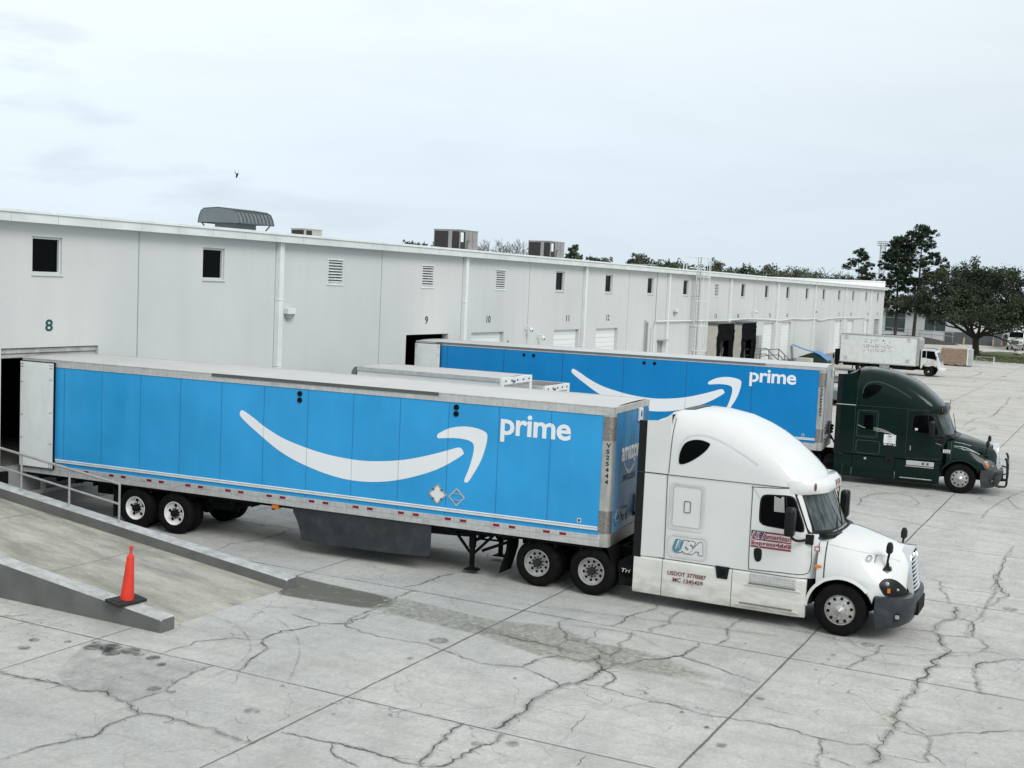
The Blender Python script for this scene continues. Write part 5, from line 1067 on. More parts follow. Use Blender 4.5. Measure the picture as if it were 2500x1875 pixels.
    for t in TS:
        w = hood_w(t); zb = max(arch(t), .0) if t < 6.49 else .88
        ring = [(t, Cc-w*.985, min(zb, zbase(t)-.01)), (t, Cc-w, min(zb+.03, zbase(t)-.005))]
        for i in range(K+1):
            a = -1+2*i/K; x = math.sin(a*math.pi/2); ring.append((t, Cc+w*x, hood_z(t, abs(x))))
        ring += [(t, Cc+w, min(zb+.03, zbase(t)-.005)), (t, Cc+w*.985, min(zb, zbase(t)-.01))]
        rings.append(ring)
    g.loft(rings, close=False, cap0=False, cap1=False)
    g.add([rings[-1][i] for i in range(len(rings[-1]))], [tuple(range(len(rings[-1])))])
    hd = g.build('hood', P, root, 45)
    def hside(t, z, off=.006): 
        t = min(t, 7.045)
        w = hood_w(t)
        if z > zbase(t)+.0:
            q = min(1, max(0, (z-zbase(t))/max(.05, ht(t)-zbase(t)))); pp, qq = hexp(t); w = w*max(0, 1-q**(1/qq))**(1/pp)
        fx = max(0, (t-6.6)/.45)
        return (t+off*fx, Cc-w-off, z)
    # fender lip around the wheel arch, both sides
    for s_ in (0, 1):
        g = MB(); rr = []
        for i in range(19):
            th = R(178-(178-42)*i/18); c_, q_ = math.cos(th), math.sin(th); t = 5.87+.63*c_; z = .5+.63*q_; w = hood_w(t)
            y = Cc-w; y = y if s_ == 0 else 2*Cc-y; sg = -1 if s_ == 0 else 1
            rr.append([(t, y+sg*.018, z), (t+.03*c_, y+sg*.012, z+.03*q_), (t+.06*c_, y-sg*.0, z+.06*q_), (t, y-sg*.35, z)])
        g.loft(rr); g.build('fender_lip', P, root, 50)
        g = MB(); rr = []
        for i in range(15):
            th = R(176-(176-20)*i/14); t = 5.87+.62*math.cos(th); z = .5+.62*math.sin(th); y0, y1 = (.03, .75) if s_ == 0 else (2*Cc-.75, 2*Cc-.03); rr.append([(t, y0, z), (t, y1, z)])
        g.loft(rr, close=False, cap0=False, cap1=False); g.build('wheel_well', M['under'], root, 50)
    g = MB(); seam(g, dens([(5.52, 1.80), (5.53, 1.12)]), .022, .008, hside); g.build('hood_gap', M['seam'] if not green else GR, hd); g = MB(); seam(g, smooth_line([(5.55, 1.76), (6.1, 1.68), (6.6, 1.60), (6.86, 1.52)], 5), .014, .006, hside); g.build('hood_crease', GR, hd)
    # headlights
    hl = smooth_loop([(6.57, 1.12), (6.62, 1.215), (6.72, 1.235), (6.85, 1.19), (6.96, 1.08), (7.03, .95), (7.03, .885), (6.9, .885), (6.70, .905), (6.62, 1.0)], 4)
    hh = patch(hl, hside, .010, 'headlight', M['plastic'] if not green else M['strip'], root)
    for h_ in hh:
        f = mir if h_ is hh[1] else (lambda p: p)
        for (t, z, r_, mt, nm) in ((6.70, 1.135, .045, 'lens', 'lamp'), (6.74, 1.01, .035, 'amber', 'indicator'), (6.88, 1.02, .03, 'lens', 'lamp')):
            c_ = f(hside(t, z, .014)); g = MB()
            if nm == 'lamp': g.lathe([(r_, 0), (r_*.9, .012), (r_*.5, .02), (0, .022)], c_, 14, 0, 'y', -1 if f is not mir else 1)
            else: g.box(c_[0]-r_*.8, c_[0]+r_*.8, c_[1]-.012, c_[1]+.012, c_[2]-r_*1.2, c_[2]+r_*1.2)
            g.build(nm, M[mt], h_, 50)
    # grille
    go = [(-.47, .84), (-.475, 1.1), (-.465, 1.38), (-.43, 1.56), (-.34, 1.68), (-.18, 1.73), (0, 1.745)]; go = go+[(-a, b) for a, b in go[-2::-1]]
    gf = lambda v, z, d=0: (7.165-.16*(z-.84)-.05*(v/.47)**2+d, Cc+v, z)
    g = MB(); n = len(go); inn = [(a*.86, .88+(b-.84)*.90-.0) for a, b in go]
    ring0 = [gf(a, b, -.16) for a, b in go]; ring1 = [gf(a, b, 0.0) for a, b in go]; ring2 = [gf(a*.97, .85+(b-.84)*.98, .02) for a, b in go]; ring3 = [gf(a, b, .012) for a, b in inn]; ring4 = [gf(a, b, -.03) for a, b in inn]
    g.loft([ring0, ring1, ring2, ring3, ring4], True, False, False); gr = g.build('grille', M['chrome'], root, 40)
    g = MB(); g.flat(inn, lambda a, b: gf(a, b, -.028)); g.build('grille_mesh', M['black'], gr)
    for k_ in range(9):
        z = .93+k_*.078; w = .40 if z < 1.45 else .40-(z-1.45)*.5
        g = MB(); rr = []
        for i in range(9):
            v = -w+2*w*i/8; c_ = gf(v, z, 0.0); rr.append([(c_[0]-.02, c_[1], z), (c_[0]+.010, c_[1], z-.008), (c_[0]+.008, c_[1], z+.014), (c_[0]-.02, c_[1], z+.026)])
        g.loft(rr); g.build('grille_bar', M['chrome'], gr, 40)
    # bumper
    def bw(t, T1=7.22): return 1.225 if t < 6.1 else 1.225*max(0, 1-((t-6.1)/(T1-6.1))**3.2)**(1/3.2)
    g = MB(); rings = []
    for z, T1, ti in ((.28, 7.02, .0), (.34, 7.12, .0), (.55, 7.20, 0), (.82, 7.22, 0), (.87, 7.20, .0), (.89, 7.12, .03)):
        ring = []; tb = 6.52 if z > .4 else 6.56
        for i in range(33):
            th = -math.pi/2+math.pi*i/32; s_, c_ = math.sin(th), math.cos(th); ring.append((max(tb, 6.1+(T1-6.1)*abs(c_)**(2/3.2)), Cc+(1.225-ti)*math.copysign(abs(s_)**(2/3.2), s_), z))
        ring += [(tb, Cc+.9, z), (tb, Cc-.9, z)]
        rings.append(ring)
    g.loft(rings); bp = g.build('bumper', M['bumper'] if not green else M['skirt'], root, 40)
    for s_ in (0, 1):
        f = (lambda p: p) if s_ == 0 else mir
        t = 6.93; y = Cc-bw(t)-.004; c_ = f((t, y, .53)); g = MB(); g.box(c_[0]-.055, c_[0]+.055, c_[1]-.03, c_[1]+.03, .47, .59); fo = g.build('fog_lamp', M['plastic'], bp, None, .015)
        g = MB(); g.box(c_[0]-.035, c_[0]+.045, c_[1]-.042, c_[1]+.042, .49, .57); g.build('lamp', M['lens'], fo, None, .012)
    g = MB(); g.box(7.12, 7.235, Cc-.42, Cc+.42, .46, .74); g.build('bumper_grille', M['black'], bp, None, .02)
    if green:
        g = MB()
        for v in (.38, 2.06): g.tube(smooth_line([(7.0, v, .36), (7.30, v, .34), (7.37, v, .5), (7.35, v, 1.1), (7.31, v, 1.28), (7.26, v, 1.31)], 4), .035, 8)
        for z in (.36, .78, 1.12): g.tube([(7.35, .38, z), (7.38, Cc, z), (7.35, 2.06, z)], .028, 8)
        for s_ in (0, 1):
            f = (lambda p: p) if s_ == 0 else mir
            g.tube([f(p) for p in smooth_line([(7.36, .38, .80), (7.24, .10, .80), (7.0, .0, .78), (6.96, .0, .45), (7.16, .06, .36), (7.36, .38, .38)], 4)], .026, 8)
        g.build('bull_bar', M['plastic'], root, 40)
    # chassis fairings with steps
    for s_ in (0, 1):
        f = (lambda y0, y1: (y0, y1)) if s_ == 0 else (lambda y0, y1: (2*Cc-y1, 2*Cc-y0))
        for a, b, nm in ((1.60, 2.22, 'side_fairing'), (2.235, 3.70, 'side_fairing'), (3.715, 5.22, 'step_fairing')):
            g = MB(); rings = []
            for t in (a, b):
                pr = [(.06, .24), (.012, .26), (-.004, .34), (-.002, .42), (.010, .50), (.004, .78), (.012, .985), (.05, 1.02), (.10, 1.02), (.10, .24)]
                rings.append([(t, (y if s_ == 0 else 2*Cc-y), z) for y, z in pr])
            if nm == 'step_fairing':
                rings = rings[:1]+[[(4.95, p[1], p[2]) for p in rings[0]]]+[[(5.20, p[1], max(p[2], .27)) for p in rings[0]]]
            g.loft(rings); fo = g.build(nm, PF, root, 40, .004)
            if nm == 'step_fairing':
                for z, t0, t1, o_ in ((.80, 4.06, 5.02, -.02), (.38, 3.90, 4.98, -.035)):
                    y0, y1 = f(o_, .08); h = MB(); h.prism([(t0-.10, z-.05), (t1+.12, z-.05), (t1+.02, z-.005), (t0, z-.005)], y0+.006, y1-.006, 'y'); h.build('step_ledge', PF, fo, None, .01)
                    h = MB(); h.box(t0, t1-.02, y0-.004, y1+.004, z-.012, z+.012)
                    for k_ in range(22): h.box(t0+.02+k_*(t1-t0-.06)/22, t0+.035+k_*(t1-t0-.06)/22, y0-.007, y1+.007, z-.007, z+.016)
                    h.build('step_tread', M['tread'] if not green else M['alu_light'], fo)
                y0, y1 = f(-.006, .02); h = MB(); h.box(4.08, 5.0, y0, y1, .84, 1.0); h.build('step_panel', M['alu_light'], fo, None, .004)
                y0, y1 = f(-.0085, .02)
        y0, y1 = f(-.012, .06); h = MB(); h.prism([(3.36, 1.05), (3.40, .80), (3.62, .80), (3.65, 1.05)], y0, y1, 'y'); to = h.build('filler_recess', M['plastic'], root, None, .012)
        y0, y1 = f(-.02, .0); h = MB(); h.lathe([(.06, 0), (.06, .02), (0, .024)], (3.51, -.013 if s_ == 0 else 2*Cc+.013, .93), 16, 0, 'y', -1 if s_ == 0 else 1); h.build('filler_cap', M['under'], to, 40)
    g = MB(); g.box(2.3, 5.3, .10, 2*Cc-.10, .55, 1.03); g.build('floor_pan', M['under'], root)
    # frame, tank, drives
    g = MB()
    for v in (.78, 1.56): g.box(-1.35, 6.8, v, v+.10, .74, 1.0)
    for t in (-1.25, -.2, .9, 1.5): g.box(t, t+.12, .78, 1.66, .78, .96)
    g.box(.0-.45, .45, .7, 1.74, 1.0, 1.05); g.build('chassis_frame', M['under'], root)
    g = MB(); g.lathe([(.0, 0), (.42, 0), (.45, .02), (.45, .07), (.40, .09), (0, .09)], (.0, Cc, 1.03), 28, 0, 'z'); g.build('fifth_wheel', M['under'], root, 40)
    for t in (-.64, .64):
        g = MB(); g.tube([(t, .3, .52), (t, 2*Cc-.3, .52)], .09, 10); g.lathe([(.0, 0), (.2, .05), (.24, .18), (.2, .31), (0, .36)], (t, Cc-.18, .52), 16, 0, 'y', 1); g.build('axle', M['under'], root, 40)
        dual(root, t, .03, 2*Cc-.03, 'drive', .52)
    for v in (.05, 2*Cc-.65):
        g = MB(); g.loft([[(-1.38, v, 1.12), (-1.36, v, 1.12), (-1.36, v+.6, 1.12), (-1.38, v+.6, 1.12)], [(-1.40, v, .7), (-1.385, v, .7), (-1.385, v+.6, .7), (-1.40, v+.6, .7)], [(-1.56, v, .16), (-1.54, v, .16), (-1.54, v+.6, .16), (-1.56, v+.6, .16)]]); g.build('mud_flap', M['black'], root)
        g = MB(); g.tube([(-1.33, v, 1.10), (-1.33, v+.6, 1.10)], .03, 6); g.prism([(-1.36, 1.06), (-1.36, 1.12), (-1.0, 1.12), (-.7, 1.08), (-.7, 1.03), (-1.0, 1.06)], v, v+.6, 'y'); g.build('flap_hanger', M['under'], root)
    for v in (.12, 2*Cc-.60):
        g = MB(); g.lathe([(0, 0), (.20, 0), (.225, .03), (.225, .45), (.2, .48), (0, .48)], (1.42, v, .68), 24, 0, 'y', 1); g.box(1.25, 1.60, v, v+.45, .32, .62); g.build('exhaust_box', M['under'], root, 40)
    if not green: g = MB(); put_text(g, 'Tri', (1.30, 1.50, .60, .68), lambda a, b: (a, .116, b), 0, .25); g.build('tank_lettering', M['txt_white'], root)
    g = MB(); g.prism([(1.05, .30), (1.08, .30), (1.10, .85), (1.0, 1.08), (.75, 1.13), (.75, 1.10), (.98, 1.05), (1.07, .82)], .05, .65, 'y'); g.build('quarter_fender', M['under'], root, 40)
    g = MB(); g.tube([(5.87, .35, .50), (5.87, 2*Cc-.35, .50)], .06, 8); g.box(5.2, 6.6, .7, 1.74, .45, .8); g.build('front_axle', M['under'], root, 40)
    for v, s_ in ((.035, -1), (2*Cc-.035, 1)): wheel(root, 5.87, v, s_, 'steer', .52, .30)
    # mirrors
    for s_ in (0, 1):
        f = (lambda p: p) if s_ == 0 else mir
        g = MB(); c_ = (4.87, -.25) if (s_ == 0 or green) else (5.34, -.27); rr = []; ma = c_[0]-4.98
        for z, s2 in ((1.90, .75), (1.93, .95), (2.0, 1), (2.35, 1), (2.43, .95), (2.47, .7)):
            rr.append([f((c_[0]+x*s2, c_[1]+y*s2, z)) for x, y in ((-.085, -.11), (.03, -.12), (.095, -.07), (.10, .06), (.04, .12), (-.085, .11))])
        g.loft(rr); mo = g.build('side_mirror', M['plastic'], root, 40)
        g = MB(); q = [f((c_[0]-.087, c_[1]+y, z)) for y, z in ((-.09, 1.95), (.09, 1.95), (.09, 2.42), (-.09, 2.42))]; g.add(q, [(0, 1, 2, 3)]); g.build('mirror_glass', M['lens'], mo)
        g = MB(); g.tube([f(p) for p in smooth_line([(5.0+ma, -.25, 1.97), (5.02+ma, -.22, 1.87), (5.08+ma*.6, -.12, 1.80), (5.20, side(5.2, 1.82, 0)[1], 1.82)], 4)], .028, 8)
        y = side(5.2, 1.82, 0)[1]; g.loft([[f((5.2+a, y-d+(.05 if a > 0 else 0)*0, 1.82+b)) for a, b in ((-.08, -.10), (.07, -.10), (.08, .09), (-.07, .10))] for d in (-.02, .05)]); g.build('mirror_arm', M['plastic'], mo, 40)
        hz = hood_z(6.68, .80); base = (6.68, Cc-hood_w(6.68)*.80, hz)
        g = MB(); g.tube([f(p) for p in [(6.67, base[1]-.02, hz-.02), (6.66, base[1]-.03, hz+.14), (6.69, base[1]-.03, hz+.36)]], [.045, .022, .024], 8)
        g.loft([[f((6.67+x*s2, base[1]+y*s2-.02, hz+dz)) for x, y in ((-.08, -.09), (.08, -.09), (.08, .09), (-.08, .09))] for dz, s2 in ((-.03, 1), (.03, .7))])
        ho = g.build('hood_mirror', M['plastic'], root, 40)
        g = MB(); g.loft([[f((6.68+x*s2, base[1]-.03+y*s2, hz+dz)) for x, y in ((-.05, -.085), (.03, -.09), (.065, -.04), (.065, .04), (.03, .09), (-.05, .085))] for dz, s2 in ((.30, .7), (.33, 1), (.43, 1.0), (.49, .75), (.51, .5))]); g.build('mirror_head', M['plastic'] if (green or s_) else M['plastic'], ho, 40)
    g = MB(); g.tube([(5.22, 2*Cc+.06, 2.05), (5.26, 2*Cc+.10, 3.05)], .010, 5); g.build('antenna', M['plastic'], root)
    # hoses to the trailer
    for k_, (v, dz, c_) in enumerate(((1.5, 0, 'plastic'), (1.62, .12, 'plastic'), (1.74, .05, 'under'), (1.4, -.1, 'under'))):
        g = MB(); g.tube(smooth_line([(.92, v+.30, 1.70+dz), (1.15, v+.2, 1.45+dz*.5), (1.45, v, 1.18-dz), (1.8, v-.1, 1.25), (2.1, v-.1, 1.35)], 6), .016, 6); g.build('hose', M[c_], root, 50)
    # decals and lettering
    def T_(nm, s, box, mat, off=.012, bold=0.0, shear=0.0, fn=side, slope=0.0, sp=1.0):
        g = MB(); put_text(g, s, box, lambda a, b: fn(a, b, off), bold, shear, sp, 0, slope); g.build(nm, M[mat], root)
    if not green:
        fl = lambda t, z, off=.012: (t, -.004-off, z)
        T_('registration_number', 'USDOT 3770087', (2.36, 3.18, .72, .81), 'txt_red', .006, .018, 0, fl, -.0); T_('registration_number', 'MC 1345459', (2.48, 3.12, .59, .68), 'txt_red', .006, .018, 0, fl)
        # stars-and-stripes style door panel
        x0, x1, z0, z1 = 4.055, 4.86, 1.535, 1.875
        for i in range(9):
            a = z0+(z1-z0)*i/9; b = z0+(z1-z0)*(i+1)/9
            g = MB(); vs = [side(x0+(x1-x0)*j/8, z, .012) for j in range(9) for z in (a+.001, b-.001)]; g.add(vs, [(2*j, 2*j+1, 2*j+3, 2*j+2) for j in range(8)]); g.build('door_stripe', M['txt_flagred'] if i % 2 == 0 else M['txt_pink'], root)
        patch([(x0, 1.70), (4.36, 1.70), (4.36, z1), (x0, z1)], side, .014, 'door_canton', M['txt_navy'], root, False, 2)
        h = MB()
        for i in range(7):
            for j in range(4):
                t, z = x0+.02+i*.045+(.02 if j % 2 else 0), 1.715+j*.045
                if t < 4.35: h.add([side(t+.008*math.cos(a), z+.008*math.sin(a), .016) for a in (0, 1.26, 2.51, 3.77, 5.03)], [(0, 1, 2, 3, 4)])
        h.build('door_stars', M['txt_white'], root)
        T_('company_lettering', 'All American', (x0-.005, 4.875, 1.715, 1.85), 'txt_pink', .018, .055); T_('company_lettering', 'All American', (x0+.01, 4.86, 1.73, 1.835), 'txt_flagred', .021, .022)
        T_('company_lettering', 'Express LLC', (x0-.005, 4.875, 1.55, 1.695), 'txt_pink', .018, .055); T_('company_lettering', 'Express LLC', (x0+.01, 4.86, 1.565, 1.68), 'txt_flagred', .021, .022)
        T_('sleeper_lettering', 'USA', (2.43, 3.09, 1.20, 1.485), 'txt_black', .010, .080, .35, side, 0, .95); T_('sleeper_lettering', 'USA', (2.435, 3.085, 1.21, 1.475), 'usa_grey', .013, .060, .35, side, 0, .98); T_('sleeper_lettering', 'U', (2.437, 2.675, 1.212, 1.473), 'usa_blue', .016, .058, .35)
        T_('fleet_number', '01', (6.26, 6.45, 1.50, 1.62), 'txt_navy', .012, .02, 0, hside); T_('fleet_number', '01', (6.26, 6.45, 1.50, 1.61), 'grey_ref', .015, .0, 0, hside)
        g = MB(); c_ = side(5.33, 1.33, .012); 
        patch(smooth_loop([(5.33, 1.33), (5.38, 1.36), (5.45, 1.36), (5.49, 1.33), (5.45, 1.30), (5.38, 1.30)], 2), lambda t, z, o: (t, .0-.01-.0, z), 0, 'side_indicator', M['amber'], root, False, 3)
        patch([(5.32, 1.62), (5.43, 1.62), (5.43, 1.72), (5.32, 1.72)], lambda t, z, o: (t, -.006, z), 0, 'permit_sticker', M['txt_flagred'], root, False, 1); patch([(5.34, 1.64), (5.41, 1.64), (5.41, 1.70), (5.34, 1.70)], lambda t, z, o: (t, -.009, z), 0, 'permit_sticker', M['txt_pink'], root, False, 1)
        patch([(5.38, 1.86), (5.47, 1.86), (5.47, 1.91), (5.38, 1.91)], lambda t, z, o: (t, -.005, z), 0, 'flag_sticker', M['txt_navy'], root, False, 1)
    else:
        patch([(3.27, 1.79-.26), (3.68, 1.79-.26), (3.68, 1.84), (3.27, 1.84)], side, .010, 'company_sign', M['txt_white'], root, False, 2)
        T_('sign_lettering', 'iW', (3.40, 3.55, 1.73, 1.81), 'txt_navy', .014, .02, .25)
        for z in (1.69, 1.665, 1.60, 1.575): 
            g = MB(); seam(g, [(3.40, z), (3.55, z)], .008, .013); g.build('sign_print', M['grey_ref'], root)
        patch(smooth_loop([(3.27, 1.49), (3.33, 1.515), (3.40, 1.49), (3.33, 1.455)], 3), side, .010, 'badge_sticker', M['txt_pink'], root, False, 1)
        g = MB(); seam(g, [(3.41, 1.487), (3.56, 1.487)], .04, .010); g.build('badge_sticker', M['grey_ref'], root)
        patch([(3.60, 1.455), (3.69, 1.455), (3.69, 1.52), (3.60, 1.52)], side, .010, 'permit_sticker', M['txt_pink'], root, False, 1); patch([(3.615, 1.475), (3.675, 1.475), (3.675, 1.51), (3.615, 1.51)], side, .013, 'permit_sticker', M['txt_flagred'], root, False, 1)
        patch([(5.27, 1.37), (5.50, 1.37), (5.50, 1.49), (5.27, 1.49)], lambda t, z, o: (t, -.006, z), 0, 'number_plate', M['txt_white'], root, False, 1)
        T_('fleet_number', '222', (5.29, 5.48, 1.385, 1.475), 'txt_black', 0, .01, 0, lambda a, b, o: (a, -.010, b))
        for pts, mt, w in (([(2.36, 2.10), (2.5, 2.04), (2.62, 2.01)], 'grey_ref', .018), ([(2.90, 2.03), (3.05, 2.03), (3.3, 1.97), (3.5, 1.89), (3.66, 1.83)], 'grey_ref', .02), ([(2.92, 1.99), (3.1, 1.98), (3.3, 1.93), (3.62, 1.83)], 'grey_ref', .016), ([(3.0, 1.97), (3.08, 1.93), (3.2, 1.925), (3.4, 1.89)], 'grey_ref', .018), ([(2.90, 1.98), (2.94, 1.94), (3.05, 1.91)], 'swoosh_g', .02), ([(5.0, 1.68), (5.2, 1.62)], 'grey_ref', .012)):
            g = MB(); seam(g, smooth_line(pts, 4), w, .014); g.build('pinstripe', M[mt], root)
        for pts, mt, w in (([(5.6, 1.63), (5.85, 1.62), (6.1, 1.56), (6.3, 1.47), (6.45, 1.40)], 'grey_ref', .018), ([(5.85, 1.59), (5.95, 1.53), (6.1, 1.52), (6.35, 1.45)], 'grey_ref', .016), ([(5.6, 1.60), (5.8, 1.565), (5.95, 1.51)], 'swoosh_g', .018), ([(5.62, 1.76), (5.9, 1.72), (6.15, 1.66)], 'grey_ref', .012)):
            g = MB(); seam(g, smooth_line(pts, 4), w, .012, hside); g.build('pinstripe', M[mt], root)
        g = MB(); g.lathe([(.045, 0), (.045, -.006), (0, -.008)], (2.68, -.0, .93), 14, 0, 'y', 1); g.build('round_badge', M['grey_ref'], root)
        g = MB(); g.box(4.60, 4.68, -.014, -.008, .88, .96); g.box(4.75, 4.83, -.014, -.008, .88, .96); g.build('step_sticker', M['strip'], root)
        for s_ in ('hl',):
            patch([(6.62, 1.18), (6.70, 1.19), (6.78, 1.03), (6.70, 1.02)], hside, .016, 'indicator', M['amber'], root, False, 2)
    return root
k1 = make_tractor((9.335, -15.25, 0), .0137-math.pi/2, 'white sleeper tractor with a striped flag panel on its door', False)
k2 = make_tractor((29.604, -14.94, 0), .07-math.pi/2, 'dark green sleeper tractor with a black bull bar, coupled to the farther blue trailer', True)

# ------------------------------------------------------------------ small box trucks between the trailers
def small_wheel(parent, t, v, sgn, r=.40, name='wheel', white=False):
    g = MB(); s = -sgn
    g.lathe([(.22*r/.4, .03), (.25*r/.4, 0), (r-.05, 0), (r-.01, .03), (r, .07), (r, .17), (r-.03, .22), (.25*r/.4, .23)], (t, v, r), 28, 0, 'y', s); ty = g.build(name, M['tyre'], parent, 30)
    g = MB(); g.lathe([(.235*r/.4, .03), (.225*r/.4, .01), (.20*r/.4, .06), (.10*r/.4, .05), (.09*r/.4, .0), (0, 0)], (t, v, r), 24, 0, 'y', s); g.build('rim', M['rim_white'] if white else M['alu'], ty, 35)
def delivery_truck(loc, rz, label, BL, BW, H, zb, worn):
    """local x = forward, the box starts at x = 0 (tail) and the cab is in front of it"""
    root = thing('box_truck', loc, rz, label, 'truck')
    g = MB(); g.box(0.04, BL, 0.02, BW-.02, zb, H-.04); g.build('cargo_box', M['white'] if not worn else M['trim'], root)
    g = MB(); g.add([(.03, .03, H-.035), (BL, .03, H-.035), (BL, BW-.03, H-.035), (.03, BW-.03, H-.035), (.03, BW/2, H), (BL, BW/2, H)], [(0, 1, 5, 4), (4, 5, 2, 3)]); g.build('roof', M['roof1'] if not worn else M['brown_roof'], root)
    g = MB()
    for y0, y1 in ((-.01, .06), (BW-.06, BW+.01)): g.box(0, BL, y0, y1, H-.16, H-.02)
    g.build('top_rail', M['alu_light'], root, None, .01)
    g = MB(); rr = []
    for i in range(9):
        a = R(90*i/8); rr.append([(BL-.02+.22*math.cos(a), y, H-.28+.26*math.sin(a)) for y in (-.012, BW+.012)]+[(BL-.02+.06*math.cos(a), BW+.012, H-.28+.10*math.sin(a)), (BL-.02+.06*math.cos(a), -.012, H-.28+.10*math.sin(a))])
    g.loft(rr); g.box(BL-.02, BL+.20, -.012, .10, zb, H-.27); g.box(BL-.02, BL+.20, BW-.10, BW+.012, zb, H-.27); g.box(BL, BL+.12, .1, BW-.1, zb, H-.2); g.build('front_cap', M['vent_grey'] if not worn else M['alu'], root, 30)
    g = MB(); g.box(-.04, .05, -.015, .14, zb, H-.02); g.box(-.04, .05, BW-.14, BW+.015, zb, H-.02); g.box(-.04, .05, .14, BW-.14, H-.24, H-.02); g.box(-.06, .05, 0, BW, zb-.10, zb); fr = g.build('rear_frame', M['trim'], root, None, .01)
    for k in range(5):
        g = MB(); y = .25+(BW-.5)*k/4; g.box(-.055, -.04, y-.04, y+.04, H-.15, H-.10); g.build('marker_lamp', M['marker'], fr)
    g = MB(); g.box(-.08, -.04, BW*.60, BW*.66, H-.19, H-.13); g.build('latch', M['strip'], fr)
    g = MB()
    for k in range(6):
        z0 = zb+.02+(H-.30-zb)*k/6; g.box(.0, .03, .15, BW-.15, z0, z0+(H-.30-zb)/6-.015)
    g.build('roller_door', M['door_grey'] if not worn else M['trim'], root)
    c0 = BL+.30
    g = MB(); g.prism([(c0, .55), (c0, 2.05), (c0+.25, 2.2), (c0+1.1, 2.15), (c0+1.75, 1.38), (c0+2.3, 1.2), (c0+2.45, 1.05), (c0+2.45, .55)], .12, BW-.12, 'y'); cb = g.build('cab', M['white'], root, None, .07)
    for y in (.105, BW-.105):
        g = MB(); o = [(c0+.25, 1.42), (c0+.25, 1.98), (c0+1.02, 1.95), (c0+1.45, 1.42)]; g.add([(p[0], y, p[1]) for p in o], [(0, 1, 2, 3)]); g.build('window', M['glass'], cb)
    g = MB(); g.add([(c0+1.17, .25, 2.09), (c0+1.17, BW-.25, 2.09), (c0+1.74, BW-.25, 1.42), (c0+1.74, .25, 1.42)], [(0, 1, 2, 3)]); g.build('windscreen', M['glass'], cb)
    g = MB(); g.box(0, c0+2.3, BW*.3, BW*.7, .5, zb); g.build('chassis', M['under'], root)
    for t in (BL*.28, c0+1.75):
        for v, s_ in ((.08, -1), (BW-.08, 1)): small_wheel(root, t, v, s_)
    return root
delivery_truck((19.72, -8.02, 0), .03+math.pi/2, 'small white box truck with a grey cab-side cap, parked between the two blue trailers', 5.35, 2.25, 3.58, .9, False).location = (19.72+2.25, -8.12, 0)
delivery_truck((24.4, -8.40, 0), .03+math.pi/2, 'lower box truck with a dull brown roof, parked beside the small white one', 4.2, 2.1, 3.20, .85, True)

# ------------------------------------------------------------------ cab-over truck in the far yard
ct = thing('box_truck', (96.92, -2.25, 0), -math.pi/2, 'white cab-over box truck with worn lettering, parked across the far yard', 'truck')
g = MB(); g.box(.03, 6.65, .02, 2.42, .86, 3.30); g.build('cargo_box', M['trim'], ct, None, .03)
g = MB(); rr = []
for i in range(9):
    a = R(90*i/8); rr.append([(6.62+.26*math.cos(a), y, 3.06+.26*math.sin(a)) for y in (0, 2.44)]+[(6.62, 2.44, 3.04), (6.62, 0, 3.04)])
g.loft(rr); g.box(6.62, 6.88, 0, 2.44, .86, 3.05); g.build('front_cap', M['alu'], ct, 30)
g = MB(); g.box(0, 6.65, -.008, .03, 3.27, 3.345); g.box(0, 6.65, 2.41, 2.45, 3.27, 3.345); g.box(0, 6.65, -.008, .03, .80, .88); g.box(0, 6.65, 2.41, 2.45, .8, .88); g.box(.02, 6.6, .03, 2.41, 3.30, 3.33); g.build('rail', M['alu'], ct)
g = MB(); g.box(-.02, .02, .1, 2.34, .9, 3.2); g.box(-.42, -.05, .05, 2.4, .62, 1.9); g.box(-.35, -.05, .0, .12, .5, 1.95); g.build('tail_lift', M['under'], ct, None, .02)
rr_ = random.Random(5)
for row in range(3):
    g = MB()
    for k in range(13):
        if rr_.random() < .12: continue
        t = 2.05+k*.195; z = 3.0-row*.42
        for _ in range(3):
            a, b = t+rr_.uniform(0, .12), z-rr_.uniform(0, .28); w_, h_ = rr_.uniform(.02, .1), rr_.uniform(.02, .12); g.box(a, a+w_, .008, .0145, b-h_, b)
    g.build('worn_lettering', M['door_grey'], ct)
def frame(x0, x1, z0, z1, w=.03):
    g = MB(); g.box(x0, x1, .008, .016, z0, z0+w); g.box(x0, x1, .008, .016, z1-w, z1); g.box(x0, x0+w, .008, .016, z0, z1); g.box(x1-w, x1, .008, .016, z0, z1); g.box((x0+x1)/2-.03, (x0+x1)/2+.03, .008, .016, z0+.05, z1-.05); g.build('side_emblem', M['door_grey'], ct)
for x, z in ((.38, 2.88), (5.75, 2.88), (.38, 1.05), (5.75, 1.05)): frame(x, x+.30, z, z+.30)
g = MB(); g.prism([(6.98, .66), (6.98, 2.28), (7.12, 2.42), (8.0, 2.42), (8.22, 2.30), (8.62, 1.28), (8.66, .66), (8.45, .66), (8.35, .95), (8.0, 1.08), (7.5, 1.08), (7.2, .95), (7.1, .66)], .10, 2.34, 'y'); cb = g.build('cab', M['white'], ct, None, .06)
for y in (.090, 2.35):
    for o in ([(7.10, 1.62), (7.10, 2.22), (7.42, 2.24), (7.42, 1.62)], [(7.47, 1.58), (7.47, 2.24), (8.10, 2.22), (8.34, 1.50)]):
        g = MB(); g.add([(p[0], y, p[1]) for p in o], [(0, 1, 2, 3)]); g.build('window', M['glass'], cb)
g = MB(); g.add([(8.235, .22, 2.25), (8.235, 2.22, 2.25), (8.63, 2.22, 1.32), (8.63, .22, 1.32)], [(0, 1, 2, 3)]); g.build('windscreen', M['glass'], cb)
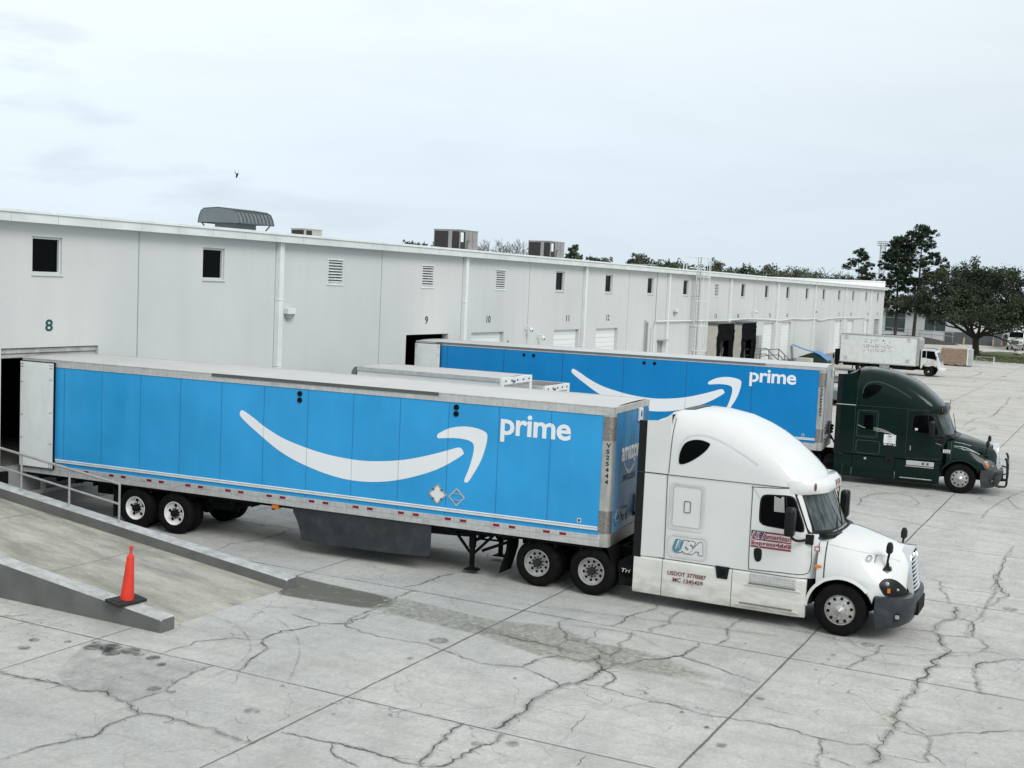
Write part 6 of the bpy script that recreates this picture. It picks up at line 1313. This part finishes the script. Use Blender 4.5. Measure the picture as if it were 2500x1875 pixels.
g = MB(); g.box(8.50, 8.86, .1, 2.34, .48, .72); g.build('bumper', M['trim'], cb, None, .03)
g = MB(); g.box(7.55, 7.62, .082, .092, 1.32, 1.36); g.build('door_handle', M['plastic'], cb); g = MB(); g.tube([(8.2, .1, 1.7), (8.3, -.12, 1.65)], .02, 5); g.box(8.24, 8.34, -.2, -.05, 1.45, 1.8); g.build('mirror', M['plastic'], cb)
g = MB(); g.box(.2, 8.4, .75, 1.69, .50, .80); g.box(3.5, 4.4, .1, .5, .42, .80); g.box(4.6, 6.4, .1, 2.3, .45, .72); g.build('chassis', M['under'], ct)
g = MB(); g.box(3.55, 4.40, .06, .14, .40, .80); g.build('side_locker', M['alu'], ct)
for t in (1.85, 7.72):
    for v, s_ in ((.12, -1), (2.32, 1)): small_wheel(ct, t, v, s_, .43)
for v in (.15, 2.0):
    g = MB(); g.box(1.15, 1.17, v, v+.3, .2, .7); g.build('mud_flap', M['black'], ct)

# ------------------------------------------------------------------ far yard clutter
cr_ = thing('plywood_crate', (119.0, -8.0, 0), -math.pi/2+.03, 'large brown plywood crate on skids standing near the oak tree', 'crate')
g = MB(); g.box(0, 2.55, 0, 2.2, .14, 1.76); g.build('side_board', M['ply'], cr_, None, .01)
for x0, x1 in ((-.03, .06), (2.50, 2.62)): g = MB(); g.box(x0, x1, -.03, 2.23, .12, 1.80); g.build('corner_batten', M['trim'] if x0 > 0 else M['ply'], cr_)
g = MB(); g.box(2.62, 2.95, .1, 2.1, .08, 1.78); g.build('end_panel', M['kerb_top'], cr_)
g = MB()
for x in (.3, 1.25, 2.2): g = MB(); g.box(x, x+.15, -.02, 2.2, 0, .13); g.build('skid', M['bark'], cr_)
gt = thing('yard_gate', (124.0, -10.9, 0), -math.pi/2, 'low white tubular gate standing open beside the plywood crate', 'gate')
g = MB(); g.tube([(0, 0, .12), (0, 0, .95)], .03, 6); g.tube([(1.7, 0, .12), (1.7, 0, .95)], .03, 6); g.tube([(0, 0, .92), (1.7, 0, .92)], .03, 6); g.tube([(0, 0, .25), (1.7, 0, .25)], .03, 6); g.tube([(0, 0, .9), (1.7, 0, .3)], .02, 6); g.build('gate_frame', M['rail'], gt, 40)
g = MB(); g.tube([(1.74, 0, 0), (1.74, 0, 1.0)], .045, 8); g.build('gate_post', M['trim'], gt, 40)
dp = thing('dumpster', (88.0, -.75, 0), -math.pi/2, 'dark green dumpster with blue plastic lids, one thrown open, beside the warehouse', 'dumpster')
g = MB(); g.prism([(0, .12), (0, 1.42), (1.15, 1.86), (2.35, 1.22), (2.35, .12)], 0, 1.8, 'y'); g.box(-.04, 2.39, -.04, 1.84, 1.0, 1.06); g.build('bin', M['dumpster'], dp, None, .015)
g = MB(); rr = []
for i in range(7):
    u = i/6; rr.append([(1.15-1.75*u, y, 1.90+.50*u-.06*math.sin(u*3.1)+dz) for y, dz in ((.05, .0), (.4, .06), (.8, .0), (.8, -.02), (.05, -.02))])
g.loft(rr); g.build('lid', M['bluelid'], dp, 50, 0, 'blue plastic lid thrown open to the left')
g = MB(); g.loft([[(1.20, 0, 1.90), (1.20, 1.8, 1.90), (1.20, 1.8, 1.95), (1.20, 0, 1.95)], [(1.8, 0, 1.66), (1.8, 1.8, 1.66), (1.8, 1.8, 1.72), (1.8, 0, 1.72)], [(2.42, 0, 1.22), (2.42, 1.8, 1.22), (2.42, 1.8, 1.27), (2.42, 0, 1.27)]]); g.build('lid', M['bluelid'], dp, 40)
for x in (.2, 2.1):
    g = MB(); g.lathe([(0, 0), (.1, 0), (.1, .06), (0, .06)], (x, .15, .1), 12, 0, 'y', 1); g.build('caster', M['black'], dp)
sr = thing('stair_railing', (0, 0, 0), 0, 'grey pipe railing round the small dock stairs left of the green dumpster', 'railing')
g = MB()
for y in (-1.5, -.5):
    for p in ([(73.5, y, 2.45), (78.7, y, 2.38), (82.6, y, 1.3)], [(73.5, y, 2.0), (78.7, y, 1.95), (82.6, y, .85)]): g.tube(p, .035, 6)
g.build('rail_bar', M['strip'], sr, 40)
for x, z0, z1 in ((73.5, 1.2, 2.45), (75.9, 1.2, 2.42), (78.7, 1.2, 2.38), (80.6, .7, 1.86), (82.6, .1, 1.3)):
    g = MB(); g.tube([(x, -1.5, z0), (x, -1.5, z1)], .035, 6); g.build('post', M['strip'], sr, 40)
ds = thing('dock_stairs', (0, 0, 0), 0, 'concrete landing with steps against the warehouse below the electric cabinet', 'stairs')
g = MB(); g.box(73.3, 78.8, -1.6, -.01, 0, 1.16); g.build('landing', M['kerb_top'], ds)
g = MB()
for k in range(6): g.box(78.8+k*.62, 78.8+(k+1)*.62, -1.55, -.2, 0, 1.0-k*.165)
g.build('steps', M['kerb_top'], ds)
bc = thing('wooden_cart', (85.6, -1.7, 0), -math.pi/2, 'small beige wooden cart between the stairs and the green dumpster', 'cart')
g = MB(); g.box(-.5, .6, 0, 1.2, 1.1, 1.45); g.box(-.45, .55, .1, 1.1, .95, 1.1); g.build('tray', M['tarp_white'], bc, None, .02); g = MB()
for x in (-.45, .5):
    for y in (.05, 1.1): g.box(x, x+.06, y, y+.06, 0, 1.0)
g.build('leg', M['ply'], bc)
yr = thing('yard_trailer', (80.0, -5.2, 0), -math.pi/2, 'low grey flatbed dock plate on a small chassis, seen past the farther trailer', 'trailer')
g = MB(); g.prism([(0, .70), (2.4, .62), (2.4, .48), (0, .56)], 0, 2.2, 'y'); g.build('deck', M['kerb_top'], yr, None, .01)
g = MB(); g.box(.2, .8, .2, 2.0, .12, .56); g.build('support_block', M['door_grey'], yr); g = MB(); g.box(.8, 2.2, .3, 1.9, .2, .5); g.build('chassis', M['under'], yr)
# parked pickup mostly hidden by the farther trailer
pc = thing('parked_car', (60.3, -6.1, 0), -math.pi/2, 'dark parked car with a chrome front, mostly hidden behind the farther blue trailer', 'car')
g = MB(); g.prism([(0, .35), (0, .95), (.5, 1.02), (1.1, 1.45), (2.4, 1.46), (3.1, 1.02), (4.2, .92), (4.35, .75), (4.35, .35)], 0, 1.75, 'y'); cb = g.build('body', M['vent_grey'], pc, None, .06)
for y in (-.008, 1.758):
    g = MB(); g.add([(p[0], y, p[1]) for p in [(.75, 1.02), (1.2, 1.38), (2.35, 1.39), (2.95, 1.02)]], [(0, 1, 2, 3)]); g.build('window', M['glass'], cb)
g = MB(); g.box(4.36, 4.44, .1, 1.65, .45, .82); g.build('grille', M['chrome'], cb, None, .02)
for t in (.85, 3.45):
    for v, s_ in ((-.01, -1), (1.76, 1)): small_wheel(pc, t, v, s_, .33)

# ------------------------------------------------------------------ far office building with its own dock
fb = thing('office_building', (190, 0, 0), 0, 'low white building with green glass entrances, behind the pines and the oak', 'building')
fh = [(-.2, 7.4, 10.55, 1.4, 4.60), (-.2, 1.2, 4.42, 1.86, 4.6), (-.2, -4.95, -1.9, 1.2, 4.2), (-.2, -7.5, -6.35, 1.25, 3.35)]
g = MB(); HH = 6.6
ys_ = [(-60, -7.5), (-6.35, -4.95), (-1.9, 1.2), (4.42, 7.4), (10.55, 40)]
for a, b in ys_: g.box(0, .3, a, b, 0, HH)
for _, a, b, p, q in fh: g.box(0, .3, a, b, q, HH); g.box(0, .3, a, b, 0, p)
g.box(.3, 30, -60, 40, HH-.2, HH-.05); g.build('wall', M['far_white'], fb)
g = MB(); g.box(-.05, -.003, -60, 1.2, 0, 1.85); g.build('base_band', M['far_grey'], fb)
g = MB(); g.box(-.8, .5, 1.0, 40, 4.75, 5.05); g.box(-.3, .6, -60, 40, HH, HH+.35); g.build('canopy', M['trim'], fb)
for a, b in ((7.4, 10.55), (1.2, 4.42)):
    g = MB(); g.box(.12, .18, a, b, 1.4, 4.6); go_ = g.build('glass_entrance', M['far_glass'], fb); g = MB()
    for k in range(3): y = a+(b-a)*k/2; g.box(.05, .12, y-.05, y+.05, 1.4, 4.6)
    g.box(.05, .12, a, b, 3.6, 3.7); g.build('mullion', M['rail'], go_)
    g = MB(); put_text(g, '5200', ((b-a)*.5-.25, (b-a)*.5+.35, 3.78, 4.02), lambda u, z: (.03, b-u, z)); g.build('street_number', M['txt_white'], go_)
g = MB(); g.box(.15, .2, -4.95, -1.9, 1.2, 4.2); g.build('dock_door', M['door_white'], fb)
g = MB(); g.box(.15, .2, -7.5, -6.35, 1.25, 3.35); g.build('dock_entry', M['far_grey'], fb)
fs = thing('entry_stairs', (187.4, -6.3, 0), 0, 'dark stairs with handrails going up to the far grey dock, left of the white truck', 'stairs')
g = MB()
for k in range(6): g.box(k*.38, 2.55, -1.1, 0, k*.2, (k+1)*.2)
g.build('steps', M['step_grey'], fs); g = MB()
for y in (-1.15, .05): g.tube([(0, y, .95), (2.4, y, 2.2)], .04, 6); g.tube([(0, y, 0), (0, y, .95)], .04, 6)
g.build('handrail', M['rail'], fs, 40)
for y, lab in ((-2.1, 'pale yellow bollard at the edge of the mulch bed, left of the oak trunk'), (-6.35, 'pale yellow bollard left of the far entry stairs'), (-7.6, 'pale yellow bollard right of the far entry stairs')):
    b = MB(); b.lathe([(.12, 0), (.12, 1.05), (.09, 1.12), (0, 1.14)], (0, 0, 0), 14, 0, 'z'); o = b.build('bollard', M['yellow'], None, 50); o.location = (186.6, y, 0); tag(o, lab, 'bollard', 'yellow bollards by the far building')
rr_ = thing('walkway_railing', (0, 0, 0), 0, 'grey tubular handrails along the far building entrance ramp behind the pines', 'railing')
for p in ([(185.5, 12, 2.2), (185.5, 5.2, 1.9), (185.5, 2.5, 1.8)], [(185.5, 12, 1.7), (185.5, 5.2, 1.4), (185.5, 2.5, 1.3)], [(187.5, 4.6, 1.9), (187.5, -.6, 1.75)], [(187.5, 4.6, 1.35), (187.5, -.6, 1.2)], [(184.5, 4.5, 1.5), (184.5, -.4, 1.3)]):
    g = MB(); g.tube(p, .045, 6); g.build('rail_bar', M['rail'], rr_, 40)
for y in (11, 8.6, 6.3, 4.4, 2.6, .8, -.5): g = MB(); g.tube([(186, y, .3), (186, y, 2.0)], .045, 6); g.build('post', M['rail'], rr_, 40)
def mound(name, cx, cy, rx, ry, h, mat, kind='structure', n=40):
    g = MB(); vs = [(cx, cy, h)]; r_ = random.Random(3)
    for k in range(1, 7):
        for i in range(n):
            a = 2*math.pi*i/n; u = k/6; vs.append((cx+rx*u*math.cos(a), cy+ry*u*math.sin(a), h*(1-u**2.2)*(1+r_.uniform(-.12, .12))+.008))
    fs_ = [(0, 1+i, 1+(i+1) % n) for i in range(n)]+[(1+k*n+i, 1+k*n+n+i, 1+k*n+n+(i+1) % n, 1+k*n+(i+1) % n) for k in range(5) for i in range(n)]
    g.add(vs, fs_); o = g.build(name, mat, None, 60); return struct(o, kind)
mound('mulch_bed', 184, 7.0, 4.5, 8.8, 1.0, M['mulch'])
gg = MB(); n = 30; vs = []
poly = [(131.5, -11.6), (133.0, -9.2), (138, -7.3), (148, -6.4), (160, -6.9), (166, -9), (168, -16), (168, -60), (131.5, -60)]
gg.flat(poly, lambda a, b: (a, b, .06)); gg.build('grass_strip', M['grass']); struct(bpy.data.objects['grass_strip'])
gk = MB()
for (a, b), (c, d) in zip(poly[:6], poly[1:7]): gk.tube([(a, b, .03), (c, d, .03)], .10, 6)
gk.tube([(131.5, -60, .03), (131.5, -11.6, .03)], .10, 6); struct(gk.build('grass_kerb', M['kerb_top']))
rgr = random.Random(9); g = MB()
for _ in range(5200):
    x, y = rgr.uniform(132, 150), rgr.uniform(-34, -7.6)
    if y > -11.5+(x-132)*.45 or y > -7: continue
    a = rgr.uniform(0, 3.14); h = rgr.uniform(.07, .16); w = .06; dx, dy = math.cos(a)*w, math.sin(a)*w
    g.add([(x-dx, y-dy, .06), (x+dx, y+dy, .06), (x+rgr.gauss(0, .03), y+rgr.gauss(0, .03), .06+h)], [(0, 1, 2)])
struct(g.build('grass', M['grass']), 'stuff')
for x, y, s_, lab in ((160, -7.2, .45, 'pale boulder on the grass edge right of the oak trunk'), (158, -12.2, .5, 'long pale boulder on the grass edge below the far white truck')):
    g = MB(); rb = random.Random(int(x)); rings = []
    for k in range(7):
        ph = math.pi*k/6; rings.append([(s_*1.0*math.sin(ph)*math.cos(2*math.pi*i/10)*rb.uniform(.85, 1.1), s_*1.3*math.sin(ph)*math.sin(2*math.pi*i/10)*rb.uniform(.85, 1.1), .08+s_*.38*(1-math.cos(ph))) for i in range(10)])
    g.loft(rings[::-1]); o = g.build('boulder', M['tarp_white'], None, 60); o.location = (x, y, 0); tag(o, lab, 'boulder')
# white conventional truck facing the camera
wt = thing('delivery_truck', (176.2, -10.4, 0), math.pi, 'white delivery truck facing the camera at the far right beside the grey dock', 'truck')
g = MB(); g.box(-9, -2.0, -1.25, 1.25, 1.0, 3.95); g.build('cargo_box', M['white'], wt, None, .04)
g = MB(); g.prism([(-2.0, .7), (-2.0, 2.75), (-1.0, 2.75), (-.55, 1.85), (.9, 1.6), (1.0, .7)], -1.05, 1.05, 'y'); cb = g.build('cab', M['white'], wt, None, .10)
g = MB(); g.add([(-.93, -.92, 2.66), (-.93, .92, 2.66), (-.44, .95, 1.90), (-.44, -.95, 1.90)], [(0, 1, 2, 3)]); g.build('windscreen', M['glass'], cb)
g = MB(); g.box(1.0, 1.05, -.5, .5, .95, 1.48); g.build('grille', M['vent_edge'], cb, None, .02); g = MB(); g.box(.85, 1.15, -1.15, 1.15, .50, .86); g.build('bumper', M['alu'], cb, None, .04)
for y in (-.82, .82): g = MB(); g.box(1.0, 1.04, y-.2, y+.2, 1.12, 1.34); g.build('headlight', M['lens'], cb, None, .02)
for y in (-1.4, 1.4): g = MB(); g.box(-.5, -.35, y-.12, y+.12, 1.7, 2.3); g.tube([(-.42, y*.75, 1.8), (-.42, y, 1.8)], .03, 5); g.build('side_mirror', M['plastic'], cb)
for t in (0, -7):
    for v, s_ in ((-1.15, -1), (1.15, 1)): small_wheel(wt, t, v, s_, .48)
g = MB(); g.box(-8.8, .8, -.5, .5, .5, 1.0); g.build('chassis', M['under'], wt)
# lattice tower behind the pines
tw = thing('lattice_tower', (260, 24.5, 0), 0, 'thin steel lattice tower with a platform on top, rising behind the pines', 'tower')
g = MB()
for dx, dy in ((-.5, -.5), (.5, -.5), (.5, .5), (-.5, .5)): g.tube([(dx, dy, 0), (dx, dy, 18.6)], .06, 5)
for k in range(18):
    z = k*1.03
    for (a, b), (c, d) in (((-.5, -.5), (-.5, .5)), ((-.5, .5), (.5, .5)), ((.5, .5), (.5, -.5)), ((.5, -.5), (-.5, -.5))): g.tube([(a, b, z), (c, d, z+1.03)], .035, 4); g.tube([(a, b, z), (c, d, z)], .035, 4)
g.build('mast', M['rail'], tw); g = MB(); g.box(-1, 1, -1.1, 1.1, 18.0, 18.1)
for z in (18.5, 18.9):
    for p in ([(-1, -1.1, z), (-1, 1.1, z)], [(1, -1.1, z), (1, 1.1, z)], [(-1, -1.1, z), (1, -1.1, z)], [(-1, 1.1, z), (1, 1.1, z)]): g.tube(p, .05, 4)
for k in range(6): g.tube([(-1, -1.1+.44*k, 18), (-1, -1.1+.44*k, 18.9)], .04, 4)
g.build('platform', M['rail'], tw)

# ------------------------------------------------------------------ trees
def leaf_mesh(name, centres, mat, per, spread, size, seed, parent, squash=.8, elong=1.0):
    r_ = np.random.default_rng(seed); C_ = np.repeat(np.array(centres, float), per, 0); n = len(C_)
    sp_ = np.repeat(np.array(spread if hasattr(spread, '__len__') else [spread]*len(centres)), per)
    d = r_.normal(size=(n, 3)); d /= np.linalg.norm(d, axis=1)[:, None]; rad = r_.random(n)**.45
    P_ = C_+d*(rad*sp_)[:, None]*np.array([1, 1, squash])
    a = r_.normal(size=(n, 3)); a /= np.linalg.norm(a, axis=1)[:, None]; b = np.cross(a, r_.normal(size=(n, 3))); b /= np.linalg.norm(b, axis=1)[:, None]
    s_ = (size*(.6+.8*r_.random(n)))[:, None]; V = np.stack([P_-a*s_*elong-b*s_*.5, P_+a*s_*elong*.2-b*s_*.6, P_+a*s_*elong+b*s_*.5, P_-a*s_*elong*.2+b*s_*.6], 1).reshape(-1, 3)
    me = bpy.data.meshes.new(name); me.vertices.add(4*n); me.vertices.foreach_set('co', V.ravel())
    me.loops.add(4*n); me.loops.foreach_set('vertex_index', np.arange(4*n)); me.polygons.add(n); me.polygons.foreach_set('loop_start', np.arange(n)*4); me.polygons.foreach_set('loop_total', np.full(n, 4))
    me.update(calc_edges=True); me.materials.append(mat); o = bpy.data.objects.new(name, me); COL.objects.link(o)
    if parent: o.parent = parent
    return o
def pine(x, y, h, z0, spread, lab, seed, lean=0.0, trunk_r=.28, bare=.35, n=60, rs=(.22, .46), per=30):
    t = thing('pine_tree', (x, y, 0), 0, lab, 'tree', 'tall pines beyond the warehouse end'); r_ = random.Random(seed)
    def tr(z): u = z/h; return (lean*u**1.5, .15*math.sin(u*4+seed), z)
    g = MB(); g.tube([tr(h*k/12) for k in range(13)], [trunk_r*(1-.92*k/12) for k in range(13)], 8); tips = []; sp_ = []
    n = int(n)
    for k in range(n):
        u = (k+r_.random()*.8)/n; z = h*(bare+(1-bare)*u*.98); L = spread*math.sqrt(max(.02, 1-u**1.6))*r_.uniform(.55, 1.1)*(.6+.4*min(1, u*4)); a = r_.uniform(0, 6.283); b0 = Vector(tr(z)); pts = [b0]
        dr = Vector((math.cos(a), math.sin(a), r_.uniform(-.1, .35)))
        for q in range(1, 5): pts.append(b0+dr*L*q/4+Vector((r_.gauss(0, .08), r_.gauss(0, .08), .10*L*(q/4)**2)))
        g.tube(pts, [.05*(1-u*.5), .04, .03, .025, .015], 4)
        for q in (2, 3, 4):
            if q == 2 and r_.random() < .5: continue
            for _ in range(2 if q < 4 else 3): tips.append(tuple(pts[q]+Vector((r_.gauss(0, .35), r_.gauss(0, .35), r_.gauss(0, .22))))); sp_.append(r_.uniform(*rs))
    tips.append(tr(h)); sp_.append(.6); g.build('trunk', M['bark'], t, 60)
    leaf_mesh('crown', tips, M['pine'], per, sp_, .10, seed, t, .75, 2.0); return t
pine(165, 4.75, 15.3, 0, 3.7, 'tall pine tree with a leaning crown, middle of the three pines', 4, .4, .26, .30, 72)
pine(166, 2.1, 16.9, 0, 5.0, 'tallest pine tree with the widest crown, nearest the oak', 8, -.3, .28, .27, 80)
pine(165, 10.4, 13.3, 0, 2.6, 'shorter open pine tree standing apart, leftmost of the three pines', 15, 0, .16, .50, 26, (.22, .42), 22)
def oak(x, y, lab):
    t = thing('oak_tree', (x, y, 0), 0, lab, 'tree'); r_ = random.Random(21); g = MB(); tips = []; sp_ = []
    g.tube([(0, 0, 0), (0, .0, .6), (-.05, .08, 1.5), (0, .1, 2.3)], [.55, .42, .38, .42], 12)
    def grow(p, d, L, r0, lev):
        pts = [p]; n = 4
        for k in range(1, n+1):
            d = (d+Vector((r_.gauss(0, .16), r_.gauss(0, .16), r_.gauss(.02, .10)))).normalized(); pts.append(pts[-1]+d*L/n)
        g.tube(pts, [r0*(1-.45*k/n) for k in range(n+1)], 7 if lev < 2 else 4)
        if lev >= 3: tips.append(tuple(pts[-1])); sp_.append(r_.uniform(.5, .95)); tips.append(tuple(pts[-2])); sp_.append(.6); return
        for k in range(4 if lev < 2 else 4):
            q = pts[-1] if k < 2 else pts[-2-(k % 2)]; a = r_.uniform(0, 6.28); sp = .75 if lev < 2 else .9
            nd = (d+Vector((math.cos(a)*sp, math.sin(a)*sp, r_.uniform(-.15, .45)))).normalized(); grow(q, nd, L*r_.uniform(.55, .78), r0*.52, lev+1)
    for a, el, L in ((0.2, .60, 3.6), (1.57, .50, 4.6), (2.7, .6, 3.6), (-1.57, .48, 4.6), (-2.5, .55, 3.6), (1.2, 1.2, 4.4), (-1.2, 1.1, 4.4), (-.7, .6, 4), (1.9, .85, 4.4), (-1.8, .75, 4.6)):
        grow(Vector((0, .1, 2.1)), Vector((math.cos(a)*math.cos(el), math.sin(a)*math.cos(el), math.sin(el))), L, .22, 0)
    for _ in range(400):                       # fill a broad dome
        a = r_.uniform(0, 6.28); u = r_.random()**.5; zz = r_.uniform(0, 1); rad = 6.6*u*math.sqrt(max(0, 1-(zz-.25)**2*1.35))
        tips.append((rad*math.cos(a)*.95, rad*math.sin(a), 3.9+6.8*zz*(1-.35*u))); sp_.append(r_.uniform(.45, 1.0))
    KP = [i for i, p in enumerate(tips) if p[2] > 3.3+.10*abs(p[1])]; tips = [tips[i] for i in KP]; sp_ = [sp_[i] for i in KP]
    g.build('trunk', M['bark'], t, 60); leaf_mesh('crown', tips, M['oak'], 26, sp_, .12, 33, t, .8, 1.3)
    tw_ = MB()
    for _ in range(90):
        a = r_.uniform(0, 6.28); u = r_.random()**.5; rad = 5.2*u; z = 9.9-3.0*u*u; p = Vector((rad*math.cos(a), rad*math.sin(a), z)); d = Vector((math.cos(a)*.5, math.sin(a)*.5, 1)).normalized()
        tw_.tube([p, p+d*.8, p+d*1.5+Vector((r_.gauss(0, .2), r_.gauss(0, .2), 0))], [.03, .02, .008], 3)
    tw_.build('twigs', M['bark'], t); return t
oak(149, -8.05, 'broad spreading live oak with a dark crown standing on the grass strip')
def bush_tree(x, y, h, rad, lab, seed, mat='far_leaf', dense=1.0):
    t = thing('background_tree', (x, y, 0), 0, lab, 'tree', 'trees behind the warehouse roof'); r_ = random.Random(seed); tips = []; sp_ = []
    g = MB(); g.tube([(0, 0, 0), (.1, 0, h*.4), (0, .1, h*.9)], [.3, .2, .05], 6)
    for _ in range(14): a = r_.uniform(0, 6.28); L = rad*r_.uniform(.4, .9); z = h*r_.uniform(.4, .7); g.tube([(0, 0, z), (math.cos(a)*L*.6, math.sin(a)*L*.6, z+L*.5), (math.cos(a)*L, math.sin(a)*L, z+L*.8)], [.1, .06, .02], 4)
    g.build('trunk', M['bark'], t, 60)
    for _ in range(int(90*dense)):
        a = r_.uniform(0, 6.28); ph = r_.uniform(-.4, 1.57); u = r_.random()**.33*r_.uniform(.85, 1.12)
        tips.append((rad*u*math.cos(a)*math.cos(ph), rad*u*math.sin(a)*math.cos(ph), h*.58+h*.40*u*math.sin(ph))); sp_.append(r_.uniform(.5, 1.05)*rad/4.2)
    leaf_mesh('crown', tips, M[mat], 22, sp_, .24, seed, t, .8, 1.1); return t
def at_view(px, py, Y):     # plane Y = const, used only to look up where a far tree stands
    return None
kinds = ['rounded dark tree', 'low bushy tree', 'pale loose-crowned tree', 'tall dark tree']
spots = [(124, 60, 10.9, 4.0), (131, 62, 10.8, 3.5), (171.5, 58, 13.0, 2.2), (184, 60, 11.6, 5.0), (194, 62, 11.4, 4.4), (206, 60, 12.6, 4.0), (213, 63, 12.2, 4.5), (221, 60, 12.4, 5.0), (232, 62, 12.2, 5.5), (241, 60, 11.8, 5.0), (254, 60, 12.6, 6.0), (262, 62, 12.2, 5.5), (276, 60, 12.6, 6.5), (287, 62, 13.1, 6.5), (298, 60, 12.9, 7.0), (309, 62, 13.4, 7.5), (322, 60, 13.9, 8.0), (336, 62, 13.6, 8.0), (349, 60, 13.7, 8.5), (364, 62, 12.7, 8), (380, 60, 12.8, 8), (398, 62, 13.4, 9), (417, 60, 13.2, 9), (436, 62, 13.5, 9)]
order = ['leftmost low tree behind the roof, left of the first big air conditioner', 'second low tree behind the roof, just left of the first big air conditioner', 'narrow dark tree showing just right of the second big air conditioner', 'low flat tree behind the roof above door 11', 'low tree behind the roof above door 12', 'dark pointed tree behind the roof, left of the low flat rooftop unit', 'small tree behind the roof at the low flat rooftop unit', 'feathery tree behind the roof right of the low flat rooftop unit', 'bushy tree behind the roof, left of the caged ladder', 'tree touching the caged ladder from the left', 'brownish tree just right of the caged ladder', 'second tree right of the caged ladder', 'pale loose tree behind the roof two trees right of the ladder', 'round dark tree in the middle of the far row', 'dark tree right of the round one in the far row', 'tree in the far row above the last third of the warehouse', 'tallest rounded tree of the far row', 'wide tree right of the tallest in the far row', 'tree near the right end of the far row', 'low tree at the start of the white parapet', 'low tree behind the white parapet', 'tree behind the white parapet, left of the lone pine', 'tree behind the lone pine', 'tree between the lone pine and the tall pines']
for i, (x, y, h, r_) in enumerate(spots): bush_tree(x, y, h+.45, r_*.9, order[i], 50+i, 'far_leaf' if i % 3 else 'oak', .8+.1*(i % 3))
# leafless tree between the two big rooftop units
bt = thing('bare_tree', (152, 60, 0), 0, 'leafless grey-twigged tree showing between the two big rooftop air conditioners', 'tree'); rb_ = random.Random(77); g = MB(); g2 = MB(); g.tube([(0, 0, 0), (0, 0, 6)], [.3, .22], 6)
def br(p, d, L, lev):
    q = p+d*L*.5+Vector((rb_.gauss(0, .06), rb_.gauss(0, .06), 0))*L; e_ = p+d*L
    g2.tube([p, q, e_], [.09*.62**lev+.012, .075*.62**lev+.010, .06*.62**lev+.008], 3, 0, False)
    if lev < 5:
        for _ in range(3): br(e_ if rb_.random() < .6 else q, (d+Vector((rb_.gauss(0, .5), rb_.gauss(0, .5), rb_.uniform(0, .3)))).normalized(), L*rb_.uniform(.6, .82), lev+1)
for a in range(12): br(Vector((0, 0, 7.2+a*.12)), Vector((math.cos(a*.7)*1.5, math.sin(a*.7)*1.5, .55)).normalized(), 2.3+.25*rb_.random(), 0)
g.build('trunk', M['twig'], bt, 60); g2.build('twigs', M['twig'], bt)
o = leaf_mesh('evergreen_shrub', [(x_, 0, 9.6+.2*math.sin(x_)) for x_ in np.arange(-8, 9, .8)], M['oak'], 30, .9, .16, 5, None); o.location = (148, 70, -.1); tag(o, 'low strip of dark evergreen foliage behind the leafless tree', 'hedge')
# bird
bd = thing('bird', (22.4, 4.8, 10.13), R(30), 'black bird in flight high above the warehouse roof', 'bird')
k_ = 1.15
g = MB(); g.tube([(-.12*k_, 0, -.10*k_), (-.05*k_, 0, -.04*k_), (.04*k_, 0, .02*k_), (.11*k_, 0, .06*k_), (.15*k_, 0, .06*k_)], [.01, .035, .04, .028, .006], 8)
g.loft([[(.04, 0.0, .01), (-.05, .0, -.03), (-.05, .0, -.02), (.04, 0, .02)], [(.03, .06, .09), (-.04, .06, .06), (-.04, .06, .07), (.03, .06, .10)], [(-.03, .10, .20), (-.05, .10, .19), (-.05, .10, .195), (-.03, .10, .205)]])
g.loft([[(.04, 0.0, .01), (-.05, .0, -.03), (-.05, .0, -.02), (.04, 0, .02)], [(.03, -.05, .09), (-.04, -.05, .06), (-.04, -.05, .07), (.03, -.05, .10)], [(-.03, -.07, .21), (-.05, -.07, .20), (-.05, -.07, .205), (-.03, -.07, .215)]])
g.build('body', M['bird'], bd, 60)
